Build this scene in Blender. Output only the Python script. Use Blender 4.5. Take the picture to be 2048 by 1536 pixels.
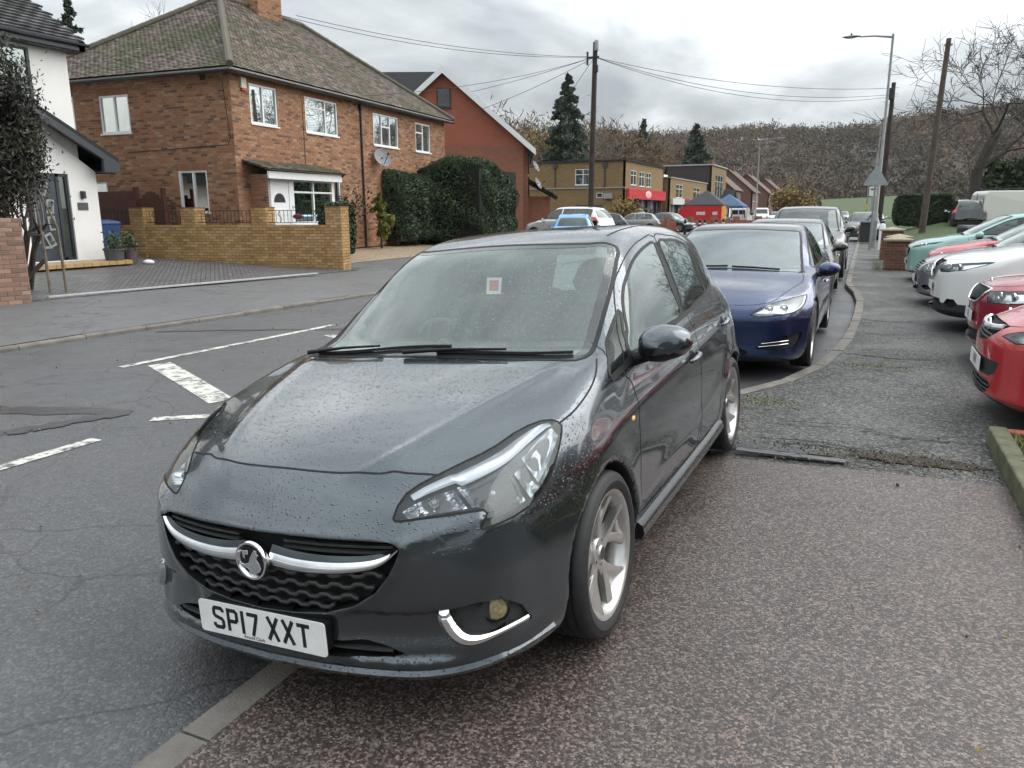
import bpy, bmesh, math, random
import numpy as np
from mathutils import Vector, Matrix
R = math.radians
random.seed(7); RNG = np.random.default_rng(11)
for _o in list(bpy.data.objects): bpy.data.objects.remove(_o)
SC = bpy.context.scene
COL = SC.collection
# ---------------------------------------------------------------- camera (26 mm phone lens, hand held at eye height)
F_PX, PITCH, YAW, CAM_H, ROLL = 1536.57, .2199, .4244, 1.5337, -.0046
cam_data = bpy.data.cameras.new('camera'); cam = bpy.data.objects.new('camera', cam_data); COL.objects.link(cam)
cam_data.sensor_fit = 'HORIZONTAL'; cam_data.sensor_width = 36.; cam_data.lens = 36.*F_PX/2048.
cam_data.clip_start = .05; cam_data.clip_end = 5000.
_fw = Vector((-math.sin(YAW)*math.cos(PITCH), math.cos(YAW)*math.cos(PITCH), -math.sin(PITCH)))
_rt = Vector((math.cos(YAW), math.sin(YAW), 0)); _up = _rt.cross(_fw)
_rt, _up = _rt*math.cos(ROLL)+_up*math.sin(ROLL), _up*math.cos(ROLL)-_rt*math.sin(ROLL)
cam.matrix_world = Matrix(((_rt.x, _up.x, -_fw.x, 0), (_rt.y, _up.y, -_fw.y, 0), (_rt.z, _up.z, -_fw.z, CAM_H), (0, 0, 0, 1)))
SC.camera = cam
# ---------------------------------------------------------------- overcast sky
world = bpy.data.worlds.new('World'); SC.world = world; world.use_nodes = True
_n, _l = world.node_tree.nodes, world.node_tree.links
for _x in list(_n): _n.remove(_x)
_out = _n.new('ShaderNodeOutputWorld'); _bg = _n.new('ShaderNodeBackground'); _l.new(_bg.outputs[0], _out.inputs[0])
_sky = _n.new('ShaderNodeTexSky'); _sky.sky_type = 'NISHITA'; _sky.sun_disc = False
SUN_EL, SUN_AZ = R(38), R(60)        # azimuth clockwise from the road direction (+Y)
_sky.sun_elevation = SUN_EL; _sky.sun_rotation = SUN_AZ
_skm = _n.new('ShaderNodeMixRGB'); _skm.blend_type = 'MULTIPLY'; _skm.inputs[0].default_value = 1; _skm.inputs[2].default_value = (.09, .09, .09, 1)
_l.new(_sky.outputs[0], _skm.inputs[1])
_tc = _n.new('ShaderNodeTexCoord'); _sep = _n.new('ShaderNodeSeparateXYZ'); _l.new(_tc.outputs['Generated'], _sep.inputs[0])
def _math(op, a, b=None, c=None):
    m = _n.new('ShaderNodeMath'); m.operation = op
    for i, v in enumerate((a, b, c)):
        if v is None: continue
        if hasattr(v, 'is_output'): _l.new(v, m.inputs[i])
        else: m.inputs[i].default_value = v
    return m.outputs[0]
_zc = _math('MAXIMUM', _sep.outputs[2], 0.0)
_den = _math('ADD', _zc, .22)
_px = _math('DIVIDE', _sep.outputs[0], _den); _py = _math('DIVIDE', _sep.outputs[1], _den)
_cmb = _n.new('ShaderNodeCombineXYZ'); _l.new(_px, _cmb.inputs[0]); _l.new(_py, _cmb.inputs[1])
def _noise(scale, detail, rough, dist, off):
    mp = _n.new('ShaderNodeMapping'); mp.inputs['Location'].default_value = off; mp.inputs['Scale'].default_value = (1.0, .75, 1); mp.inputs['Rotation'].default_value = (0, 0, R(-30)); _l.new(_cmb.outputs[0], mp.inputs[0])
    t = _n.new('ShaderNodeTexNoise'); t.inputs['Scale'].default_value = scale; t.inputs['Detail'].default_value = detail; t.inputs['Roughness'].default_value = rough; t.inputs['Distortion'].default_value = dist
    _l.new(mp.outputs[0], t.inputs['Vector']); return t.outputs['Fac']
_n1 = _noise(.85, 6, .52, .5, (.9, 2.3, 0)); _n2 = _noise(2.6, 8, .55, .7, (5.1, 1.3, 0))
_mix = _math('ADD', _math('MULTIPLY', _n1, .68), _math('MULTIPLY', _n2, .32))
_rmp = _n.new('ShaderNodeValToRGB'); _l.new(_mix, _rmp.inputs[0])
_rmp.color_ramp.elements[0].position = .40; _rmp.color_ramp.elements[0].color = (.19, .206, .216, 1)
_rmp.color_ramp.elements[1].position = .61; _rmp.color_ramp.elements[1].color = (.50, .51, .52, 1)
_e = _rmp.color_ramp.elements.new(.50); _e.color = (.30, .318, .327, 1)
# overcast luminance rises towards the zenith, boosted past CIE overcast to light the scene
_zenith_boost = _math('ADD', 1.0, _math('MULTIPLY', _math('POWER', _zc, 1.2), 3.3))
_cl = _n.new('ShaderNodeVectorMath'); _cl.operation = 'SCALE'; _l.new(_rmp.outputs[0], _cl.inputs[0]); _l.new(_zenith_boost, _cl.inputs['Scale'])
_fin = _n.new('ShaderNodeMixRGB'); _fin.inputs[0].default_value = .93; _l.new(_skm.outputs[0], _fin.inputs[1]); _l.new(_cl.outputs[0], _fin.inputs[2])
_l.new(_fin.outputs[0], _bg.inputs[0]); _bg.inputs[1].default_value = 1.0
# ---------------------------------------------------------------- one soft sun behind the cloud
sun_data = bpy.data.lights.new('sun', 'SUN'); sun_data.energy = 1.5; sun_data.angle = R(70); sun_data.color = (1, .97, .93)
sun = bpy.data.objects.new('sun', sun_data); COL.objects.link(sun)
_sd = Vector((math.sin(SUN_AZ)*math.cos(SUN_EL), math.cos(SUN_AZ)*math.cos(SUN_EL), math.sin(SUN_EL)))
sun.rotation_euler = _sd.to_track_quat('Z', 'Y').to_euler()
SC.view_settings.view_transform = 'Standard'; SC.view_settings.look = 'None'; SC.view_settings.gamma = 1.; SC.view_settings.exposure = .85
SC.view_settings.use_curve_mapping = False
SC.render.engine = 'CYCLES'
SC.cycles.max_bounces = 7; SC.cycles.diffuse_bounces = 3; SC.cycles.glossy_bounces = 4; SC.cycles.transmission_bounces = 6; SC.cycles.transparent_max_bounces = 24
SC.cycles.caustics_reflective = False; SC.cycles.caustics_refractive = False
SC.cycles.use_denoising = True; SC.cycles.denoiser = 'OPENIMAGEDENOISE'
SC.cycles.use_adaptive_sampling = True; SC.cycles.adaptive_threshold = .02
# ---------------------------------------------------------------- mesh helpers
class MB:
    """collects vertices and faces; build() links them as one mesh object"""
    def __init__(s): s.v = []; s.f = []; s.m = []; s.cur = 0
    def add(s, v, f):
        b = len(s.v); s.v += [tuple(map(float, p)) for p in v]; s.f += [tuple(i+b for i in q) for q in f]; s.m += [s.cur]*len(f); return s
    def box(s, lo, hi, M=None):
        x0, y0, z0 = lo; x1, y1, z1 = hi
        v = [(x0, y0, z0), (x1, y0, z0), (x1, y1, z0), (x0, y1, z0), (x0, y0, z1), (x1, y0, z1), (x1, y1, z1), (x0, y1, z1)]
        if M is not None: v = [tuple(M@Vector(p)) for p in v]
        return s.add(v, [(3, 2, 1, 0), (4, 5, 6, 7), (0, 1, 5, 4), (1, 2, 6, 5), (2, 3, 7, 6), (3, 0, 4, 7)])
    def tube(s, pts, r, n=8, cap=True):
        pts = [Vector(p) for p in pts]; rr = r if hasattr(r, '__len__') else [r]*len(pts)
        rings = []; up = None
        for i, p in enumerate(pts):
            d = (pts[min(i+1, len(pts)-1)]-pts[max(i-1, 0)])
            d = d.normalized() if d.length > 1e-9 else Vector((0, 0, 1))
            if up is None: up = d.orthogonal().normalized()
            up = (up-d*up.dot(d)); up = up.normalized() if up.length > 1e-6 else d.orthogonal().normalized()
            w = d.cross(up)
            rings.append([p+(up*math.cos(a)+w*math.sin(a))*rr[i] for a in (2*math.pi*k/n for k in range(n))])
        v = [q for rg in rings for q in rg]; f = []
        for i in range(len(pts)-1):
            for k in range(n):
                a = i*n+k; b = i*n+(k+1) % n; f.append((a, b, b+n, a+n))
        if cap: f.append(tuple(range(n-1, -1, -1))); f.append(tuple(range((len(pts)-1)*n, len(pts)*n)))
        return s.add(v, f)
    def lathe(s, prof, n=32, M=None, a0=0, a1=2*math.pi):
        """profile (r, h) about local z"""
        full = abs(a1-a0-2*math.pi) < 1e-6; m = n if full else n+1; v = []; f = []
        for k in range(m):
            a = a0+(a1-a0)*k/n
            for r, h in prof: v.append((r*math.cos(a), r*math.sin(a), h))
        if M is not None: v = [tuple(M@Vector(p)) for p in v]
        L = len(prof)
        for k in range(n):
            k2 = (k+1) % m
            for i in range(L-1): f.append((k*L+i, k2*L+i, k2*L+i+1, k*L+i+1))
        return s.add(v, f)
    def prism(s, poly, h0, h1, M=None):
        """2D polygon (ccw) extruded along local z"""
        n = len(poly); v = [(x, y, h0) for x, y in poly]+[(x, y, h1) for x, y in poly]
        if M is not None: v = [tuple(M@Vector(p)) for p in v]
        return s.add(v, [tuple(range(n-1, -1, -1)), tuple(range(n, 2*n))]+[(i, (i+1) % n, n+(i+1) % n, n+i) for i in range(n)])
    def sweep(s, path, prof, up=(0, 0, 1), closed=False, cap=True):
        """2D profile (side, up) carried along a path"""
        P = [Vector(p) for p in path]; U = Vector(up); n = len(prof); v = []; f = []
        for i, p in enumerate(P):
            if closed: d = P[(i+1) % len(P)]-P[i-1]
            else: d = P[min(i+1, len(P)-1)]-P[max(i-1, 0)]
            d.normalize(); sd = d.cross(U).normalized(); u2 = sd.cross(d)
            v += [tuple(p+sd*a+u2*b) for a, b in prof]
        m = len(P); rng = range(m if closed else m-1)
        for i in rng:
            j = (i+1) % m
            for k in range(n):
                k2 = (k+1) % n; f.append((i*n+k, j*n+k, j*n+k2, i*n+k2))
        if cap and not closed: f.append(tuple(range(n))); f.append(tuple(range(m*n-1, m*n-n-1, -1)))
        return s.add(v, f)
    def sphere(s, c, r, n=12, m=8):
        c = Vector(c); r = Vector(r) if hasattr(r, '__len__') else Vector((r, r, r))
        v = [c+Vector((0, 0, -r.z))]; f = []
        for i in range(1, m):
            t = -math.pi/2+math.pi*i/m
            for k in range(n):
                a = 2*math.pi*k/n; v.append(c+Vector((r.x*math.cos(t)*math.cos(a), r.y*math.cos(t)*math.sin(a), r.z*math.sin(t))))
        v.append(c+Vector((0, 0, r.z))); L = len(v)-1
        for k in range(n):
            k2 = (k+1) % n; f.append((0, 1+k2, 1+k)); f.append((L, 1+(m-2)*n+k, 1+(m-2)*n+k2))
            for i in range(m-2): f.append((1+i*n+k, 1+i*n+k2, 1+(i+1)*n+k2, 1+(i+1)*n+k))
        return s.add(v, f)
    def mesh(s, name, mats, smooth=False, angle=None):
        me = bpy.data.meshes.new(name); me.from_pydata(s.v, [], s.f)
        for m in (mats if isinstance(mats, (list, tuple)) else [mats]): me.materials.append(m)
        if any(s.m): me.polygons.foreach_set('material_index', s.m)
        if smooth: me.polygons.foreach_set('use_smooth', [True]*len(s.f))
        me.update()
        if smooth and angle: me.set_sharp_from_angle(angle=R(angle))
        return me
    def build(s, name, mats, parent=None, smooth=False, angle=40, bevel=0, **pr):
        o = bpy.data.objects.new(name, s.mesh(name, mats, smooth, angle)); COL.objects.link(o)
        if parent: o.parent = parent
        if bevel:
            b = o.modifiers.new('bevel', 'BEVEL'); b.width = bevel; b.segments = 2; b.limit_method = 'ANGLE'; b.angle_limit = R(35)
        for k, x in pr.items(): o[k] = x
        return o
def np_mesh(name, v, faces_flat, sizes, mat_idx=None, mats=(), smooth=True, normals=None):
    me = bpy.data.meshes.new(name); v = np.asarray(v, np.float32); sizes = np.asarray(sizes, np.int32); ff = np.asarray(faces_flat, np.int32)
    me.vertices.add(len(v)); me.vertices.foreach_set('co', v.ravel())
    me.loops.add(len(ff)); me.loops.foreach_set('vertex_index', ff)
    me.polygons.add(len(sizes)); st = np.zeros(len(sizes), np.int32); st[1:] = np.cumsum(sizes)[:-1]
    me.polygons.foreach_set('loop_start', st)
    for m in mats: me.materials.append(m)
    if mat_idx is not None: me.polygons.foreach_set('material_index', np.asarray(mat_idx, np.int32))
    me.polygons.foreach_set('use_smooth', np.full(len(sizes), smooth))
    me.update(calc_edges=True); me.validate()
    if normals is not None and len(me.vertices) == len(v): me.normals_split_custom_set_from_vertices(np.asarray(normals).tolist())
    return me
def link(name, me, parent=None, **pr):
    o = bpy.data.objects.new(name, me); COL.objects.link(o)
    if parent: o.parent = parent
    for k, x in pr.items(): o[k] = x
    return o
def thing(name, label, cat, loc=(0, 0, 0), rotz=0, group=None):
    o = bpy.data.objects.new(name, None); COL.objects.link(o); o.empty_display_size = .2
    o.location = loc; o.rotation_euler = (0, 0, rotz); o['label'] = label; o['category'] = cat
    if group: o['group'] = group
    return o
def tag(o, label, cat, group=None):
    o['label'] = label; o['category'] = cat
    if group: o['group'] = group
    return o
def copy_tree(root, loc=None, rotz=None, label=None, group=None):
    def cp(o, par):
        c = o.copy(); COL.objects.link(c); c.parent = par
        for ch in o.children: cp(ch, c)
        return c
    r = cp(root, None)
    if loc is not None: r.location = loc
    if rotz is not None: r.rotation_euler = (0, 0, rotz)
    if label: r['label'] = label
    if group: r['group'] = group
    return r
def smooth_line(pts, n=8, closed=False):
    """Catmull-Rom through the points"""
    P = [np.array(p, float) for p in pts]; m = len(P); out = []
    for i in range(m if closed else m-1):
        if closed: a, b, c, d = P[i-1], P[i], P[(i+1) % m], P[(i+2) % m]
        else: a, b, c, d = P[max(i-1, 0)], P[i], P[i+1], P[min(i+2, m-1)]
        for k in range(n):
            t = k/n; out.append(.5*((2*b)+(c-a)*t+(2*a-5*b+4*c-d)*t*t+(3*b-a-3*c+d)*t**3))
    if not closed: out.append(P[-1])
    return out
# ---------------------------------------------------------------- material helpers
class NT:
    def __init__(s, name):
        s.m = bpy.data.materials.new(name); s.m.use_nodes = True; s.t = s.m.node_tree; s.n = s.t.nodes; s.l = s.t.links
        s.b = s.n['Principled BSDF']; s.out = s.n['Material Output']
    def node(s, typ, **kw):
        x = s.n.new(typ)
        for k, v in kw.items():
            if hasattr(x, k): setattr(x, k, v)
        return x
    def put(s, sock, val):
        if hasattr(val, 'is_output'): s.l.new(val, sock)
        elif val is not None:
            if hasattr(sock.default_value, '__len__') and hasattr(val, '__len__') and len(val) == 3 and len(sock.default_value) == 4: val = (*val, 1)
            sock.default_value = val
    def math(s, op, a, b=None, c=None, clamp=False):
        m = s.node('ShaderNodeMath'); m.operation = op; m.use_clamp = clamp
        for i, v in enumerate((a, b, c)):
            if v is not None: s.put(m.inputs[i], v)
        return m.outputs[0]
    def mix(s, fac, a, b, mode='MIX'):
        m = s.node('ShaderNodeMixRGB'); m.blend_type = mode; s.put(m.inputs[0], fac); s.put(m.inputs[1], a); s.put(m.inputs[2], b); return m.outputs[0]
    def ramp(s, fac, stops):
        r = s.node('ShaderNodeValToRGB'); s.put(r.inputs[0], fac); e = r.color_ramp.elements
        while len(e) > 1: e.remove(e[-1])
        e[0].position = stops[0][0]; c = stops[0][1]; e[0].color = (*c, 1) if hasattr(c, '__len__') else (c, c, c, 1)
        for p, c in stops[1:]:
            x = e.new(p); x.color = (*c, 1) if hasattr(c, '__len__') else (c, c, c, 1)
        return r.outputs[0]
    def coord(s, kind='Object'):
        if kind == 'World': return s.node('ShaderNodeNewGeometry').outputs['Position']
        return s.node('ShaderNodeTexCoord').outputs[kind]
    def mapping(s, vec, scale=(1, 1, 1), rot=(0, 0, 0), loc=(0, 0, 0)):
        m = s.node('ShaderNodeMapping'); s.put(m.inputs[0], vec); m.inputs['Scale'].default_value = scale; m.inputs['Rotation'].default_value = rot; m.inputs['Location'].default_value = loc; return m.outputs[0]
    def noise(s, vec, scale, detail=4, rough=.5, dist=0):
        t = s.node('ShaderNodeTexNoise'); s.put(t.inputs['Vector'], vec); t.inputs['Scale'].default_value = scale; t.inputs['Detail'].default_value = detail; t.inputs['Roughness'].default_value = rough; t.inputs['Distortion'].default_value = dist; return t.outputs['Fac']
    def voronoi(s, vec, scale, feature='F1', rnd=1.):
        t = s.node('ShaderNodeTexVoronoi'); t.feature = feature; s.put(t.inputs['Vector'], vec); t.inputs['Scale'].default_value = scale; t.inputs['Randomness'].default_value = rnd; return t
    def bump(s, h, strength=.3, dist=.01, normal=None):
        b = s.node('ShaderNodeBump'); s.put(b.inputs['Height'], h); b.inputs['Strength'].default_value = strength; b.inputs['Distance'].default_value = dist
        if normal is not None: s.l.new(normal, b.inputs['Normal'])
        return b.outputs[0]
    def set(s, **kw):
        for k, v in kw.items(): s.put(s.b.inputs[k.replace('_', ' ')], v)
        return s
def mat(name, col, rough=.6, metal=0., var=.15, scale=6., bump=0., bscale=40., spec=None, coat=0., space='Object'):
    """plain procedural material: base colour with noise wear, optional fine relief"""
    t = NT(name); co = t.coord(space)
    n = t.noise(co, scale, 5, .6)
    lo = tuple(c*(1-var) for c in col); hi = tuple(min(c*(1+var), 1) for c in col)
    t.set(Base_Color=t.ramp(n, [(.3, lo), (.7, hi)]), Metallic=metal)
    rn = t.noise(co, scale*2.3, 4, .6); t.set(Roughness=t.math('ADD', rough-.06, t.math('MULTIPLY', rn, .12)))
    if bump: t.set(Normal=t.bump(t.noise(co, bscale, 4, .6), bump, .01))
    if coat: t.set(Coat_Weight=coat, Coat_Roughness=.04)
    if spec is not None: t.set(Specular_IOR_Level=spec)
    return t.m
def paint(name, col, metal=.35, rough=.32, drops=True, dirt=.25, flake=True):
    """car paint under clear coat with rain drops standing on the upward faces and road film low down"""
    t = NT(name); co = t.coord('Object'); geo = t.node('ShaderNodeNewGeometry')
    n = t.noise(co, 2.2, 5, .6); base = t.mix(t.math('MULTIPLY', n, .25), col, tuple(c*.72 for c in col))
    sep = t.node('ShaderNodeSeparateXYZ'); t.l.new(co, sep.inputs[0])
    film = t.math('MULTIPLY', t.ramp(sep.outputs[2], [(.0, 1.), (.55, .35), (.9, .1)]), t.noise(co, 9, 6, .7))
    film = t.math('MULTIPLY', film, dirt)
    base = t.mix(film, base, (.16, .155, .145)); t.set(Base_Color=base, Metallic=metal)
    t.set(Roughness=t.math('ADD', rough, t.math('MULTIPLY', film, .6)), Coat_Weight=1., Coat_Roughness=t.math('ADD', .03, t.math('MULTIPLY', film, .5)))
    if drops:
        sepn = t.node('ShaderNodeSeparateXYZ'); t.l.new(geo.outputs['Normal'], sepn.inputs[0])
        up = t.ramp(sepn.outputs[2], [(.12, .0), (.5, 1.)])
        h = None
        for sc, rad, den in ((80., .30, .42), (150., .32, .40)):
            v = t.voronoi(co, sc); sx = t.node('ShaderNodeSeparateColor'); t.l.new(v.outputs['Color'], sx.inputs[0])
            on = t.math('GREATER_THAN', sx.outputs[0], den)
            rr = t.math('MULTIPLY', t.math('ADD', .55, t.math('MULTIPLY', sx.outputs[1], .6)), rad)
            d = t.math('SUBTRACT', 1., t.math('DIVIDE', v.outputs['Distance'], rr), clamp=True)
            d = t.math('MULTIPLY', t.math('POWER', d, .5), t.math('MULTIPLY', on, rr))
            d = t.math('DIVIDE', d, sc/95.)
            h = d if h is None else t.math('MAXIMUM', h, d)
        h = t.math('MULTIPLY', h, up)
        b = t.bump(h, 1., .017); t.set(Coat_Normal=b, Normal=t.bump(h, .7, .017))
    return t.m
def glass(name, tint=(.75, .85, .83), fog=.25, fogcol=(.62, .68, .67), drops=True, ior=1.5, refl=1.):
    """thin glazing: clear with a film of condensation, mirror-like at grazing angles"""
    t = NT(name); t.n.remove(t.b); co = t.coord('Object')
    tr = t.node('ShaderNodeBsdfTransparent'); t.put(tr.inputs[0], tint)
    df = t.node('ShaderNodeBsdfDiffuse'); t.put(df.inputs[0], fogcol)
    gl = t.node('ShaderNodeBsdfGlossy'); gl.inputs['Roughness'].default_value = .015; t.put(gl.inputs[0], (.90, .97, .95))
    fn = t.noise(co, 3.5, 5, .6); ff = t.math('MULTIPLY', fog*2, t.ramp(fn, [(.2, .25), (.8, .75)]))
    m1 = t.node('ShaderNodeMixShader'); t.put(m1.inputs[0], ff); t.l.new(tr.outputs[0], m1.inputs[1]); t.l.new(df.outputs[0], m1.inputs[2])
    fr = t.node('ShaderNodeFresnel'); fr.inputs['IOR'].default_value = ior
    if drops:
        v = t.voronoi(co, 130.); sx = t.node('ShaderNodeSeparateColor'); t.l.new(v.outputs['Color'], sx.inputs[0])
        on = t.math('GREATER_THAN', sx.outputs[0], .84)
        d = t.math('MULTIPLY', t.math('POWER', t.math('SUBTRACT', 1., t.math('DIVIDE', v.outputs['Distance'], .26), clamp=True), .5), on)
        nb = t.bump(d, .5, .006); t.l.new(nb, gl.inputs['Normal']); t.l.new(nb, fr.inputs['Normal'])
    f2 = t.math('MULTIPLY', fr.outputs[0], refl*1.7, clamp=True)
    m2 = t.node('ShaderNodeMixShader'); t.put(m2.inputs[0], f2); t.l.new(m1.outputs[0], m2.inputs[1]); t.l.new(gl.outputs[0], m2.inputs[2])
    t.l.new(m2.outputs[0], t.out.inputs[0]); return t.m
M = {}
M['rubber'] = mat('rubber', (.018, .018, .019), .62, var=.3, scale=30, bump=.15, bscale=200)
M['black_trim'] = mat('black_trim', (.010, .010, .011), .5, var=.3, scale=20, spec=.25)
M['gap'] = mat('gap', (.004, .004, .004), .8, var=.2)
M['plastic_dark'] = mat('plastic_dark', (.02, .021, .022), .55, var=.3, scale=25, bump=.1, bscale=300)
M['chrome'] = mat('chrome', (.78, .79, .80), .10, 1., var=.08, scale=20)
M['alloy'] = mat('alloy', (.55, .54, .525), .32, .85, var=.05, scale=25)
M['alloy_dark'] = mat('alloy_dark', (.06, .06, .06), .5, .4, var=.3, scale=25)
M['interior'] = mat('interior', (.085, .088, .09), .8, var=.25, scale=15, bump=.2, bscale=150)
M['seat'] = mat('seat', (.075, .076, .08), .9, var=.3, scale=40, bump=.3, bscale=300)
# ---------------------------------------------------------------- car bodies: implicit surfaces
def spl(pts, n=600):
    """smooth curve through points (x,y) as a dense lookup; monotone-ish cubic"""
    p = np.array(pts, float); x, y = p[:, 0], p[:, 1]
    h = np.diff(x); d = np.diff(y)/h
    m = np.zeros(len(x)); m[0], m[-1] = d[0], d[-1]
    for i in range(1, len(x)-1):
        if d[i-1]*d[i] > 0:
            w1, w2 = 2*h[i]+h[i-1], h[i]+2*h[i-1]
            m[i] = (w1+w2)/(w1/d[i-1]+w2/d[i])
    xs = np.linspace(x[0], x[-1], n); k = np.clip(np.searchsorted(x, xs)-1, 0, len(x)-2)
    t = (xs-x[k])/h[k]
    ys = (2*t**3-3*t**2+1)*y[k]+(t**3-2*t**2+t)*h[k]*m[k]+(-2*t**3+3*t**2)*y[k+1]+(t**3-t**2)*h[k]*m[k+1]
    s0, s1 = m[0], m[-1]
    def f(q):
        q = np.asarray(q, float); r = np.interp(q, xs, ys)
        return r+np.where(q < xs[0], (q-xs[0])*s0, 0)+np.where(q > xs[-1], (q-xs[-1])*s1, 0)
    return f
def smax(a, b, k):
    h = np.maximum(k-np.abs(a-b), 0)/k
    return np.maximum(a, b)+h*h*k*.25
def smin(a, b, k): return -smax(-a, -b, k)
def sstep(a, b, x):
    t = np.clip((x-a)/(b-a), 0, 1); return t*t*(3-2*t)
class CarShape:
    """signed field F(x,y,z)<0 inside; local axes: x sideways, y back from the front axle, z up"""
    def __init__(s, P): s.P = P
    def F(s, x, y, z):
        P = s.P; ax = np.abs(x)
        # lower body
        W = P['wp'](y)+P['sec'](z)
        if 'crease' in P:
            for zl, dz, amp in P['crease']: W = W+amp*np.exp(-((z-zl(y))/dz)**2)
        for wy in (0., P['wb']):
            r = np.hypot(y-wy, z-P['wr'])
            W = W+P['flare']*np.exp(-((r-P['arch'])/.07)**2)*sstep(.1, .3, z)
        fs = ax-W
        zt = P['deck'](y)
        e = .02; sl = (P['deck'](y+e)-P['deck'](y-e))/(2*e)
        Zd = zt-P['dcrown'](y)*ax**2-P['dside'](y)*np.maximum(ax-P['dcr'](y), 0)**1.6
        ft = (z-Zd)/np.sqrt(1+sl*sl+.15)
        sw = P['fsweep'](ax)
        ff = (P['nose'](z)+sw*(1+P['fup']*(z-.5))-y)/P.get('fn', 1.15)
        fr = (y-P['tail'](z)+P['rsweep'](ax))/1.15
        fb = P['bot'](y)-z
        k = P.get('k', .06)
        lo = smax(fs, ft, P.get('kst', k)); lo = smax(lo, ff, P.get('kf', k)); lo = smax(lo, fr, k); lo = smax(lo, fb, .03)
        # cabin
        yy = y-P['wc']*ax**2*(1-sstep(P['ymid']-.3, P['ymid']+.3, y))+P['rc']*ax**2*sstep(P['ymid'], P['ymid']+.5, y)
        zc = P['cab'](yy); e = .03; sl = (P['cab'](yy+e)-P['cab'](yy-e))/(2*e)
        fct = (z-zc+P['rcrown']*ax**2)/np.sqrt(1+sl*sl)
        Wc = P['wcab'](y)-P['tumble']*np.maximum(z-P['zb'], -.04)-P.get('tumble2', .1)*np.maximum(z-P['zb'], 0)**2
        fcs = (ax-Wc)/np.sqrt(1+P['tumble']**2)
        ca = smax(fct, fcs, P.get('kc', .07)); ca = smax(ca, .6-z, .01)
        f = smin(lo, ca, P.get('ku', .05))
        for fn in P.get('extra', ()): f = fn(f, x, y, z)
        # wheel arches
        for wy in (0., P['wb']):
            cyl = P['arch']-np.hypot(y-wy, z-P['wr'])
            cyl = np.minimum(cyl, ax-P.get('archin', .52))
            f = smax(f, cyl, .02)
        return f
    def grad(s, p, e=2e-3):
        x, y, z = p[:, 0], p[:, 1], p[:, 2]
        g = np.stack([s.F(x+e, y, z)-s.F(x-e, y, z), s.F(x, y+e, z)-s.F(x, y-e, z), s.F(x, y, z+e)-s.F(x, y, z-e)], -1)/(2*e)
        return g
    def snap(s, p, it=4, step=.9, lim=.03):
        p = np.array(p, float)
        for _ in range(it):
            g = s.grad(p); f = s.F(p[:, 0], p[:, 1], p[:, 2])
            d = g*(f/np.maximum((g*g).sum(-1), 1e-3))[:, None]*step
            n = np.linalg.norm(d, axis=1, keepdims=True); d *= np.minimum(1, lim/np.maximum(n, 1e-9))
            p = p-d
        return p
    def normals(s, p):
        g = s.grad(p, 4e-3); return g/np.maximum(np.linalg.norm(g, axis=1, keepdims=True), 1e-9)
    def cast(s, o, d, t0=0., t1=8., n=700):
        """first hit of rays o+t*d (arrays) with the surface; nan where none"""
        o = np.atleast_2d(o).astype(float); d = np.atleast_2d(d).astype(float)
        if len(o) == 1: o = np.repeat(o, len(d), 0)
        ts = np.linspace(t0, t1, n); q = o[:, None]+ts[None, :, None]*d[:, None]; f = s.F(q[..., 0], q[..., 1], q[..., 2])
        w = (f[:, 1:] < 0) & (f[:, :-1] >= 0); hit = w.any(1); k = w.argmax(1); a, b = ts[k], ts[k+1]
        for _ in range(24):
            m = (a+b)/2; p = o+m[:, None]*d; ins = s.F(p[:, 0], p[:, 1], p[:, 2]) < 0; b = np.where(ins, m, b); a = np.where(ins, a, m)
        p = o+((a+b)/2)[:, None]*d; p[~hit] = np.nan
        return p
    def mesh(s, res):
        """surface nets on a regular grid, points snapped to F=0 -> verts, quads"""
        lo, hi = s.P['box']; n = [int(math.ceil((b-a)/res))+1 for a, b in zip(lo, hi)]
        n[0] += (n[0] % 2)      # even number of samples: symmetric about x=0
        gx = (np.arange(n[0])-(n[0]-1)/2)*res; gy = lo[1]+np.arange(n[1])*res; gz = lo[2]+np.arange(n[2])*res
        f = np.empty(n)
        half = n[0]//2
        X, Y, Z = np.meshgrid(gx[half:], gy, gz, indexing='ij')
        fh = s.F(X, Y, Z); f[half:] = fh; f[:half] = fh[::-1]
        sg = f < 0
        c = np.zeros([m-1 for m in n], int)
        for a in (0, 1):
            for b in (0, 1):
                for d in (0, 1): c += sg[a:n[0]-1+a, b:n[1]-1+b, d:n[2]-1+d]
        act = (c > 0) & (c < 8); idx = -np.ones(act.shape, int); ii = np.argwhere(act); idx[act] = np.arange(len(ii))
        acc = np.zeros((len(ii), 3)); cnt = np.zeros(len(ii))
        for ax in range(3):
            o1, o2 = [q for q in range(3) if q != ax]
            for a in (0, 1):
                for b in (0, 1):
                    p0 = ii.copy(); p0[:, o1] += a; p0[:, o2] += b; p1 = p0.copy(); p1[:, ax] += 1
                    f0 = f[tuple(p0.T)]; f1 = f[tuple(p1.T)]; w = (f0 < 0) != (f1 < 0)
                    t = np.where(w, f0/np.where(w, f0-f1, 1), 0)
                    q = p0.astype(float); q[:, ax] += t
                    acc[w] += q[w]; cnt[w] += 1
        g = acc/cnt[:, None]
        v = np.stack([gx[0]+g[:, 0]*res, gy[0]+g[:, 1]*res, gz[0]+g[:, 2]*res], -1)
        v = s.snap(v, 3, .8, res*.6)
        quads = []
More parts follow.
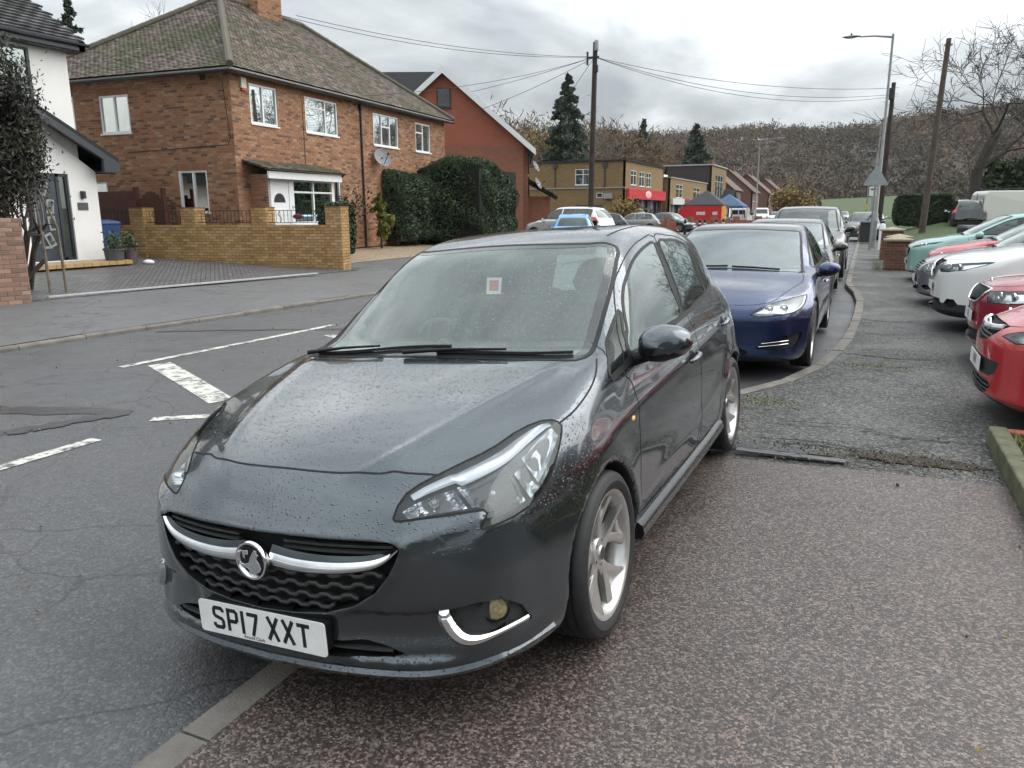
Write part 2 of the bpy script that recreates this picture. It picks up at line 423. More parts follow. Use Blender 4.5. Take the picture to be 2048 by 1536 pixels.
        for ax in range(3):
            o1, o2 = (ax+1) % 3, (ax+2) % 3
            sl0 = [slice(None)]*3; sl1 = [slice(None)]*3; sl0[ax] = slice(0, -1); sl1[ax] = slice(1, None)
            cr = sg[tuple(sl0)] != sg[tuple(sl1)]; e = np.argwhere(cr)
            e = e[(e[:, o1] > 0) & (e[:, o2] > 0) & (e[:, o1] < n[o1]-1) & (e[:, o2] < n[o2]-1)]
            ins = sg[tuple(e.T)]
            def at(a, b):
                q = e.copy(); q[:, o1] -= a; q[:, o2] -= b; return idx[tuple(q.T)]
            q = np.stack([at(1, 1), at(0, 1), at(0, 0), at(1, 0)], -1)
            q[~ins] = q[~ins][:, ::-1]
            quads.append(q)
        q = np.concatenate(quads); q = q[(q >= 0).all(1)]
        return v, q
def hero_params():
    P = dict(wb=2.51, wr=.305, arch=.338, flare=.012, box=((-.98, -.95, .1), (.98, 3.35, 1.6)))
    P['wp'] = spl([(-1.0, .80), (-.5, .835), (0, .858), (.6, .862), (1.8, .866), (2.5, .866), (2.9, .845), (3.3, .80)])
    P['sec'] = spl([(.1, -.09), (.2, -.045), (.28, -.022), (.4, -.006), (.55, 0), (.70, -.006), (.78, -.018), (.88, -.05), (.96, -.085), (1.05, -.13)])
    P['deck'] = spl([(-1.0, .55), (-.86, .66), (-.78, .735), (-.70, .782), (-.5, .85), (-.25, .91), (0, .955), (.2, .985), (.4, 1.0), (1.0, .975), (2.0, 1.0), (2.6, 1.035), (3.0, 1.05), (3.3, 1.03)])
    P['dcrown'] = spl([(-.9, .14), (-.6, .085), (-.2, .045), (.1, .03), (.3, .015), (.6, .0), (3, .0)])
    P['dcr'] = spl([(-.9, .25), (-.6, .33), (0, .50), (.3, .56), (1, .6), (3, .6)])
    P['dside'] = spl([(-.9, .45), (-.5, .30), (-.1, .18), (.2, .05), (.4, 0), (3, 0)])
    P['nose'] = spl([(.1, -.70), (.17, -.80), (.22, -.862), (.27, -.868), (.33, -.858), (.45, -.862), (.55, -.858), (.62, -.845), (.68, -.81), (.75, -.755), (.82, -.68), (.95, -.5)])
    P['fsweep'] = spl([(0, 0), (.2, .01), (.35, .033), (.485, .068), (.58, .115), (.67, .19), (.74, .29), (.80, .42), (.86, .60), (.95, 1.0)])
    P['fup'] = .25; P['fn'] = 1.25
    P['tail'] = spl([(.1, 2.95), (.2, 3.08), (.35, 3.16), (.55, 3.18), (.75, 3.14), (.95, 3.10), (1.1, 3.05), (1.5, 2.95)])
    P['rsweep'] = spl([(0, 0), (.4, .04), (.6, .11), (.75, .22), (.85, .38), (.95, .6)])
    P['bot'] = spl([(-1, .17), (-.4, .17), (.4, .19), (2.2, .2), (3.2, .26)])
    P['cab'] = spl([(-.3, .60), (.2, .955), (.30, 1.02), (.6, 1.21), (.974, 1.425), (1.12, 1.462), (1.35, 1.487), (1.7, 1.50), (2.2, 1.488), (2.65, 1.445), (2.93, 1.395), (3.0, 1.33), (3.1, 1.02), (3.2, .7)])
    P['wc'] = .29; P['rc'] = .25; P['ymid'] = 1.7; P['rcrown'] = .045; P['zb'] = .95
    P['tumble'] = .40; P['tumble2'] = .14
    P['wcab'] = spl([(0, .765), (.4, .785), (.9, .80), (1.6, .806), (2.2, .795), (2.7, .755), (3.1, .68)])
    P['kc'] = .09; P['ku'] = .05; P['kst'] = .07; P['kf'] = .07
    P['crease'] = [(spl([(-.2, .70), (.4, .765), (1.4, .815), (2.4, .88), (3.1, .93)]), .045, .007), (spl([(.2, .36), (.8, .40), (1.6, .46), (2.3, .56)]), .05, .008)]
    xc = spl([(-.72, .22), (-.6, .34), (-.4, .43), (-.1, .53), (.15, .60), (.3, .64)])
    P['extra'] = [lambda f, x, y, z: f-.0065*np.exp(-((np.abs(x)-xc(y))/.028)**2)*sstep(-.8, -.55, y)*(1-sstep(.1, .25, y))*sstep(.66, .72, z)]
    gx, gz = np.meshgrid(np.arange(0, .96, .004), np.arange(.1, 1.1, .004), indexing='ij'); lut = np.zeros(gx.shape)
    for pl, amp, wd in (([(.49, .597), (.478, .562), (.455, .515), (.41, .458), (.34, .412), (.25, .385), (.13, .370), (0, .366)], .007, .014), ([(.50, .612), (.56, .632), (.63, .650), (.675, .656)], .009, .020), ([(.69, .612), (.74, .622), (.785, .66)], .006, .018), ([(0, .626), (.2, .628), (.4, .627), (.5, .612)], .004, .012)):
        d = np.full(gx.shape, 9.)
        for (a, b), (c, e) in zip(pl[:-1], pl[1:]):
            t = np.clip(((gx-a)*(c-a)+(gz-b)*(e-b))/((c-a)**2+(e-b)**2), 0, 1); d = np.minimum(d, np.hypot(gx-a-(c-a)*t, gz-b-(e-b)*t))
        lut += amp*np.exp(-(d/wd)**2)
    lut -= .014*(1-sstep(.385, .41, gz))*sstep(.235, .26, gz)*sstep(.28, .34, gx)*(1-sstep(.56, .66, gx))
    def emboss(f, x, y, z):
        ax = np.clip(np.abs(x)/.004, 0, lut.shape[0]-1.001); az = np.clip((z-.1)/.004, 0, lut.shape[1]-1.001); i, j = ax.astype(int), az.astype(int); u, w = ax-i, az-j
        v = lut[i, j]*(1-u)*(1-w)+lut[i+1, j]*u*(1-w)+lut[i, j+1]*(1-u)*w+lut[i+1, j+1]*u*w
        return f-v*(1-sstep(-.62, -.42, y))
    P['extra'].append(emboss)
    return P
def in_poly(px, py, poly):
    ins = np.zeros(px.shape, bool); n = len(poly); j = n-1
    for i in range(n):
        xi, yi = poly[i]; xj, yj = poly[j]
        if yi != yj: ins ^= ((yi > py) != (yj > py)) & (px < (xj-xi)*(py-yi)/(yj-yi)+xi)
        j = i
    return ins
AX = {'side': (-1., 0, 0), 'front': (0, 1., 0), 'top': (0, 0, -1.), 'rear': (0, -1., 0)}
class CarBody:
    """body shell of a CarShape, divided along outlines into panels, glass and lamps"""
    def __init__(s, S, res):
        s.S = S; v, q = S.mesh(res); s.res = res; s.cuts = []
        s.V = [tuple(p) for p in v]; s.Fc = [tuple(f) for f in q.tolist()]; s.ctr = v[q].mean(1)
        n = np.cross(v[q[:, 2]]-v[q[:, 0]], v[q[:, 3]]-v[q[:, 1]]); s.nor = n/np.maximum(np.linalg.norm(n, axis=1, keepdims=True), 1e-12)
    def frame(s, axis):
        a = Vector(AX[axis] if isinstance(axis, str) else axis).normalized()
        e1 = a.cross(Vector((0, 0, 1)));
        if e1.length < .2: e1 = Vector((1, 0, 0))
        e1.normalize(); e2 = e1.cross(a).normalized()
        return np.array(a), np.array(e1), np.array(e2)
    def cut(s, label, pts, axis, mirror=True, facing=.02, near=.9):
        """pts: closed outline as 3D points (side: (y,z), front: (x,z), top: (x,y) pairs also accepted)"""
        P = []
        for p in pts:
            if len(p) == 3: P.append(p)
            elif axis == 'side': P.append((.8, p[0], p[1]))
            elif axis in ('front', 'rear'): P.append((p[0], -.7 if axis == 'front' else 3., p[1]))
            else: P.append((p[0], p[1], 1.))
        P = np.array(P, float)
        for sx, tagc in (((1, 'R'), (-1, 'L')) if mirror else ((1, ''),)):
            Q = P*[sx, 1, 1]; ax = AX[axis] if isinstance(axis, str) else axis
            a, e1, e2 = s.frame((ax[0]*sx, ax[1], ax[2]))
            s._cut(label+tagc, Q, a, e1, e2, facing, near if isinstance(axis, str) else near)
    def _cut(s, label, Q, a, e1, e2, facing, near):
        poly = np.stack([Q@e1, Q@e2], -1); da = float((Q@a).mean()); lo = poly.min(0)-s.res*2; hi = poly.max(0)+s.res*2
        u, w = s.ctr@e1, s.ctr@e2
        msk = (u > lo[0]) & (u < hi[0]) & (w > lo[1]) & (w < hi[1]) & (np.abs(s.ctr@a-da) < near) & (s.nor@a < -facing)
        cand = np.nonzero(msk)[0].tolist(); E1, E2 = tuple(e1), tuple(e2); uv = {}; V, Fc = s.V, s.Fc
        def co(i):
            c = uv.get(i)
            if c is None: p = V[i]; c = uv[i] = (p[0]*E1[0]+p[1]*E1[1]+p[2]*E1[2], p[0]*E2[0]+p[1]*E2[1]+p[2]*E2[2])
            return c
        def bb(f): c = [co(i) for i in f]; xs = [q[0] for q in c]; zs = [q[1] for q in c]; return (min(xs), max(xs), min(zs), max(zs))
        box = {k: bb(Fc[k]) for k in cand}; n = len(poly); extra_c, extra_n = [], []; tol = s.res*.02
        for i in range(n):
            p, q = poly[i], poly[(i+1) % n]; L = math.hypot(q[0]-p[0], q[1]-p[1])
            if L < 1e-5: continue
            b0 = np.minimum(p, q)-1e-4; b1 = np.maximum(p, q)+1e-4; nx, ny = -(q[1]-p[1])/L, (q[0]-p[0])/L; off = p[0]*nx+p[1]*ny; new = {}
            sub = [k for k, c in box.items() if c[1] >= b0[0] and c[0] <= b1[0] and c[3] >= b0[1] and c[2] <= b1[1]]
            for k in sub:
                f = Fc[k]; d = [co(j)[0]*nx+co(j)[1]*ny-off for j in f]
                if max(d) <= tol or min(d) >= -tol: continue
                A, Bf = [], []; m = len(f)
                for t in range(m):
                    j, dj = f[t], d[t]; j2, d2 = f[(t+1) % m], d[(t+1) % m]
                    if dj >= -tol: A.append(j)
                    if dj <= tol: Bf.append(j)
                    if (dj > tol and d2 < -tol) or (dj < -tol and d2 > tol):
                        key = (min(j, j2), max(j, j2))
                        if key not in new:
                            r = dj/(dj-d2); a_, b_ = V[j], V[j2]; V.append((a_[0]+(b_[0]-a_[0])*r, a_[1]+(b_[1]-a_[1])*r, a_[2]+(b_[2]-a_[2])*r)); new[key] = len(V)-1
                        A.append(new[key]); Bf.append(new[key])
                if len(A) < 3 or len(Bf) < 3: continue
                Fc[k] = tuple(A); Fc.append(tuple(Bf)); kk = len(Fc)-1; box[k] = bb(Fc[k]); box[kk] = bb(Fc[kk]); extra_n.append(s.nor[k] if k < len(s.nor) else extra_n[k-len(s.nor)])
        if extra_n:
            s.nor = np.vstack([s.nor, np.array(extra_n)])
            s.ctr = np.vstack([s.ctr, np.zeros((len(extra_n), 3))])
            for k in box: s.ctr[k] = np.mean([V[j] for j in Fc[k]], 0)
        s.cuts.append((label, poly, a, e1, e2, da, facing, near))
    def finish(s):
        s.V = np.array(s.V); s.V = s.S.snap(s.V, 3, .8, .01); s.N = s.S.normals(s.V)
        ln = np.array([len(f) for f in s.Fc]); flat = np.concatenate([np.array(f) for f in s.Fc]); st = np.zeros(len(ln), int); st[1:] = np.cumsum(ln)[:-1]
        C = np.add.reduceat(s.V[flat], st, axis=0)/ln[:, None]; Nn = np.add.reduceat(s.N[flat], st, axis=0); Nn /= np.maximum(np.linalg.norm(Nn, axis=1, keepdims=True), 1e-9); s.C = C; s.FN = Nn
        s.lab = np.array(['body']*len(s.Fc), dtype=object); free = np.ones(len(s.Fc), bool)
        for label, poly, a, e1, e2, da, facing, near in s.cuts:
            m = free & in_poly(C@e1, C@e2, poly) & (np.abs(C@a-da) < near) & (Nn@a < -facing)
            s.lab[m] = label; free &= ~m
    def part(s, label, name, mats, parent, offset=0., midx=None, smooth=True, **pr):
        w = np.nonzero(s.lab == label)[0]
        if not len(w): return None
        me = s.submesh(w, name, mats, offset, midx)
        return link(name, me, parent, **pr)
    def submesh(s, w, name, mats, offset=0., midx=None, vec=None, flip=False):
        fs = [s.Fc[i] for i in w]; flat = np.concatenate([np.array(f) for f in fs]); u, inv = np.unique(flat, return_inverse=True)
        v = s.V[u]+s.N[u]*offset
        if vec is not None: v = v+np.asarray(vec)
        return np_mesh(name, v, inv, [len(f) for f in fs], None if midx is None else midx[w], mats if isinstance(mats, (list, tuple)) else [mats], True, s.N[u])
    def recess(s, label, vec, name, mats, parent, depthfn=None, **pr):
        """the labelled opening as a pocket: its floor moved by vec, and walls round it (materials: floor, wall)"""
        w = np.nonzero(s.lab == label)[0]; fs = [s.Fc[i] for i in w]; cnt = {}
        for f in fs:
            for i in range(len(f)):
                e = (f[i], f[(i+1) % len(f)]); k = (min(e), max(e)); cnt[k] = None if k in cnt else e
        mb = MB(); u = sorted({i for f in fs for i in f}); ix = {a: k for k, a in enumerate(u)}; vec = np.asarray(vec, float)
        fl = [s.V[i]+vec for i in u] if depthfn is None else [depthfn(s.V[i], s.N[i]) for i in u]
        mb.add(fl, [tuple(ix[i] for i in f) for f in fs]); mb.cur = 1
        for e in cnt.values():
            if e is None: continue
            a, b = e; mb.add([s.V[a], s.V[b], fl[ix[b]], fl[ix[a]]], [(0, 1, 2, 3)])
        o = mb.build(name, mats, parent, True, 35)
        for k, x in pr.items(): o[k] = x
        return o
    def on(s, pts, axis='side', sx=1):
        """lift 2D points to the surface"""
        ax = np.array(AX[axis], float); out = []
        if axis == 'side': o = [(1.6, p[0], p[1]) for p in pts]
        elif axis == 'front': o = [(p[0], -1.6, p[1]) for p in pts]
        elif axis == 'rear': o = [(p[0], 5.6, p[1]) for p in pts]
        else: o = [(p[0], p[1], 2.2) for p in pts]
        h = s.S.cast(np.array(o, float), np.tile(ax, (len(o), 1)), 0, 4, 300)
        h = h[~np.isnan(h).any(1)]; return h*[sx, 1, 1]
    def ribbon(s, mb, pts, width, lift=.0012, closed=False, step=.015):
        P = np.array(pts, float)
        if closed: P = np.vstack([P, P[:1]])
        out = []
        for i in range(len(P)-1):
            k = max(1, int(np.linalg.norm(P[i+1]-P[i])/step))
            for t in range(k): out.append(P[i]+(P[i+1]-P[i])*t/k)
        out.append(P[-1]); P = s.S.snap(np.array(out), 5, .9, .03); N = s.S.normals(P)
        T = np.gradient(P, axis=0)
        if closed: T[0] = T[-1] = P[1]-P[-2]
        T /= np.maximum(np.linalg.norm(T, axis=1, keepdims=True), 1e-9)
        Sd = np.cross(N, T); Sd /= np.maximum(np.linalg.norm(Sd, axis=1, keepdims=True), 1e-9)
        a = P+Sd*width/2; b = P-Sd*width/2; n = len(P)
        a = s.S.snap(a, 2); b = s.S.snap(b, 2)
        v = np.concatenate([a+N*lift, b+N*lift]); mb.add(v, [(n+i, n+i+1, i+1, i) for i in range(n-1)])
def wheel(parent, loc, side, rad, rim, width, style, mats, steer=0., camber=0.):
    """one road wheel: tyre, rim, spokes, hub cap; outer face towards side*x"""
    w = bpy.data.objects.new('wheel', None); COL.objects.link(w); w.parent = parent; w.empty_display_size = .1
    w.matrix_local = Matrix.Translation(loc)@Matrix.Rotation(steer, 4, 'Z')@Matrix.Rotation((math.pi/2)*side, 4, 'Y')
    key = (round(rad, 3), round(rim, 3), style, mats[1].name)
    if key not in WHEELS:
        hw = width/2; t = MB(); r0 = rim-.012
        prof = [(r0, -hw*.8), (rim+.004, -hw*.9), ((rim+rad)/2, -hw), (rad-.022, -hw*.97), (rad-.006, -hw*.86), (rad, -hw*.7)]
        for gx in (-.45, -.12, .22, .55): prof += [(rad, hw*gx-.006), (rad-.007, hw*gx-.004), (rad-.007, hw*gx+.004), (rad, hw*gx+.006)]
        prof += [(rad, hw*.7), (rad-.006, hw*.86), (rad-.02, hw*.97), (rad-.035, hw*.985), ((rim+rad)/2, hw), (rim+.006, hw*.93), (rim+.001, hw*.86), (r0, hw*.8)]
        t.lathe(prof, 56); tyre = t.mesh('tyre', mats[0], True, 45)
        t = MB(); t.lathe([(rim-.022, -hw*.8), (rim-.03, -hw*.2), (rim-.03, hw*.45), (rim-.020, hw*.78), (rim-.004, hw*.90), (rim+.004, hw*.93), (rim+.006, hw*.88), (rim, hw*.8)], 56)
        t.cur = 1; t.lathe([(rim-.03, -hw*.1), (.05, -hw*.1)], 40)                                   # dark back
        t.cur = 2; t.lathe([(.150, hw*.12), (.150, hw*.2), (.075, hw*.2), (.075, hw*.12)], 40)         # brake disc
        barrel = t.mesh('rim', [mats[1], mats[2], mats[1]], True, 40)
        sp = []
        def spoke(a_in, a_out, w_in, w_out, z_in, z_out, thick, bend=0., n=9, tilt=0., r_in=.048):
            b = MB(); v = []; ro = rim-.02
            for i in range(n+1):
                u = i/n; r = r_in+(ro-r_in)*u; a = a_in+(a_out-a_in)*u+bend*math.sin(math.pi*u); wd = w_in+(w_out-w_in)*u
                z = z_in+(z_out-z_in)*u**1.5; c = Vector((math.cos(a), math.sin(a), 0)); sd = Vector((-c.y, c.x, 0))
                tz = tilt*u
                for sgn, zz in ((-1, z-thick), (-1, z-tz-.003), (-.72, z-tz), (.72, z+tz*.2), (1, z+tz*.2-.003), (1, z-thick)):
                    q = c*r+sd*(sgn*wd/2); v.append((q.x, q.y, zz))
            k = 6; f = [(i*k+j, i*k+(j+1) % k, (i+1)*k+(j+1) % k, (i+1)*k+j) for i in range(n) for j in range(k)]
            b.add(v, f+[tuple(range(k-1, -1, -1)), tuple(range(n*k, n*k+k))]); return b
        zi, zo = hw*.52, hw*.80
        if style == 'swirl':
            for k in range(5):
                a = 2*math.pi*k/5+.35
                sp.append(spoke(a, a+.42, .05, .078, zi, zo, .035, .05, tilt=.028).mesh('spoke', mats[1], True, 50))
                sp.append(spoke(a+.30, a-.17, .026, .046, zi-.002, zo-.004, .028, -.03, tilt=.004).mesh('spoke', mats[1], True, 50))
        else:
            n = {'five': 5, 'ten': 10, 'multi': 7}[style]
            for k in range(n):
                a = 2*math.pi*k/n+.2
                sp.append(spoke(a, a+.12, .05 if n < 8 else .03, .07 if n < 8 else .032, zi, zo, .03, 0).mesh('spoke', mats[1], True, 50))
        t = MB(); t.lathe([(.0, zi+.012), (.026, zi+.012), (.030, zi+.006), (.058, zi+.002), (.066, zi-.012), (.066, 0)], 24)
        for k in range(5): a = 2*math.pi*k/5+.1; t.cur = 1; t.lathe([(0, zi+.004), (.008, zi+.004), (.009, zi)], 8, Matrix.Translation((math.cos(a)*.045, math.sin(a)*.045, .0)))
        t.cur = 1; t.lathe([(0, zi+.014), (.024, zi+.0135)], 20)
        hub = t.mesh('hub', [mats[1], mats[2]], True, 40)
        WHEELS[key] = (tyre, barrel, sp, hub)
    tyre, barrel, sp, hub = WHEELS[key]
    link('tyre', tyre, w); link('rim', barrel, w); link('hub_cap', hub, w)
    for m in sp: link('spoke', m, w)
    return w
WHEELS = {}
# ---------------------------------------------------------------- ground, road, pavements
def GZ(x, y):
    """ground level: road falls to the gutters, the west side climbs towards the houses, lawn bank in the east"""
    if x < -9.0: return .0+.05*min(1, (-9-x)/3.5)+.32*min(1, max(0, (-12.5-x)/7.))
    if x > 1.6 and y > 40: return min(.85, (y-40)*.085)
    return 0.
def road_z(t): return -.085+.075*(1-(2*t-1)**2)      # t across the road 0..1
KL = [(-10.2, -8), (-9.75, 0), (-9.45, 3.5), (-9.32, 5.6), (-9.30, 6.9), (-9.12, 8.9), (-8.95, 12), (-8.75, 17), (-8.55, 26), (-8.4, 45), (-8.4, 70), (-8.4, 120), (-8.4, 420)]
KR = [(-1.84, -8), (-1.84, 0), (-1.83, 4.6), (-1.72, 5.5), (-1.30, 6.35), (-.86, 7.0), (-.50, 7.8), (-.27, 8.8), (-.13, 10.4), (-.06, 12.5), (-.04, 14.6), (-.12, 16.4), (-.30, 18.0), (-.32, 24), (-.32, 60), (-.32, 120), (-.32, 420)]
def kx(K, y): return float(np.interp(y, [p[1] for p in K], [p[0] for p in K]))
def drop(y): return -.055*(1-sstep(5.6, 9.5, np.array(y)))     # dropped kerb by the foreground car
def asphalt(name, col, var=.25, stone=90., stonevar=.35, rough=(.32, .62), cracks=0., patch=.5, bump=.35, spec=.5, tint=None):
    t = NT(name); co = t.coord('World')
    big = t.noise(co, .55, 5, .6, .4); mid = t.noise(co, 3.2, 6, .65); v = t.voronoi(co, stone); sx = t.node('ShaderNodeSeparateColor'); t.l.new(v.outputs['Color'], sx.inputs[0])
    fine = t.noise(co, stone*1.7, 3, .6)
    c = t.mix(t.ramp(big, [(.3, 0), (.7, patch)]), tuple(x*(1-var) for x in col), tuple(x*(1+var) for x in col))
    c = t.mix(t.math('MULTIPLY', t.ramp(mid, [(.35, 0), (.75, 1)]), .35), c, tuple(x*1.5 for x in col))
    sc = t.ramp(sx.outputs[0], [(0, tuple(x*.45 for x in col)), (.45, col), (.8, tuple(x*1.7 for x in (tint or col))), (1, tuple(x*3.0 for x in (tint or col)))])
    c = t.mix(stonevar, c, sc)
    h = t.math('ADD', t.math('MULTIPLY', v.outputs['Distance'], -.6), t.math('MULTIPLY', fine, .5))
    if cracks:
        wv = t.node('ShaderNodeVectorMath'); wv.operation = 'ADD'; t.l.new(co, wv.inputs[0])
        nn = t.node('ShaderNodeTexNoise'); t.l.new(co, nn.inputs['Vector']); nn.inputs['Scale'].default_value = 1.3; nn.inputs['Detail'].default_value = 6
        sv = t.node('ShaderNodeVectorMath'); sv.operation = 'SCALE'; t.l.new(nn.outputs['Color'], sv.inputs[0]); sv.inputs['Scale'].default_value = .9; t.l.new(sv.outputs[0], wv.inputs[1])
        for scl, wd in ((.55, .012), (1.6, .018)):
            ed = t.voronoi(wv.outputs[0], scl, 'DISTANCE_TO_EDGE'); msk = t.ramp(t.noise(co, .35 if scl < 1 else .8, 3, .5), [(.42 if scl < 1 else .52, 0), (.6, 1)])
            cr = t.math('MULTIPLY', t.ramp(ed.outputs['Distance'], [(0, 1.), (wd, 0.)]), msk); cr = t.math('MULTIPLY', cr, cracks)
            c = t.mix(cr, c, tuple(x*.25 for x in col)); h = t.math('SUBTRACT', h, t.math('MULTIPLY', cr, 2.))
    t.set(Base_Color=c, Roughness=t.ramp(t.noise(co, .9, 6, .6, .6), [(.33, rough[0]), (.62, rough[1])]), Normal=t.bump(h, bump, .006), Specular_IOR_Level=spec)
    return t.m
M['road'] = asphalt('road_asphalt', (.066, .067, .070), .25, 95, .42, (.28, .55), cracks=.55, bump=.5)
M['pave_old'] = asphalt('old_pavement', (.047, .0465, .046), .4, 70, .75, (.40, .75), cracks=.9, tint=(.082, .080, .074), bump=.5, spec=.3)
M['pave_brown'] = asphalt('chipped_pavement', (.056, .045, .0425), .45, 125, .85, (.28, .55), tint=(.086, .067, .058), bump=.4, patch=1.)
M['pave_left'] = asphalt('far_pavement', (.105, .104, .105), .2, 70, .2, (.40, .62), cracks=1.)
M['tar'] = asphalt('tar_patch', (.034, .034, .036), .2, 80, .3, (.25, .45))
M['forecourt'] = asphalt('forecourt_tarmac', (.055, .054, .053), .3, 80, .3, (.42, .75), cracks=.8, spec=.3)
M['kerb'] = mat('kerb_concrete', (.155, .142, .125), .72, var=.35, scale=4, bump=.4, bscale=90, space='World')
def pav_brick(name, cols, mortar, sc, rot, bump=.6):
    t = NT(name); co = t.mapping(t.coord('World'), (1, 1, 1), (0, 0, rot)); b = t.node('ShaderNodeTexBrick'); t.l.new(co, b.inputs['Vector'])
    b.inputs['Scale'].default_value = sc; t.put(b.inputs['Color1'], cols[0]); t.put(b.inputs['Color2'], cols[1]); t.put(b.inputs['Mortar'], mortar); b.inputs['Mortar Size'].default_value = .018; b.inputs['Brick Width'].default_value = .4; b.inputs['Row Height'].default_value = .2
    n = t.noise(t.coord('World'), 2.5, 6, .65); c = t.mix(t.math('MULTIPLY', n, .45), b.outputs['Color'], tuple(x*.55 for x in cols[0]), 'MIX')
    t.set(Base_Color=c, Roughness=t.ramp(n, [(.3, .35), (.7, .6)]), Normal=t.bump(t.math('ADD', t.math('MULTIPLY', b.outputs['Fac'], -1.), t.math('MULTIPLY', t.noise(co, 60, 3), .3)), bump, .008)); return t.m
M['drive'] = pav_brick('driveway_blocks', ((.135, .132, .136), (.095, .094, .098)), (.03, .03, .03), 2., R(45))
t_ = NT('grass'); co_ = t_.coord('World'); t_.set(Base_Color=t_.mix(t_.ramp(t_.noise(co_, 7, 6, .7), [(.3, 0), (.7, 1)]), (.030, .056, .014), (.068, .098, .028)), Roughness=.8, Normal=t_.bump(t_.noise(co_, 45, 5, .7), .9, .04)); M['grass'] = t_.m
M['soil'] = mat('soil', (.035, .028, .02), .9, var=.4, scale=9, bump=.8, bscale=30, space='World')
t_ = NT('gravel'); co_ = t_.coord('World'); v_ = t_.voronoi(co_, 45); sx_ = t_.node('ShaderNodeSeparateColor'); t_.l.new(v_.outputs['Color'], sx_.inputs[0]); t_.set(Base_Color=t_.ramp(sx_.outputs[0], [(0, (.10, .07, .045)), (.5, (.30, .21, .13)), (1, (.52, .42, .30))]), Roughness=.7, Normal=t_.bump(v_.outputs['Distance'], .8, .02)); M['gravel'] = t_.m
t_ = NT('road_paint'); co_ = t_.coord('World'); w_ = t_.ramp(t_.noise(co_, 7, 8, .75), [(.40, 0), (.52, 1)]); w2_ = t_.ramp(t_.noise(co_, 60, 4, .7), [(.34, 0), (.46, 1)])
t_.set(Base_Color=t_.mix(t_.math('MULTIPLY', w_, t_.math('ADD', .45, t_.math('MULTIPLY', w2_, .55))), (.075, .075, .076), (.60, .59, .53)), Roughness=.5, Normal=t_.bump(t_.noise(co_, 110, 3), .3, .006)); M['paint_line'] = t_.m
def grid_sheet(name, xs_of_y, ys, zf, m, nx=8):
    """sheet between two edges: xs_of_y(y) -> (x0, x1); zf(t, x, y)"""
    mb = MB(); v = []
    for y in ys:
        x0, x1 = xs_of_y(y)
        for k in range(nx+1): t = k/nx; x = x0+(x1-x0)*t; v.append((x, y, zf(t, x, y)))
    n = nx+1; mb.add(v, [(i*n+k, i*n+k+1, (i+1)*n+k+1, (i+1)*n+k) for i in range(len(ys)-1) for k in range(nx)])
    return mb.build(name, m, None, True, kind='structure')
YS = list(np.arange(-8, 30, 1.))+[32, 36, 40, 45, 50, 60, 75, 90, 120, 200, 420]
_g = MB(); _g.add([(-1150, -300, -.25), (1150, -300, -.25), (1150, 1150, -.25), (-1150, 1150, -.25)], [(0, 1, 2, 3)]); _g.build('ground', M['grass'], None, kind='structure')
grid_sheet('road', lambda y: (kx(KL, y), kx(KR, y)), YS, lambda t, x, y: road_z(t), M['road'], 14)
def zr_(t, x, y): return float(drop(y))*max(0, 1-t/.9)
grid_sheet('pavement', lambda y: (kx(KR, y)+.12, max(kx(KR, y)+1.0, 1.0)), [y for y in YS if y <= 60], lambda t, x, y: float(drop(y))*max(0, 1-t*1.3), M['pave_old'], 8)
grid_sheet('forecourt', lambda y: (1.0, 16.), [y for y in YS if y <= 26], lambda t, x, y: .0, M['forecourt'], 4)
grid_sheet('pavement_crossover', lambda y: (kx(KR, y)+.125, .80+.012*y), list(np.linspace(-8, 4.9, 14)), lambda t, x, y: float(drop(y))*max(0, 1-t*1.3*(max(kx(KR, y)+1.0, 1.0)-kx(KR, y)-.12)/(max(kx(KR, y)+1.0, 1.0)-kx(KR, y)-.12))+.004, M['pave_brown'], 16)
grid_sheet('lawn', lambda y: (.62, 40.), [26, 30, 36, 40, 42, 45, 48, 50, 54, 60, 75, 90], lambda t, x, y: .012+(min(.85, max(0, (y-40)*.085)) if x > 1.6 else 0), M['grass'], 12)
grid_sheet('garden_path', lambda y: (.62, 9.), [29.5, 33.5], lambda t, x, y: .02, M['pave_left'], 4)
grid_sheet('pavement_west', lambda y: (-13.3 if y < 60 else -11.5, kx(KL, y)-.12), YS, lambda t, x, y: GZ(x, y)-.03*t, M['pave_left'], 6)
grid_sheet('front_garden', lambda y: (-60., -13.3), [y for y in YS if y <= 200], lambda t, x, y: GZ(x, y), M['pave_left'], 12)
def poly_sheet(name, pts, m, dz=.004, sub=1, **pr):
    mb = MB(); mb.add([(x, y, z+dz) for x, y, z in pts], [tuple(range(len(pts)))]); o = mb.build(name, m, None); o['kind'] = 'structure'; return o
def gpt(x, y, dz=.004): return (x, y, GZ(x, y)+dz)
mb = MB(); v = []
for i, y in enumerate(np.linspace(8.2, 17.2, 10)):
    for k in range(9): x = -12.35-(10.)*k/8 if True else 0; x = (-12.95+.09*(y-9.2))-9*k/8; v.append((x, y, GZ(x, y)+.006))
mb.add(v, [(i*9+k, i*9+k+1, (i+1)*9+k+1, (i+1)*9+k) for i in range(9) for k in range(8)]); mb.build('driveway', M['drive'], None, kind='structure')
mb = MB(); mb.box((-.06, 0, 0), (.06, 6.3, .025), Matrix.Translation((-13.2, 9.1, .085))@Matrix.Rotation(-.165, 4, 'Z')); mb.build('drainage_channel', mat('channel', (.42, .42, .41), .5), None, kind='structure')
mb = MB(); v = []
for y in (18.6, 21, 24, 28):
    for x in (-17.0, -15.2, -13.6): v.append((x, y, GZ(x, y)+.01))
mb.add(v, [(i*3+k, i*3+k+1, (i+1)*3+k+1, (i+1)*3+k) for i in range(3) for k in range(2)]); mb.build('gravel_drive', M['gravel'], None, kind='structure')
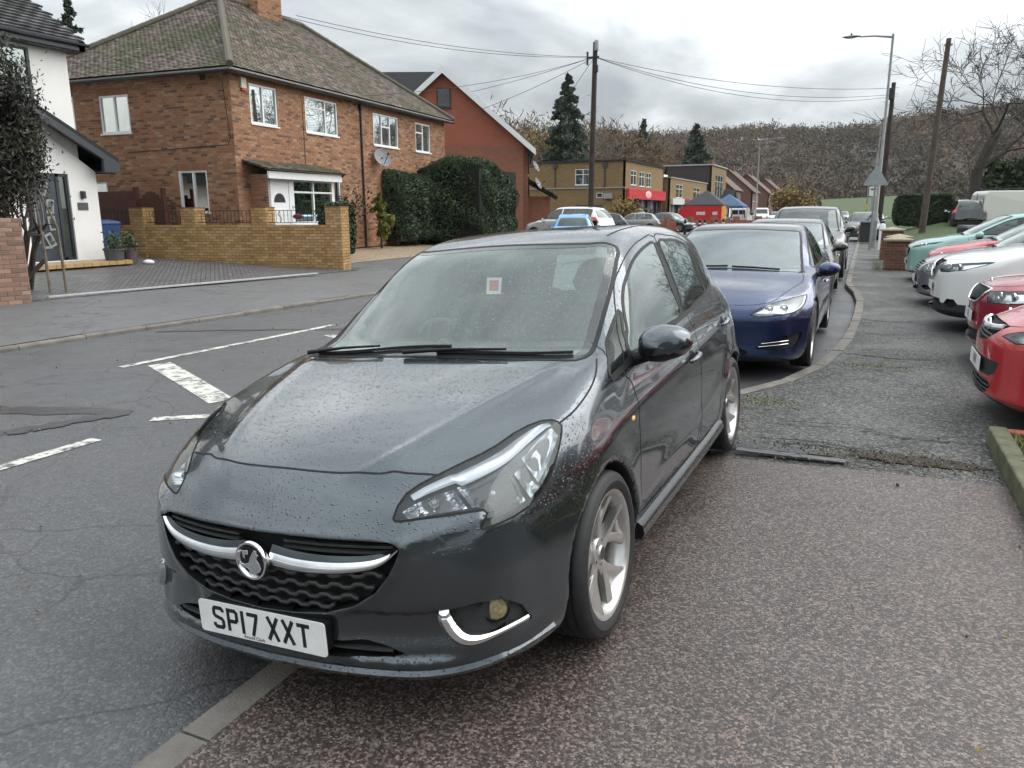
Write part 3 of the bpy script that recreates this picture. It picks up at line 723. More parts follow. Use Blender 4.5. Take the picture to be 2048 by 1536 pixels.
# tar bands and repairs in the road
def rz(x, y): a, b = kx(KL, y), kx(KR, y); return road_z((x-a)/(b-a))
def road_mark(name, quad, m, dz=.004, n=6, kind='structure'):
    mb = MB(); v = []; a, b, c, d = [np.array(p, float) for p in quad]
    if m is M['tar']: n = 22
    for i in range(n+1):
        for s_ in (0, 1): p = (a+(b-a)*i/n) if s_ == 0 else (d+(c-d)*i/n); p = p+(RNG.normal(0, .022, 2) if m is M['tar'] else 0); v.append((p[0], p[1], rz(p[0], p[1])+dz))
    mb.add(v, [(2*i, 2*i+2, 2*i+3, 2*i+1) for i in range(n)]); o = mb.build(name, m, None)
    o['kind'] = kind; return o
road_mark('tar_band', ((-7.6, 3.15), (-5.2, 4.05), (-5.28, 4.24), (-7.7, 3.42)), M['tar'])
road_mark('tar_band', ((-6.9, 2.6), (-5.5, 3.3), (-5.56, 3.40), (-6.95, 2.74)), M['tar'])
road_mark('tar_band', ((-5.45, 3.35), (-5.15, 4.15), (-5.28, 4.2), (-5.58, 3.4)), M['tar'], .007)
road_mark('tar_band', ((-8.9, 7.6), (-3.4, 9.6), (-3.42, 9.68), (-8.92, 7.70)), M['tar'])
for q in (((-6.98, 5.45), (-6.86, 8.9), (-6.75, 8.9), (-6.87, 5.45)), ((-6.72, 5.62), (-4.86, 4.62), (-4.80, 4.84), (-6.66, 5.86)), ((-4.86, 4.02), (-4.50, 4.30), (-4.56, 4.40), (-4.92, 4.12)),
          ((-4.86, 1.8), (-4.86, 3.53), (-4.75, 3.53), (-4.75, 1.8)), ((-6.84, 9.9), (-6.80, 12.4), (-6.70, 12.4), (-6.74, 9.9)), ((-6.3, 8.0), (-5.2, 7.4), (-5.13, 7.52), (-6.23, 8.12)), ((-4.8, 14.5), (-4.8, 18.5), (-4.7, 18.5), (-4.7, 14.5)), ((-4.8, 22.5), (-4.8, 26.5), (-4.7, 26.5), (-4.7, 22.5))):
    road_mark('road_marking', q, M['paint_line'], .004, 8)
# damp black reinstatement on the footway by the rear wheel, with crumbled edge
def crumb(name, ctr, rx, ry, m, dz, seed, zf=lambda x, y: 0., n=28):
    rg = np.random.default_rng(seed); mb = MB(); v = [(ctr[0], ctr[1], zf(*ctr)+dz)]
    for k in range(n): a = 2*math.pi*k/n; r = 1+.35*(rg.random()-.5); x = ctr[0]+rx*r*math.cos(a); y = ctr[1]+ry*r*math.sin(a); v.append((x, y, zf(x, y)+dz))
    mb.add(v, [(0, 1+k, 1+(k+1) % n) for k in range(n)]); return mb.build(name, m, None, kind='structure')
crumb('tar_patch', (-.45, 5.15), .4, .07, M['tar'], .007, 8, n=50)
crumb('soil_patch', (.42, 5.22), .36, .10, M['soil'], .006, 4, n=70)
def crack(pts, w, seed):
    rg = np.random.default_rng(seed); P = smooth_line(pts, 14); mb = MB(); v = []
    for i, p in enumerate(P):
        q = np.array(p)+rg.normal(0, .012, 2); a = w*(.3+rg.random())*min(1, 4*i/len(P), 4*(len(P)-i)/len(P)); v += [(q[0], q[1]-a, .0055), (q[0], q[1]+a, .0055)]
    mb.add(v, [(2*i, 2*i+2, 2*i+3, 2*i+1) for i in range(len(P)-1)]); mb.build('pavement_crack', M['gap'], None, kind='structure')
crack([(-.20, 9.15), (.1, 9.05), (.5, 8.95), (.95, 9.1)], .014, 1); crack([(-.72, 6.15), (-.4, 5.9), (.0, 5.95), (.35, 5.75), (.95, 5.8)], .012, 2); crack([(-.6, 5.35), (-.2, 5.4), (.25, 5.3)], .016, 3); crack([(.0, 12.2), (.4, 12.0), (.9, 12.15)], .016, 4); crack([(-.3, 7.4), (-.1, 7.0), (-.15, 6.5)], .010, 5)
def kerb(name, K, y0, y1, step, w=.125, up=.03, side=1, ind=60, zf=None):
    """kerb of separate stones laid along a line"""
    root = bpy.data.objects.new(name, None); COL.objects.link(root); root['kind'] = 'structure'
    P = [np.array((kx(K, y), y)) for y in np.arange(y0, y1, .1)]; d = np.concatenate([[0], np.cumsum([np.linalg.norm(P[i+1]-P[i]) for i in range(len(P)-1)])])
    rest = MB(); n = 0; s = 0.; rg = np.random.default_rng(5)
    def at(q): return np.array([np.interp(q, d, [p[0] for p in P]), np.interp(q, d, [p[1] for p in P])])
    while s+step < d[-1]:
        a, b = at(s+.005), at(s+step-.005); t = (b-a)/np.linalg.norm(b-a); nrm = np.array([t[1], -t[0]])*side; j = rg.normal(0, .004, 2); tmb = MB() if n < ind else rest
        za, zb = zf(a[1])+j[0], zf(b[1])+j[0]; ht = .16
        q = [(*a, za-ht), (*b, zb-ht), (*(b+nrm*w), zb-ht), (*(a+nrm*w), za-ht), (*(a+nrm*.012), za), (*(b+nrm*.012), zb), (*(b+nrm*w), zb), (*(a+nrm*w), za), (*a, za-.02), (*b, zb-.02)]
        tmb.add(q, [(4, 5, 6, 7), (8, 9, 5, 4), (0, 1, 9, 8), (2, 3, 7, 6), (1, 2, 6, 5, 9), (3, 0, 8, 4, 7)] if side > 0 else [(7, 6, 5, 4), (4, 5, 9, 8), (8, 9, 1, 0), (6, 7, 3, 2), (9, 5, 6, 2, 1), (7, 4, 8, 0, 3)])
        if n < ind: tmb.build('kerb_stone', M['kerb'], root)
        n += 1; s += step
    if rest.v: o = rest.build('kerb_run', M['kerb'], root); o['kind'] = 'stuff'
kerb('kerb_east', KR, -7.5, 60, .9, .125, side=1, ind=45, zf=lambda y: float(drop(y))+.006)
kerb('kerb_west', KL, -7.5, 80, .9, .13, side=-1, ind=45, zf=lambda y: -.028)
# ---------------------------------------------------------------- brickwork
def brick_mat(name, stops, rough=.8, stain=.25):
    t = NT(name); at = t.node('ShaderNodeAttribute'); at.attribute_name = 'rnd'; co = t.coord('World')
    c = t.ramp(at.outputs['Fac'], stops); n = t.noise(co, 1.1, 6, .65); c = t.mix(t.math('MULTIPLY', t.ramp(n, [(.4, 0), (.75, 1)]), stain), c, tuple(x*.55 for x in stops[0][1]))
    c = t.mix(t.math('MULTIPLY', t.noise(co, 28, 4, .7), .3), c, tuple(x*.6 for x in stops[len(stops)//2][1]))
    t.set(Base_Color=c, Roughness=rough, Normal=t.bump(t.noise(co, 90, 4, .65), .35, .006)); return t.m
M['brick_red'] = brick_mat('red_multi_brick', [(0, (.12, .066, .046)), (.11, (.17, .082, .052)), (.15, (.27, .120, .062)), (.5, (.34, .160, .080)), (.75, (.385, .195, .098)), (.93, (.40, .235, .135)), (1, (.45, .31, .21))], stain=.3)
M['brick_yellow'] = brick_mat('buff_brick', [(0, (.32, .185, .068)), (.4, (.43, .265, .105)), (.8, (.49, .315, .135)), (1, (.54, .37, .19))], stain=.4)
M['brick_old'] = brick_mat('pale_red_brick', [(0, (.16, .10, .075)), (.4, (.27, .165, .115)), (.8, (.35, .20, .14)), (1, (.38, .26, .19))], stain=.5)
M['brick_dkred'] = brick_mat('dark_red_brick', [(0, (.11, .045, .032)), (.6, (.17, .065, .042)), (1, (.23, .10, .065))], stain=.35)
M['mortar'] = mat('mortar', (.27, .22, .17), .9, var=.25, scale=3, space='World'); M['mortar_y'] = mat('mortar_brown', (.17, .10, .055), .9, var=.2, scale=3, space='World')
def brick_flat(name, c1, c2, mort, scale=1.):
    """brickwork too far off to tell the bricks apart"""
    t = NT(name); co = t.coord('Object'); b = t.node('ShaderNodeTexBrick'); sep = t.node('ShaderNodeSeparateXYZ'); t.l.new(co, sep.inputs[0]); cm = t.node('ShaderNodeCombineXYZ')
    t.put(cm.inputs[0], t.math('ADD', sep.outputs[0], sep.outputs[1])); t.put(cm.inputs[1], sep.outputs[2]); t.l.new(cm.outputs[0], b.inputs['Vector']); b.inputs['Scale'].default_value = 1.; b.inputs['Brick Width'].default_value = .225*scale; b.inputs['Row Height'].default_value = .075*scale; b.inputs['Mortar Size'].default_value = .008*scale
    t.put(b.inputs['Color1'], c1); t.put(b.inputs['Color2'], c2); t.put(b.inputs['Mortar'], mort); n = t.noise(co, .8, 6, .65)
    t.set(Base_Color=t.mix(t.math('MULTIPLY', n, .4), b.outputs['Color'], tuple(x*.6 for x in c1)), Roughness=.85, Normal=t.bump(t.math('MULTIPLY', b.outputs['Fac'], -1), .4, .01)); return t.m
M['render_white'] = mat('white_render', (.78, .77, .75), .85, var=.06, scale=1.2, bump=.25, bscale=60); M['upvc'] = mat('white_plastic', (.78, .79, .79), .35, var=.05); M['anthracite'] = mat('anthracite', (.022, .027, .034), .4, var=.2)
M['fascia_black'] = mat('black_gutter', (.012, .012, .014), .35, var=.2); M['soffit'] = mat('soffit_grey', (.30, .29, .28), .7, var=.15)
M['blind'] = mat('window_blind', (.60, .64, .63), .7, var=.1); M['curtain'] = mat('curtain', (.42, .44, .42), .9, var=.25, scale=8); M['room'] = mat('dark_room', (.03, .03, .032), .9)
M['house_glass'] = glass('house_glass', (.72, .80, .79), .03, (.5, .55, .54), drops=False, refl=1.1)
def set_rnd(me, val):
    a = me.attributes.new('rnd', 'FLOAT', 'FACE'); a.data.foreach_set('value', np.asarray(val, np.float32) if hasattr(val, '__len__') else np.full(len(me.polygons), val, np.float32))
class Wall:
    """wall in a frame: u along, z up, n outwards. Wf maps (u, n, z) -> coordinates relative to the building's base"""
    def __init__(s, root, p, udir, length, h, thick=.25, name='wall'):
        s.root = root; u = Vector((udir[0], udir[1], 0)).normalized(); n = Vector((u.y, -u.x, 0)); p = Vector(p); s.L = length; s.h = h; s.t = thick; s.name = name
        s.M = Matrix(((u.x, n.x, 0, p.x), (u.y, n.y, 0, p.y), (0, 0, 1, p.z), (0, 0, 0, 1))); s.op = []
    def backing(s, m, top=None, name=None):
        us = sorted({0, s.L, *[o[0] for o in s.op], *[o[1] for o in s.op]}); zs = sorted({0, s.h, *[o[2] for o in s.op], *[o[3] for o in s.op]}); mb = MB()
        for i in range(len(us)-1):
            for k in range(len(zs)-1):
                cu, cz = (us[i]+us[i+1])/2, (zs[k]+zs[k+1])/2
                if any(o[0] < cu < o[1] and o[2] < cz < o[3] for o in s.op): continue
                mb.box((us[i], -s.t, zs[k]), (us[i+1], 0, zs[k+1]), s.M)
        o = mb.build(name or s.name, m, s.root); return o
    def bricks(s, parent, m, cam, ind=300, bw=.225, bh=.075, j=.010, proud=.009, seed=1, zlim=None, skip=None, soldier=()):
        """every brick its own edges; the nearest ones are objects, the rest one mesh of kind stuff"""
        rg = np.random.default_rng(seed); L = []
        for r in range(int(s.h/bh)):
            z0, z1 = r*bh+j/2, (r+1)*bh-j/2; off = -(bw/2) if r % 2 else 0.; u = off
            while u < s.L:
                a, b = max(u+j/2, 0), min(u+bw-j/2, s.L); u += bw
                if b-a < .03: continue
                segs = [(a, b)]
                for o in s.op+list(soldier):
                    if o[2] < z1-.01 and o[3] > z0+.01:
                        new = []
                        for c, d in segs:
                            if d <= o[0] or c >= o[1]: new.append((c, d)); continue
                            if c < o[0]: new.append((c, o[0]))
                            if d > o[1]: new.append((o[1], d))
                        segs = new
                for c, d in segs:
                    if d-c > .03 and not (skip and skip((c+d)/2, (z0+z1)/2)): L.append((c, d, z0, z1))
        base = s.root.matrix_world@s.M if s.root.parent is None else s.M
        wp = [(base@Vector(((a+b)/2, 0, (c+d)/2))) for a, b, c, d in L]; dist = [(p-cam).length for p in wp]; order = np.argsort(dist)
        full = [i for i in order if abs((L[i][1]-L[i][0])-(bw-j)) < 1e-4][:ind]; fs = set(full); vals = rg.random(len(L))
        if ind:
            if ('b', m.name, bw) not in BRK:
                BRK[('b', m.name, bw)] = []
                for q in range(10):
                    mb = MB(); e = .004; x, z = (bw-j)/2, (bh-j)/2
                    mb.add([(-x, 0, -z), (x, 0, -z), (x, 0, z), (-x, 0, z), (-x+e, proud, -z+e), (x-e, proud, -z+e), (x-e, proud, z-e), (-x+e, proud, z-e)], [(7, 6, 5, 4), (0, 4, 5, 1), (1, 5, 6, 2), (2, 6, 7, 3), (3, 7, 4, 0)][0:])
                    me = mb.mesh('brick', m); set_rnd(me, (q+.5)/10); BRK[('b', m.name, bw)].append(me)
            for i in full:
                a, b, c, d = L[i]; o = bpy.data.objects.new('brick', BRK[('b', m.name, bw)][int(vals[i]*9.99)]); COL.objects.link(o); o.parent = parent; o.matrix_local = s.M@Matrix.Translation(((a+b)/2, 0, (c+d)/2))
        rest = [i for i in range(len(L)) if i not in fs]
        if rest:
            A = np.array([L[i] for i in rest]); n = len(A); e = .004; pr = proud*(.8+.4*rg.random(n))
            X = np.stack([A[:, 0], A[:, 1], A[:, 1], A[:, 0], A[:, 0]+e, A[:, 1]-e, A[:, 1]-e, A[:, 0]+e], 1); Z = np.stack([A[:, 2], A[:, 2], A[:, 3], A[:, 3], A[:, 2]+e, A[:, 2]+e, A[:, 3]-e, A[:, 3]-e], 1); Y = np.concatenate([np.zeros((n, 4)), np.repeat(pr[:, None], 4, 1)], 1)
            P = np.stack([X, Y, Z], -1).reshape(-1, 3); Mn = np.array(s.M); P = P@Mn[:3, :3].T+Mn[:3, 3]
            f = np.array([(7, 6, 5, 4), (0, 4, 5, 1), (1, 5, 6, 2), (2, 6, 7, 3), (3, 7, 4, 0)]); F = (f[None]+8*np.arange(n)[:, None, None]).reshape(-1)
            me = np_mesh('brickwork', P, F, np.full(n*5, 4), None, [m], False); set_rnd(me, np.repeat(vals[rest], 5)); link('brickwork', me, parent, kind='stuff')
        for u0, u1, z0, z1 in soldier:      # upright bricks over the openings
            mb = MB(); k = int((u1-u0)/.075); vv = []
            for q in range(k):
                a = u0+q*.075+.005; mb.box((a, 0, z0+.005), (a+.065, proud, z1-.005), s.M); vv += [rg.random()*.3+.18]*6
            me = mb.mesh('brick_lintel', m); set_rnd(me, vv); link('brick_lintel', me, parent)
    def opening(s, u0, u1, z0, z1): s.op.append((u0, u1, z0, z1))
    def window(s, u0, u1, z0, z1, cols=(.5,), transom=None, frame=None, behind='blind', inset=.06, sill=True, fw=.055, transcols=None):
        """frame, panes, sill; panes and what hangs behind them are pieces of the window"""
        fr = frame or M['upvc']; mb = MB(); y1, y0 = -inset+.05, -inset-.02; w, h = u1-u0, z1-z0
        xs = [u0]+[u0+w*c for c in cols]+[u1]
        for a, b in ((u0, u0+fw), (u1-fw, u1)): mb.box((a, y0, z0), (b, y1, z1), s.M)
        for a, b in ((z0, z0+fw), (z1-fw, z1)): mb.box((u0+fw, y0, a), (u1-fw, y1-.002, b), s.M)
        for c in xs[1:-1]: mb.box((c-fw*.55, y0+.004, z0+fw), (c+fw*.55, y1-.004, z1-fw), s.M)
        for i in range(len(xs)-1):
            a, b = xs[i]+fw*.5, xs[i+1]-fw*.5
            if transom and (transcols is None or i in transcols): zt = z0+h*transom; mb.box((a, y0+.006, zt-fw*.5), (b, y1-.006, zt+fw*.5), s.M)
        win = mb.build('window', fr, s.root)
        for i in range(len(xs)-1):
            a, b = xs[i]+fw*.4, xs[i+1]-fw*.4; cells = [(z0+fw*.8, z1-fw*.8)]
            if transom and (transcols is None or i in transcols): zt = z0+h*transom; cells = [(z0+fw*.8, zt-fw*.3), (zt+fw*.3, z1-fw*.8)]
            for c, d in cells: mb = MB(); mb.box((a, y0+.025, c), (b, y0+.031, d), s.M); mb.build('pane', M['house_glass'], win)
        mb = MB(); yb = y0-.09
        if behind == 'blind':
            n = int(h/.05)
            for k in range(n): z = z0+.03+k*(h-.06)/n; mb.add([tuple(s.M@Vector(p)) for p in ((u0+.03, yb, z), (u1-.03, yb, z), (u1-.03, yb+.022, z+.040), (u0+.03, yb+.022, z+.040))], [(0, 1, 2, 3)])
            mb.build('blind', M['blind'], win)
        elif behind == 'curtain':
            n = 40; v = []
            for k in range(n+1): u = u0+.02+(w-.04)*k/n; y = yb+.02*math.sin(k*1.9); v += [tuple(s.M@Vector((u, y, z0))), tuple(s.M@Vector((u, y, z1)))]
            k0, k1 = int(n*.3), int(n*.7); mb.add(v, [(2*k, 2*k+2, 2*k+3, 2*k+1) for k in range(n) if not k0 < k < k1]); mb.build('curtain', M['curtain'], win, True)
        elif behind == 'net': mb.box((u0+.02, yb, z0), (u1-.02, yb+.005, z1), s.M); mb.build('net_curtain', M['blind'], win)
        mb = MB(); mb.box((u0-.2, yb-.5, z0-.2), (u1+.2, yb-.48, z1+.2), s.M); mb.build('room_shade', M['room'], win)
        if sill: mb = MB(); mb.box((u0-.04, y0, z0-.045), (u1+.04, .05, z0-.002), s.M); mb.build('sill', M['upvc'] if fr is M['upvc'] else fr, win)
        return win
BRK = {}
CAMP = Vector((0, 0, CAM_H))
# ---------------------------------------------------------------- roof tiling
def tile_mat(name, c1, c2, moss=(.07, .085, .03), mossy=.5):
    t = NT(name); at = t.node('ShaderNodeAttribute'); at.attribute_name = 'rnd'; co = t.coord('World'); c = t.ramp(at.outputs['Fac'], [(0, tuple(x*.6 for x in c1)), (.3, c1), (.8, c2), (1, tuple(min(1, x*1.35) for x in c2))])
    mo = t.math('MULTIPLY', t.ramp(t.noise(co, .55, 7, .7, .3), [(.46, 0), (.62, 1)]), mossy); c = t.mix(mo, c, t.mix(t.noise(co, 12, 4, .7), tuple(x*.6 for x in moss), tuple(x*1.3 for x in moss)))
    t.set(Base_Color=c, Roughness=.82, Normal=t.bump(t.noise(co, 70, 4, .7), .5, .008)); return t.m
M['tile_brown'] = tile_mat('brown_clay_tile', (.105, .084, .070), (.20, .160, .132), mossy=.75); M['tile_grey'] = tile_mat('grey_tile', (.045, .045, .048), (.075, .075, .078), mossy=.1); M['tile_dark'] = tile_mat('dark_tile', (.022, .023, .027), (.04, .042, .048), mossy=.0); M['tile_red'] = tile_mat('red_tile', (.12, .065, .045), (.19, .11, .08), mossy=.3)
def tiles(parent, quad, m, tw=.17, gauge=.10, ind=300, seed=1, lift=.012, base=None, inside=None):
    """tiles over the polygon (eave-left, eave-right, top-right, top-left), each a wedge overlapping the course below"""
    q = [Vector(p) for p in quad]; eu = (q[1]-q[0]); Lw = eu.length; eu.normalize(); nrm = eu.cross(q[3]-q[0]).normalized(); up = nrm.cross(eu).normalized()
    if nrm.z < 0: nrm = -nrm; up = eu.cross(nrm) if (eu.cross(nrm)).z > 0 else -eu.cross(nrm)
    P2 = [((p-q[0]).dot(eu), (p-q[0]).dot(up)) for p in q]; ht = max(p[1] for p in P2); lo = min(p[0] for p in P2); hi = max(p[0] for p in P2); rg = np.random.default_rng(seed); L = []
    px = np.array(P2)
    for r in range(int(ht/gauge)+1):
        v0 = r*gauge; u = lo-(tw/2 if r % 2 else 0)
        while u < hi:
            c = (u+tw/2, v0+gauge/2)
            if in_poly(np.array([c[0]]), np.array([c[1]]), P2)[0]: L.append((u, v0))
            u += tw
    if not L: return
    L = np.array(L); rt = parent.matrix_world
    W = np.array([rt@(q[0]+eu*a+up*b) for a, b in L]) if parent.parent is None else np.array([parent.parent.matrix_world@(q[0]+eu*a+up*b) for a, b in L])
    order = np.argsort(np.linalg.norm(W-np.array(CAMP), axis=1)); vals = rg.random(len(L)); full = order[:ind]; fs = set(full.tolist())
    R3 = Matrix(((eu.x, up.x, nrm.x), (eu.y, up.y, nrm.y), (eu.z, up.z, nrm.z)))
    shp = [(.003, 0, 0), (tw-.003, 0, 0), (tw-.003, gauge*1.02, 0), (.003, gauge*1.02, 0), (.003, 0, lift*1.6), (tw-.003, 0, lift*1.6), (tw-.003, gauge*1.02, lift*.25), (.003, gauge*1.02, lift*.25), (tw/2, 0, lift*2.1), (tw/2, gauge*1.02, lift*.55)]
    fc = [(4, 8, 9, 7), (8, 5, 6, 9), (0, 1, 5, 8, 4), (1, 2, 6, 5), (3, 0, 4, 7)]
    if ind:
        var = []
        for k in range(8): mb = MB(); mb.add(shp, fc); me = mb.mesh('roof_tile', m); set_rnd(me, (k+.5)/8); var.append(me)
        for i in full:
            o = bpy.data.objects.new('roof_tile', var[int(vals[i]*7.99)]); COL.objects.link(o); o.parent = parent; p = q[0]+eu*L[i][0]+up*L[i][1]; o.matrix_local = Matrix.Translation(p)@R3.to_4x4()@Matrix.Rotation(rg.normal(0, .012), 4, 'Z')
    rest = np.array([i for i in range(len(L)) if i not in fs])
    if len(rest):
        S_ = np.array(shp); n = len(rest); jit = rg.normal(0, .002, (n, 1, 1)); loc = S_[None]+np.array([0, 0, 1.])*jit; loc = loc+np.concatenate([L[rest], np.zeros((n, 1))], 1)[:, None, :]; Mn = np.array(R3); Pw = loc.reshape(-1, 3)@Mn.T+np.array(q[0])
        flat = np.concatenate([np.array(f) for f in fc]); F = (flat[None]+10*np.arange(n)[:, None]).reshape(-1); me = np_mesh('roof_tiling', Pw, F, np.tile([len(f) for f in fc], n), None, [m], False); set_rnd(me, np.repeat(vals[rest], len(fc))); link('roof_tiling', me, parent, kind='stuff')
def gutter(parent, a, b, r=.06, m=None, name='gutter'):
    a, b = Vector(a), Vector(b); d = (b-a).normalized(); sd = d.cross(Vector((0, 0, 1))); mb = MB(); mb.sweep([tuple(a), tuple(b)], [(-r, .0), (-r*.9, -r*.7), (0, -r), (r*.9, -r*.7), (r, 0), (r*.85, 0), (0, -r*.8), (-r*.85, 0)]); return mb.build(name, m or M['fascia_black'], parent, False)
# ---------------------------------------------------------------- the pair of brick semis
def brick_house():
    A = np.array([-16.548, 17.544]); fd = np.array([-.0567, .9984]); sd = np.array([-.9984, -.0567]); gz = .30; Lf, Ls, H = 13.67, 8.2, 5.45-gz
    root = thing('brick_house', 'pair of two-storey red brick semis under a mossy brown hipped roof', 'house', (A[0], A[1], gz)); bpy.context.view_layer.update()
    P = lambda a, b, z: tuple((sd*a+fd*b).tolist()+[z-gz])
    # front wall (faces the road): u along fd
    f = Wall(root, (0, 0, 0), (fd[0], fd[1]), Lf, H); fw = [(.80, 2.03, 4.11, 5.22), (3.45, 5.28, 4.10, 5.20), (7.63, 9.5, 4.01, 5.16), (10.95, 12.26, 4.01, 5.15), (4.2, 5.25, 1.35, 2.66)]
    for u0, u1, z0, z1 in fw: f.opening(u0, u1, z0-gz, z1-gz)
    f.opening(.55, 3.95, 0, 2.62-gz)
    s = Wall(root, P(Ls, 0, gz), (-sd[0], -sd[1]), Ls, H, name='wall'); sw = [(3.78, 4.94, 3.92, 5.01), (1.08, 2.14, 1.57, 2.77), (6.0, 7.1, 3.95, 5.05), (5.0, 5.6, 1.9, 2.5), (6.2, 6.9, 1.9, 2.6)]
    sw = [(Ls-b, Ls-a, c, d) for a, b, c, d in sw]
    for u0, u1, z0, z1 in sw: s.opening(u0, u1, z0-gz, z1-gz)
    fb = f.backing(M['mortar']); sb = s.backing(M['mortar'])
    sold = lambda L: [(a-.08, b+.08, d-gz+.0, min(d-gz+.215, H)) for a, b, c, d in L]
    f.bricks(fb, M['brick_red'], CAMP, 300, soldier=sold(fw), seed=3); s.bricks(sb, M['brick_red'], CAMP, 300, soldier=sold(sw), seed=5)
    for (a, b, c, d), kw in zip(fw, (dict(cols=(.48,), behind='net'), dict(cols=(.62,), transom=.72, transcols=(0,), behind='blind'), dict(cols=(.33, .66), transom=.62, transcols=(1,), behind='curtain'), dict(cols=(.5,), transom=.66, transcols=(0,), behind='curtain'), dict(cols=(.55,), transom=.7, transcols=(0,), behind='blind'))): f.window(a, b, c-gz, d-gz, **kw)
    for (a, b, c, d), kw in zip(sw, (dict(cols=(.5,)), dict(cols=(.5,)), dict(cols=(), transom=.7, behind='curtain'), dict(cols=(), behind='net'), dict(cols=(), behind='net'))): s.window(a, b, c-gz, d-gz, **kw)
    # other two sides, plain
    mb = MB(); q = [P(Ls, 0, gz), P(Ls, Lf, gz), P(0, Lf, gz)]
    for a, b in ((q[0], q[1]), (q[1], q[2])): mb.add([a, b, (b[0], b[1], H), (a[0], a[1], H)], [(0, 1, 2, 3)])
    mb.build('rear_wall', brick_flat('far_red_brick', (.30, .14, .08), (.36, .18, .10), (.27, .22, .17)), root)
    # roof: hipped, ridge along fd
    o = .32; a_, b_, c_, zr = 4.1, 4.7, 9.3, 8.8; ze = 5.50
    E = [P(-o, -o, ze), P(-o, Lf+o, ze), P(Ls+o, Lf+o, ze), P(Ls+o, -o, ze)]; R1, R2 = P(a_, b_, zr), P(a_, c_, zr); mb = MB()
    mb.add(E+[R1, R2], [(0, 1, 5, 4), (1, 2, 5), (2, 3, 4, 5), (3, 0, 4)]); rf = mb.build('roof', M['tile_brown'], root)
    tiles(rf, (E[0], E[1], R2, R1), M['tile_brown'], .18, .105, 300, 2); tiles(rf, (E[3], E[0], R1, R1), M['tile_brown'], .18, .105, 300, 3)
    mb = MB()
    for p, r_ in ((E[0], R1), (R1, R2), (E[3], R1), (E[1], R2)):
        p, r_ = Vector(p), Vector(r_); n = int((r_-p).length/.33)
        for k in range(n): mb.tube([tuple(p+(r_-p)*(k/n)+Vector((0, 0, .04))), tuple(p+(r_-p)*((k+.96)/n)+Vector((0, 0, .055)))], .105, 8)
    mb.build('ridge_tiles', tile_mat('ridge_tile', (.17, .15, .12), (.26, .235, .19), mossy=.25), rf)
    for p0, p1 in ((P(-o+.02, -o, 5.41), P(-o+.02, Lf+o, 5.41)), (P(Ls+o, -o+.02, 5.41), P(-o, -o+.02, 5.41))): gutter(root, p0, p1)
    mb = MB(); i_ = .0; 
    for (x0, x1, y0, y1) in ((-o+.03, .0, -o+.03, Lf+o-.03), (0, Ls, -o+.03, 0)): mb.add([P(x0, y0, 5.40), P(x1, y0, 5.40), P(x1, y1, 5.40), P(x0, y1, 5.40), P(x0, y0, 5.47), P(x1, y0, 5.47), P(x1, y1, 5.47), P(x0, y1, 5.47)], [(0, 1, 2, 3), (7, 6, 5, 4), (0, 4, 5, 1), (1, 5, 6, 2), (2, 6, 7, 3), (3, 7, 4, 0)])
    mb.build('soffit', M['soffit'], root)
    # chimney
    ch = Wall(root, P(a_-.45, 6.15, 7.9), (fd[0], fd[1]), 1.35, 2.3, .9, 'chimney'); cb = ch.backing(M['mortar']); ch.bricks(cb, M['brick_red'], CAMP, 60, seed=9)
    ch2 = Wall(root, P(a_+.45, 6.15, 7.9), (-sd[0], -sd[1]), .9, 2.3, .2, 'chimney'); cb2 = ch2.backing(M['mortar']); ch2.bricks(cb2, M['brick_red'], CAMP, 60, seed=10)
    mb = MB(); mb.box((-.06, -1.0, 2.2), (1.41, .08, 2.32), ch.M); mb.box((-.1, -1.04, .1), (1.45, .10, .26), ch.M); mb.build('chimney_trim', mat('lead', (.28, .29, .30), .6), root)
    # rainwater pipe, cables, alarm box, dish
    mb = MB(); mb.tube([tuple(f.M@Vector((6.72, .10, H-.12))), tuple(f.M@Vector((6.72, .05, H-.35))), tuple(f.M@Vector((6.72, .05, 0)))], .036, 8); mb.box((6.64, .0, H-.3), (6.80, .12, H-.12), f.M); mb.build('drainpipe', M['fascia_black'], root)
    mb = MB(); mb.tube([tuple(f.M@Vector(p)) for p in ((3.30, .012, H-.4), (3.30, .012, 2.7))], .012, 5); mb.build('cable', M['fascia_black'], root)
    mb = MB(); mb.tube([tuple(s.M@Vector(p)) for p in ((Ls-.45, .012, H-.15), (Ls-.25, .012, H-.3), (Ls-.12, .012, 3.35), (Ls-.22, .012, 3.15), (Ls-4, .012, 3.05))], .012, 5); mb.build('cable', M['fascia_black'], root)
    mb = MB(); mb.box((.40, 0, 4.72), (.62, .08, 5.02), f.M); mb.build('alarm_box', mat('alarm_cream', (.62, .58, .46), .5), root, bevel=.015); mb = MB(); mb.box((.42, 0, 4.66), (.60, .075, 4.72), f.M); mb.build('alarm_lens', mat('alarm_red', (.45, .04, .03), .4), root)
    mb = MB(); mb.box((Ls-1.02, .009, H-.22), (Ls-.82, .014, H-.07), s.M); mb.build('air_brick', M['room'], root)
    dish(root, f.M@Vector((7.7, .32, 3.55-gz)), .36, f.M@Vector((7.7, 0, 3.4-gz)))
    # porch: white door, window over a low brick wall, lean-to roof
    pr = Wall(root, f.M@Vector((.55, .62, 0)), (fd[0], fd[1]), 3.40, 2.45, .06, 'porch_front')
    mb = MB()
    for u0, u1, z0, z1 in ((0, .07, 0, 2.35), (.98, 1.16, 0, 2.35), (3.30, 3.40, 0, 2.35), (.07, .98, 2.16, 2.35), (1.16, 3.30, 2.24, 2.35)): mb.box((u0, -.07, z0), (u1, 0, z1), pr.M)
    por = mb.build('porch_frame', M['upvc'], root)
    mb = MB(); mb.box((.07, -.06, .06), (.98, -.02, 2.16), pr.M); 
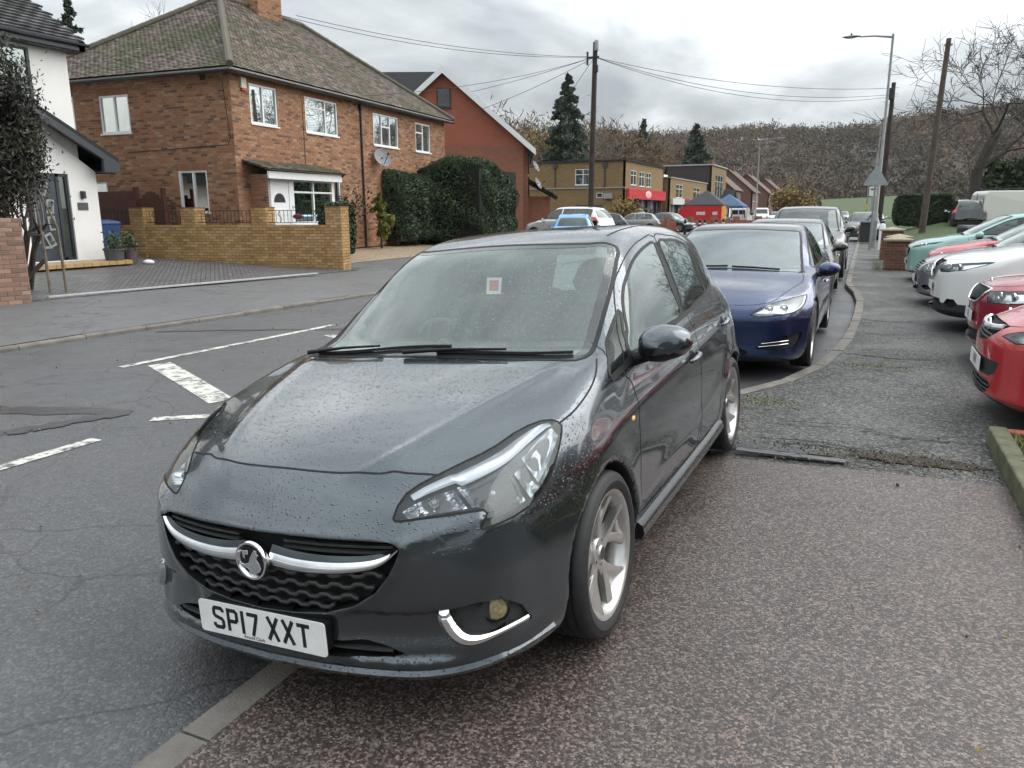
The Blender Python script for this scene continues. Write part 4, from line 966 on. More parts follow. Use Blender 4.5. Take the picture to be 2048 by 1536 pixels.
    for u0, u1, z0, z1 in ((.18, .48, .2, 1.0), (.57, .87, .2, 1.0), (.18, .87, 1.18, 1.36)): mb.box((u0, -.02, z0), (u1, -.008, z1), pr.M)
    dr = mb.build('front_door', M['upvc'], root, bevel=.008)
    mb = MB(); mb.prism([(.525+.27*math.cos(R(a)), 1.55+.27*math.sin(R(a))) for a in range(0, 181, 15)], 0, .008, pr.M@Matrix(((1, 0, 0, 0), (0, 0, 1, -.022), (0, 1, 0, 0), (0, 0, 0, 1)))); mb.build('fan_light', M['room'], dr)
    mb = MB(); mb.box((.10, -.02, 1.05), (.16, .03, 1.25), pr.M); mb.build('door_handle', M['fascia_black'], dr)
    pr.window(1.16, 3.30, .92, 2.24, cols=(.5,), transom=.72, behind='none', inset=.05)
    lo = Wall(root, pr.M@Vector((1.16, 0, 0)), (fd[0], fd[1]), 2.14, .88, .1, 'porch_wall'); lb = lo.backing(M['mortar']); lo.bricks(lb, M['brick_red'], CAMP, 120, seed=12)
    ps = Wall(root, f.M@Vector((.55, 0, 0)), (-sd[0], -sd[1]), .62, 2.35, .1, 'porch_wall'); psb = ps.backing(M['mortar']); ps.bricks(psb, M['brick_red'], CAMP, 100, seed=13)
    mb = MB(); mb.box((.2, -.30, .3), (.85, -.28, 2.1), pr.M); mb.add([tuple(pr.M@Vector(p)) for p in ((1.3, -.55, .95), (3.2, -.55, .95), (3.2, -.55, 2.2), (1.3, -.55, 2.2))], [(0, 1, 2, 3)]); mb.build('hall_screen', mat('hall', (.16, .17, .165), .8, var=.3, scale=3), root)
    g = NT('green_lamp'); g.set(Base_Color=(.1, .5, .12), Emission_Color=(.08, .75, .16), Emission_Strength=.8); mb = MB(); mb.sphere(pr.M@Vector((2.55, -.25, 1.22)), (.24, .24, .14), 12, 8); mb.build('green_lamp', g.m, root, True)
    e0, e1 = f.M@Vector((.25, .92, 2.50)), f.M@Vector((4.05, .92, 2.50)); t1, t0 = f.M@Vector((4.05, .02, 2.76)), f.M@Vector((.25, .02, 2.76)); mb = MB()
    mb.add([tuple(p) for p in (e0, e1, t1, t0)]+[tuple(p+Vector((0, 0, -.06))) for p in (e0, e1, t1, t0)], [(0, 1, 2, 3), (7, 6, 5, 4), (0, 4, 5, 1), (1, 5, 6, 2), (3, 7, 4, 0)]); prf = mb.build('porch_roof', M['tile_brown'], root); tiles(prf, [tuple(p) for p in (e0, e1, t1, t0)], M['tile_brown'], .18, .105, 120, 4)
    gutter(root, tuple(f.M@Vector((.25, .97, 2.50))), tuple(f.M@Vector((4.08, .97, 2.50))), .055); mb = MB(); mb.box((.28, .84, 2.22), (4.0, .90, 2.42), f.M); mb.build('porch_fascia', M['upvc'], root)
    mb = MB(); mb.tube([tuple(f.M@Vector(p)) for p in ((4.02, .97, 2.45), (4.02, .75, 2.3), (4.02, .66, 2.2), (4.02, .66, 0))], .032, 8); mb.build('drainpipe', M['fascia_black'], root)
def dish(root, c, r, foot):
    mb = MB(); ax = Vector((.80, -.35, .42)).normalized(); Mx = Matrix.Translation(c)@ax.to_track_quat('Z', 'Y').to_matrix().to_4x4(); mb.lathe([(0, -.05), (r*.4, -.04), (r*.75, -.015), (r, .02), (r*1.01, .012), (r*.75, -.025), (0, -.065)], 24, Mx)
    o = mb.build('satellite_dish', mat('dish_grey', (.16, .165, .17), .5), root, True, 60); mb = MB(); mb.tube([tuple(c), tuple(foot)], .025, 6); mb.tube([tuple(c-Vector((0, 0, r*.9))), tuple(c+ax*.42-Vector((0, 0, .08)))], .014, 5); mb.sphere(c+ax*.42-Vector((0, 0, .06)), .05, 8, 6); mb.build('dish_arm', M['fascia_black'], root)
brick_house()
# ---------------------------------------------------------------- white rendered house at the far left
def white_house():
    X, gz = -18.0, .30; root = thing('white_house', 'white rendered house with a dark grey front door and grey tiled roof', 'house', (X, 13.7, gz)); bpy.context.view_layer.update()
    up = Wall(root, (0, -9, 0), (0, 1), 9.0, 5.4, .25); up.opening(6.6, 8.95, 0, 2.5); up.opening(6.9, 8.05, 3.75, 5.0); up.backing(M['render_white'])
    up.window(6.9, 8.05, 3.75, 5.0, cols=(), frame=M['anthracite'], behind='net')
    mb = MB(); mb.box((-8, -.25, 0), (-.252, 0, 5.4)); mb.build('side_wall', M['render_white'], root)
    # ground floor extension with half gable
    ex = Wall(root, (0, -2.4, 0), (0, 1), 2.8, 2.26, .25, 'porch_wall'); ex.opening(.88, 2.03, .12, 2.20); ex.M = ex.M@Matrix.Translation((0, .03, 0)); ex.backing(M['render_white'])
    mb = MB(); mb.prism([(0, 2.26), (2.8, 2.26), (2.8, 2.28), (.2, 4.05), (0, 4.05)], -.25, 0, ex.M@Matrix(((1, 0, 0, 0), (0, 0, 1, 0), (0, 1, 0, 0), (0, 0, 0, 1)))); mb.build('gable_wall', M['render_white'], root)
    mb = MB(); mb.box((-5, .2, 0), (-.22, .4, 2.3)); mb.build('side_wall', M['render_white'], root)
    # lean-to roof, dark
    mb = MB(); mb.prism([(.0, 4.20), (3.18, 2.49), (3.18, 2.62), (.0, 4.34)], -4.5, .42, ex.M@Matrix(((1, 0, 0, 0), (0, 0, 1, 0), (0, 1, 0, 0), (0, 0, 0, 1)))); lr = mb.build('porch_roof', M['tile_dark'], root)
    mb = MB(); mb.prism([(.0, 4.04), (2.72, 2.58), (2.72, 2.26), (3.16, 2.26), (3.18, 2.50), (.0, 4.22)], .35, .45, ex.M@Matrix(((1, 0, 0, 0), (0, 0, 1, 0), (0, 1, 0, 0), (0, 0, 0, 1)))); mb.build('bargeboard', M['anthracite'], root)
    mb = MB(); mb.box((2.80, -3, 2.26), (3.12, .34, 2.30), ex.M); mb.box((3.12, -3, 2.25), (3.18, .34, 2.50), ex.M); mb.build('porch_soffit', M['anthracite'], root)
    # door set
    mb = MB(); dz = lambda u0, u1, z0, z1, y0=-.12, y1=-.05: mb.box((u0, y0, z0), (u1, y1, z1), ex.M)
    for a in ((.88, .94, .12, 2.2), (1.72, 1.80, .12, 2.2), (1.97, 2.03, .12, 2.2), (.94, 1.97, 2.13, 2.2), (.94, 1.97, .12, .19)): dz(*a)
    fr = mb.build('door_frame', M['anthracite'], root)
    mb = MB(); mb.box((.94, -.11, .19), (1.72, -.07, 2.13), ex.M); dr = mb.build('front_door', mat('door_blue_grey', (.026, .036, .048), .32, var=.15, coat=.3), root)
    for k, (u, z, a) in enumerate(((1.38, 1.85, .42), (1.50, 1.42, .12), (1.50, 1.02, -.12), (1.40, .62, -.42))):
        Mx = ex.M@Matrix.Translation((u, -.06, z))@Matrix.Rotation(a, 4, 'Y'); mb = MB(); mb.box((-.10, -.004, -.17), (.10, .012, .17), Mx); w = mb.build('door_light_trim', mat('trim_grey', (.25, .25, .25), .4), dr, bevel=.006); mb = MB(); mb.box((-.055, .012, -.12), (.055, .015, .12), Mx); mb.build('door_light', M['house_glass'], dr)
    mb = MB(); mb.tube([tuple(ex.M@Vector((1.08, .0, z))) for z in (.62, 1.1, 1.72)], .018, 8); mb.build('door_handle', M['chrome'], dr, True); mb = MB(); mb.box((1.15, -.07, .42), (1.42, -.055, .48), ex.M); mb.build('letter_box', M['chrome'], dr)
    mb = MB(); arc = [tuple(ex.M@Vector((1.02+.28*math.cos(R(a)), -.062, 1.25+.75*math.sin(R(a))))) for a in range(-70, 75, 8)]; mb.tube(arc, .012, 6); mb.build('door_arc', mat('trim_grey2', (.25, .25, .25), .4), dr, True)
    mb = MB(); mb.box((1.80, -.10, .19), (1.97, -.09, 2.13), ex.M); mb.build('side_light', M['house_glass'], root); mb = MB(); mb.box((.9, -.6, .1), (2.0, -.58, 2.3), ex.M); mb.build('hall_shade', M['room'], root)
    mb = MB(); mb.box((2.30, .0, 1.62), (2.40, .09, 1.80), ex.M); mb.build('wall_lamp', M['fascia_black'], root, bevel=.01); mb = MB(); mb.box((2.19, .0, 1.34), (2.47, .02, 1.52), ex.M); sg_ = mb.build('house_sign', mat('slate', (.06, .065, .07), .5), root)
    # step edged with bricks
    mb = MB(); mb.box((.2, 0.0, 0), (2.75, .95, .10), ex.M); st = mb.build('door_step', mat('step_slab', (.34, .27, .20), .7, var=.2), root)
    for k in range(11):
        mb = MB(); mb.box((.22+k*.23, .952, .005), (.22+k*.23+.218, 1.06, .098), ex.M); me = mb.mesh('brick', M['brick_yellow']); set_rnd(me, .3+.06*((k*7) % 11)); link('brick', me, st)
    # main roof
    e0, e1, t1, t0 = (.35, -9, 5.28), (.35, .28, 5.28), (-4.2, .28, 8.2), (-4.2, -9, 8.2); mb = MB(); mb.add([e0, e1, t1, t0, (-9, .28, 5.28), (-9, -9, 5.28)], [(0, 1, 2, 3), (3, 2, 4, 5)]); rf = mb.build('roof', M['tile_grey'], root); tiles(rf, (e0, e1, t1, t0), M['tile_grey'], .33, .20, 120, 7, .03)
    mb = MB(); mb.box((.30, -9, 5.08), (.36, .28, 5.30)); mb.box((-.2, -9, 5.06), (.30, .28, 5.10)); mb.build('fascia', M['anthracite'], root); gutter(root, (.42, -9, 5.24), (.42, .32, 5.24), .065, M['anthracite'])
    mb = MB(); mb.prism([(.36, 5.08), (.36, 5.30), (-4.2, 8.22), (-9, 5.3), (-9, 5.08), (-4.2, 7.95)], .10, .26, Matrix(((1, 0, 0, 0), (0, 0, 1, 0), (0, 1, 0, 0), (0, 0, 0, 1)))); mb.build('verge_board', M['anthracite'], root)
white_house()
# ---------------------------------------------------------------- buff brick garden wall with piers and railings
def garden_wall():
    a, b = np.array([-12.55, 16.95]), np.array([-21.0, 15.35]); d = (b-a)/np.linalg.norm(b-a); L = float(np.linalg.norm(b-a)); top = 1.24; gz = .03
    root = thing('garden_wall', 'buff brick garden wall with taller piers and black railings between them', 'wall', (a[0], a[1], gz)); bpy.context.view_layer.update()
    w = Wall(root, (L*d[0], L*d[1], 0), (-d[0], -d[1]), L, 15*.075+.06, .22); w.h = 16*.075; bk = w.backing(M['mortar_y']); w.bricks(bk, M['brick_yellow'], CAMP, 300, seed=21)
    en = Wall(root, (0, 0, 0), (-d[1]*-1*-1 if False else d[1]*-1, d[0]) if False else (d[1], -d[0]) if False else (-d[1], d[0]), .01, .01)
    piers = [0., 2.18, 4.35, 6.0, 7.9]
    for k, p in enumerate(piers):
        h = 22*.075; u1 = L-p; u0 = u1-.44; f = Wall(root, tuple(w.M@Vector((u0, .035, 0))), (-d[0], -d[1]), .44, h, .47, 'pier'); pb = f.backing(M['mortar_y'], name='pier'); f.bricks(pb, M['brick_yellow'], CAMP, 110, bw=.22, seed=30+k)
        n = Vector((f.M[0][1], f.M[1][1], 0)); r = Wall(root, tuple(f.M@Vector((.44, 0, 0))), (-n.x, -n.y), .47, h, .05, 'pier'); rb = r.backing(M['mortar_y'], name='pier_side'); r.bricks(rb, M['brick_yellow'], CAMP, 60, bw=.235, seed=40+k)
        mb = MB(); mb.box((-.01, -.48, h), (.45, .012, h+.03), f.M); mb.build('pier_cap', M['mortar_y'], root)
    for i in range(len(piers)-1):
        u0, u1 = L-piers[i+1], L-piers[i]-.44; mb = MB(); z0, z1 = 1.26, 1.58; y = -.10; rl = None
        for z in (z0, z1): mb.box((u0, y-.01, z-.008), (u1, y+.01, z+.008), w.M)
        rl = mb.build('railing', M['fascia_black'], root); n = max(6, int((u1-u0)/.115))
        for k in range(1, n): u = u0+(u1-u0)*k/n; mb = MB(); mb.tube([tuple(w.M@Vector((u, y, z0))), tuple(w.M@Vector((u, y, z1)))], .008, 5); mb.build('railing_bar', M['fascia_black'], rl)
        mb = MB(); c = (u0+u1)/2
        for sg in (-1, 1): mb.tube([tuple(w.M@Vector((c+sg*(.03+.10*math.sin(t*2.2)), y, z1+.02+.09*math.sin(t*3.1)))) for t in np.linspace(0, 1, 9)], .008, 5); mb.tube([tuple(w.M@Vector((u0+(u1-u0)*(.2 if sg < 0 else .8)+.05*math.sin(t*6.3), y, z0+.02+(z1-z0-.04)*t))) for t in np.linspace(0, 1, 11)], .009, 5)
        mb.build('railing_scroll', M['fascia_black'], rl)
    mb = MB(); c = w.M@Vector((L-1.30, -.09, 1.42)); mb.sphere(c, (.18, .03, .07), 14, 6); mb.build('fish_plaque', mat('plaque_red', (.12, .02, .03), .5), root, True)
garden_wall()
# ---------------------------------------------------------------- brick pier and bit of wall at the left edge
def left_pier():
    root = thing('brick_pier', 'weathered pale red brick gate pier at the left edge by the driveway', 'pier', (-13.05, 7.55, .05)); bpy.context.view_layer.update()
    w = Wall(root, (0, 0, 0), (.18, .98), 1.05, 19*.075, .46, 'pier'); w2 = w; b = w.backing(M['mortar']); w.bricks(b, M['brick_old'], CAMP, 120, seed=50)
    u = Vector((w.M[0][0], w.M[1][0], 0)); n = Vector((w.M[0][1], w.M[1][1], 0)); e = Wall(root, tuple(w.M@Vector((0, -.46, 0))), (n.x, n.y), .46, 19*.075, .05, 'pier_end'); eb = e.backing(M['mortar']); e.bricks(eb, M['brick_old'], CAMP, 60, seed=51)
    mb = MB(); mb.box((-3.0, -.40, 0), (.01, -.18, .62), w.M); mb.build('low_wall', brick_flat('old_brick_flat', (.27, .165, .115), (.35, .20, .14), (.25, .21, .17)), root)
left_pier()
# ---------------------------------------------------------------- houses and shops further along: block with pitched or flat roof
def simple_walls(root, x0, x1, y0, y1, h, fm, cuts=None, name='wall'):
    """four walls round a rectangle; cuts = {'front': [...], 'side': [...]} openings with windows. front faces +x, side faces -y"""
    f = Wall(root, (x1, y0, 0), (0, 1), y1-y0, h, .25, name); s = Wall(root, (x0, y0, 0), (1, 0), x1-x0, h, .25, name); bk = Wall(root, (x1, y1, 0), (-1, 0), x1-x0, h, .25, name); lf = Wall(root, (x0, y1, 0), (0, -1), y1-y0, h, .25, name)
    for w, k in ((f, 'front'), (s, 'side')):
        for o in (cuts or {}).get(k, []): w.opening(*o[:4])
    s.L -= .001
    for w in (f, s, bk, lf): w.backing(fm)
    for w, k in ((f, 'front'), (s, 'side')):
        for o in (cuts or {}).get(k, []):
            if len(o) > 4: w.window(*o[:4], **o[4])
    return f, s
def pitched(root, x0, x1, y0, y1, he, hr, axis, m, o=.3, tile=True, board=None):
    """gable roof, ridge along axis"""
    mb = MB(); th = .12
    if axis == 'y':
        xm = (x0+x1)/2; sl = (hr-he)/(xm-x0); e0, e1 = he-sl*o, he-sl*o; Q = [((x1+o, y0-o, e1), (x1+o, y1+o, e1), (xm, y1+o, hr), (xm, y0-o, hr)), ((x0-o, y1+o, e0), (x0-o, y0-o, e0), (xm, y0-o, hr), (xm, y1+o, hr))]
        G = [[(x0, y0, he), (x1, y0, he), (xm, y0, hr)], [(x1, y1, he), (x0, y1, he), (xm, y1, hr)]]
    else:
        ym = (y0+y1)/2; sl = (hr-he)/(ym-y0); e0 = he-sl*o; Q = [((x0-o, y0-o, e0), (x1+o, y0-o, e0), (x1+o, ym, hr), (x0-o, ym, hr)), ((x1+o, y1+o, e0), (x0-o, y1+o, e0), (x0-o, ym, hr), (x1+o, ym, hr))]
        G = [[(x1, y0, he), (x1, y1, he), (x1, ym, hr)], [(x0, y1, he), (x0, y0, he), (x0, ym, hr)]]
    for q in Q: mb.add([(a, b, c+th) for a, b, c in q]+[(a, b, c+.01) for a, b, c in q], [(0, 1, 2, 3), (7, 6, 5, 4), (0, 4, 5, 1), (1, 5, 6, 2), (3, 7, 4, 0)])
    r = mb.build('roof', m, root)
    return r, Q, G
def gable_fill(root, G, m):
    mb = MB()
    for g in G: mb.add(g, [(0, 1, 2)])
    return mb.build('gable_wall', m, root)
M['redflat'] = brick_flat('red_brick_flat', (.27, .10, .058), (.33, .14, .08), (.20, .12, .085)); M['redflat2'] = brick_flat('bright_red_brick', (.36, .105, .06), (.40, .13, .075), (.26, .10, .07)); M['buffflat'] = brick_flat('ochre_brick_flat', (.22, .14, .055), (.29, .19, .08), (.19, .14, .08), 1.4); M['brownflat'] = brick_flat('brown_brick_flat', (.17, .085, .06), (.22, .11, .08), (.17, .13, .10), 1.4)
def roof_mat(name, col, row=.3):
    t = NT(name); co = t.coord('Object'); w = t.node('ShaderNodeTexWave'); w.wave_type = 'BANDS'; w.bands_direction = 'Z'; w.wave_profile = 'SAW'; t.l.new(co, w.inputs['Vector']); w.inputs['Scale'].default_value = 1./row/1.; n = t.noise(co, 3, 6, .7)
    t.set(Base_Color=t.mix(t.math('MULTIPLY', n, .5), col, tuple(c*.55 for c in col)), Roughness=.75, Normal=t.bump(w.outputs['Fac'], .8, .05)); return t.m
M['roof_slate'] = roof_mat('dark_roof', (.022, .023, .028), .35); M['roof_brown'] = roof_mat('brown_roof', (.12, .075, .058)); M['roof_clay'] = roof_mat('clay_roof', (.16, .09, .065))
def red_house():
    Y = 38.7; gz = .2; root = thing('red_brick_house', 'red brick house with a white edged gable behind the tall hedge', 'house', (-16.5, Y, gz), R(24)); bpy.context.view_layer.update(); W = 8.8; he = 4.75; hr = 8.5
    wn = dict(cols=(.5,), behind='curtain')
    simple_walls(root, -W, 0, 0, 11., he, M['redflat'], {'front': [(.3, 1.0, 3.3, 4.6, wn), (1.6, 2.4, 3.3, 4.5, wn), (4.4, 5.6, 3.3, 4.5, wn), (7, 8.2, 3.3, 4.5, wn), (4.4, 5.8, .9, 2.2, wn)], 'side': [(W-5.35, W-4.9, 3.6, 4.72, dict(cols=(), transom=.7, behind='curtain'))]})
    r, Q, G = pitched(root, -W, 0, 0, 11., he, hr, 'y', M['roof_slate'], .35); gable_fill(root, G[:1], M['redflat2']); gable_fill(root, G[1:], M['redflat2'])
    mb = MB(); xm = -W/2; sl = (hr-he)/(W/2)
    for sg in (-1, 1):
        xe = xm+sg*(W/2+.40); ze = he-sl*.40; mb.add([(xm, -.36, hr+.14), (xe, -.36, ze+.14), (xe, -.36, ze-.18), (xm, -.36, hr-.20), (xm, -.30, hr+.14), (xe, -.30, ze+.14), (xe, -.30, ze-.18), (xm, -.30, hr-.20)], [(0, 1, 2, 3), (7, 6, 5, 4), (0, 4, 5, 1), (1, 5, 6, 2), (2, 6, 7, 3)])
    mb.build('bargeboard', M['upvc'], root)
    w = Wall(root, (-W, -.02, 0), (1, 0), W, hr, .1); w.window(W-4.72, W-4.02, 6.65, 7.62, cols=(), frame=M['anthracite'], inset=.0, behind='none')
    gutter(root, (.4, -.3, he-.22), (.4, 11.3, he-.22), .07); mb = MB(); mb.tube([(.08, 2.9, he-.2), (.08, 2.9, 0)], .04, 6); mb.build('drainpipe', M['fascia_black'], root)
    mb = MB(); mb.add([(-17, 1.2, 5.4), (-W/2-.3, 1.2, 5.4), (-W/2-.3, 5.0, hr+.75), (-17, 5.0, hr+.75), (-17, 8.8, 5.4), (-W/2-.3, 8.8, 5.4)], [(0, 1, 2, 3), (3, 2, 5, 4)]); mb.build('cross_roof', M['roof_slate'], root); mb = MB(); mb.box((-16.8, 1.5, 0), (-W-.01, 8.5, 5.3)); mb.build('cross_wing', M['redflat'], root)
    # lean-to porch on the front
    mb = MB(); mb.box((0, 2.6, 0), (1.3, 4.6, 2.2)); mb.build('porch_wall', M['redflat'], root); mb = MB(); mb.add([(1.7, 2.3, 2.15), (1.7, 4.9, 2.15), (0, 4.9, 3.15), (0, 2.3, 3.15), (1.7, 2.3, 2.05), (1.7, 4.9, 2.05), (0, 4.9, 3.0), (0, 2.3, 3.0)], [(0, 1, 2, 3), (7, 6, 5, 4), (0, 4, 5, 1), (3, 7, 4, 0), (1, 5, 6, 2)]); pr = mb.build('porch_roof', M['tile_dark'], root); tiles(pr, ((1.7, 2.3, 2.17), (1.7, 4.9, 2.17), (0, 4.9, 3.17), (0, 2.3, 3.17)), M['tile_dark'], .33, .28, 40, 5, .03)
    dish(root, Vector((.5, 3.4, 3.9)), .33, Vector((.0, 3.4, 3.8))); dish(root, Vector((.6, 2.0, 2.9)), .33, Vector((0, 2.0, 2.8)))
red_house()
def shops():
    X, Y = -20.75, 71.8; gz = 0.; root = thing('corner_shop_building', 'flat roofed ochre brick shop with a red fascia at the corner', 'shop', (X, Y, gz)); bpy.context.view_layer.update()
    H = 6.15; wn = dict(cols=(.5,), transom=.66, behind='curtain')
    f, s = simple_walls(root, -11, 0, 0, 15., H, M['buffflat'], {'front': [(1.8, 3.9, 4.05, 5.4, wn), (4.9, 6.9, 4.0, 5.4, wn), (7.6, 9.5, 4.0, 5.4, wn), (1.6, 14.6, .4, 2.7)], 'side': [(6.05, 7.6, 4.05, 5.5, wn), (8.2, 8.8, 2.85, 3.3, dict(cols=(), sill=False, behind='none'))]})
    mb = MB(); mb.box((-11.15, -.15, H), (.15, 15.15, H+.14)); mb.build('roof', M['fascia_black'], root)
    mb = MB(); mb.box((-11.3, -.12, 3.70), (.02, 0, 3.80)); mb.build('ledge', M['soffit'], root)
    for px in (-2.0, -7.0): mb = MB(); mb.tube([(px, -.07, H), (px, -.07, 3.8)], .06, 6); mb.box((px-.2, -.2, H-.5), (px+.2, 0, H-.1)); mb.build('drainpipe', mat('brown_pipe', (.05, .035, .03), .5), root)
    # shop front
    red = mat('shop_red', (.55, .035, .05), .35, var=.08); mb = MB(); mb.box((.02, .3, 2.72), (.32, 15., 3.66)); fa = mb.build('shop_fascia', red, root); mb = MB(); mb.sphere((.34, 7.4, 3.2), (.06, 1.2, .38), 14, 8); mb.build('fascia_logo', mat('logo_pink', (.75, .45, .45), .5), fa)
    shop_front(root, .03, 1.6, 14.6, 2.7, 7)
    mb = MB(); mb.box((-4.9, -.02, .9), (-2.2, -.005, 2.2)); mb.build('brick_panel', mat('dark_panel', (.09, .055, .045), .8, var=.3), root); mb = MB(); mb.prism([(-3.55, .95), (-2.75, 1.55), (-3.55, 2.15), (-4.35, 1.55)], .02, .03, Matrix(((1, 0, 0, 0), (0, 0, -1, 0), (0, 1, 0, 0), (0, 0, 0, 1)))); mb.build('brick_diamond', mat('diamond_red', (.30, .10, .055), .8), root)
    mb = MB(); mb.box((-2.0, -.35, 2.75), (-1.2, 0, 3.25)); mb.build('air_unit', M['soffit'], root); 
    # second block
    r2 = thing('second_shop_building', 'ochre brick flat roofed shop block beyond the red shop front', 'shop', (X+.5, Y+16.2, gz)); bpy.context.view_layer.update()
    simple_walls(r2, -14, 0, 0, 22., 5.2, M['buffflat'], {'front': [(3.0, 6.5, 3.1, 4.6, wn), (13, 17, 3.0, 4.5, wn), (.5, 21.5, .4, 2.3)], 'side': []}); mb = MB(); mb.box((-14.1, -.1, 5.2), (.1, 22.1, 5.32)); mb.build('roof', M['soffit'], r2); mb = MB(); mb.box((-13, 3, 5.3), (-5, 20, 6.4)); mb.build('roof_structure', M['render_white'], r2)
    shop_front(r2, .03, .5, 21.5, 2.3, 9)
    for y0, y1, c in ((.4, 6.6, (.62, .62, .60)), (6.8, 9.6, (.25, .02, .07)), (9.8, 15.5, (.30, .52, .30)), (15.6, 21.6, (.08, .12, .28))): mb = MB(); mb.box((.02, y0, 2.32), (.28, y1, 3.0)); mb.build('shop_fascia', mat('fascia_%d' % int(y0), c, .4), r2)
    mb = MB(); mb.add([(0.1, 9, 2.3), (1.5, 9, 1.75), (1.5, 17, 1.75), (.1, 17, 2.3)], [(0, 1, 2, 3)]); mb.build('awning', mat('awning_navy', (.03, .05, .14), .7), r2)
    # dark clad tower block
    r3 = thing('dark_clad_building', 'tall dark timber clad building with a narrow brick front and long window', 'building', (X+.9, Y+39., gz)); bpy.context.view_layer.update()
    simple_walls(r3, -6.5, 0, 0, 12., 7.7, mat('dark_cladding', (.03, .024, .022), .7, var=.3), {'front': [(3.0, 9.5, 2.9, 6.6, dict(cols=(.33, .66), transom=.75, behind='none'))], 'side': []}); mb = MB(); mb.box((-6.7, -.2, 7.7), (.2, 12.2, 7.88)); mb.build('roof', M['soffit'], r3)
    w = Wall(r3, (.03, 0, 0), (0, 1), 12., 7.6, .03, 'brick_front'); w.opening(3.0, 9.5, 2.9, 6.6); w.backing(M['buffflat'])
def shop_front(root, x, y0, y1, h, n):
    t = mat('shop_window', (.10, .11, .13), .15, var=.6, scale=.8, coat=.6); cols = [(.5, .1, .12), (.08, .1, .2), (.6, .6, .62), (.3, .35, .2), (.1, .1, .1)]
    rg = random.Random(n); w = (y1-y0)/n
    for k in range(n):
        a = y0+k*w; mb = MB(); mb.box((x-.5, a+.08, .1), (x-.42, a+w-.08, h-.05)); p = mb.build('shop_window', t, root); mb = MB(); mb.box((x-.42, a, .05), (x-.2, a+.08, h)); mb.build('shop_mullion', M['upvc'] if k % 2 else M['anthracite'], root)
        mb = MB(); mb.box((x-.42, a+.3, .5), (x-.40, a+w*.7, 1.2+rg.random()*.8)); mb.build('window_poster', mat('poster_%d_%d' % (n, k), rg.choice(cols), .5, var=.5, scale=3), root)
shops()
def far_house(x, y, w, d, he, hr, axis, wm, rm, label, wins, gz=0., name='far_house', rot=0.):
    r = thing(name, label, 'house', (x, y, gz), rot); bpy.context.view_layer.update(); wn = dict(cols=(.5,), behind='curtain')
    simple_walls(r, -d, 0, 0, w, he, M[wm], {'front': [(*q, wn) for q in wins], 'side': []}); rf, Q, G = pitched(r, -d, 0, 0, w, he, hr, axis, M[rm], .35); gable_fill(r, G[:1], M[wm]); gable_fill(r, G[1:], M[wm])
    mb = MB(); mb.box((-d/2-.4, w*.45, hr-.6), (-d/2+.4, w*.45+.9, hr+.9)); mb.build('chimney', M['brownflat'], r); return r
W2 = [(1.2, 3.0, 3.2, 4.5), (5.2, 7.0, 3.2, 4.5), (1.2, 3.2, .8, 2.2)]
far_house(-19.5, 128, 9., 9., 5.0, 8.8, 'y', 'brownflat', 'roof_clay', 'brown brick house with red roof beyond the dark clad building', W2)
far_house(-18.8, 146, 9., 9., 5.0, 8.8, 'y', 'brownflat', 'roof_brown', 'second brown roofed house from the dark clad building', W2)
far_house(-18.2, 166, 9., 9., 5.0, 8.8, 'y', 'brownflat', 'roof_clay', 'third brown roofed house from the dark clad building', W2)
far_house(-17.6, 190, 12., 9., 5.0, 8.8, 'y', 'brownflat', 'roof_brown', 'farthest brown roofed house down the road', W2)
far_house(-18.5, 119, 5., 8., 2.9, 4.6, 'x', 'render_white', 'roof_slate', 'small white gabled building between the dark clad block and the houses', [(1.0, 3.6, .8, 2.0)])
r_ = far_house(16., 62., 14., 12., 4.3, 6.8, 'x', 'buffflat', 'roof_slate', 'low ochre brick house with a dark roof behind the white van', [(3., 6., 1.2, 2.6)], .8, rot=R(180))
r_ = far_house(13.5, 92., 10., 9., 5.2, 8.6, 'y', 'redflat', 'roof_clay', 'red house half hidden behind the bare tree', W2, .8, rot=R(180))
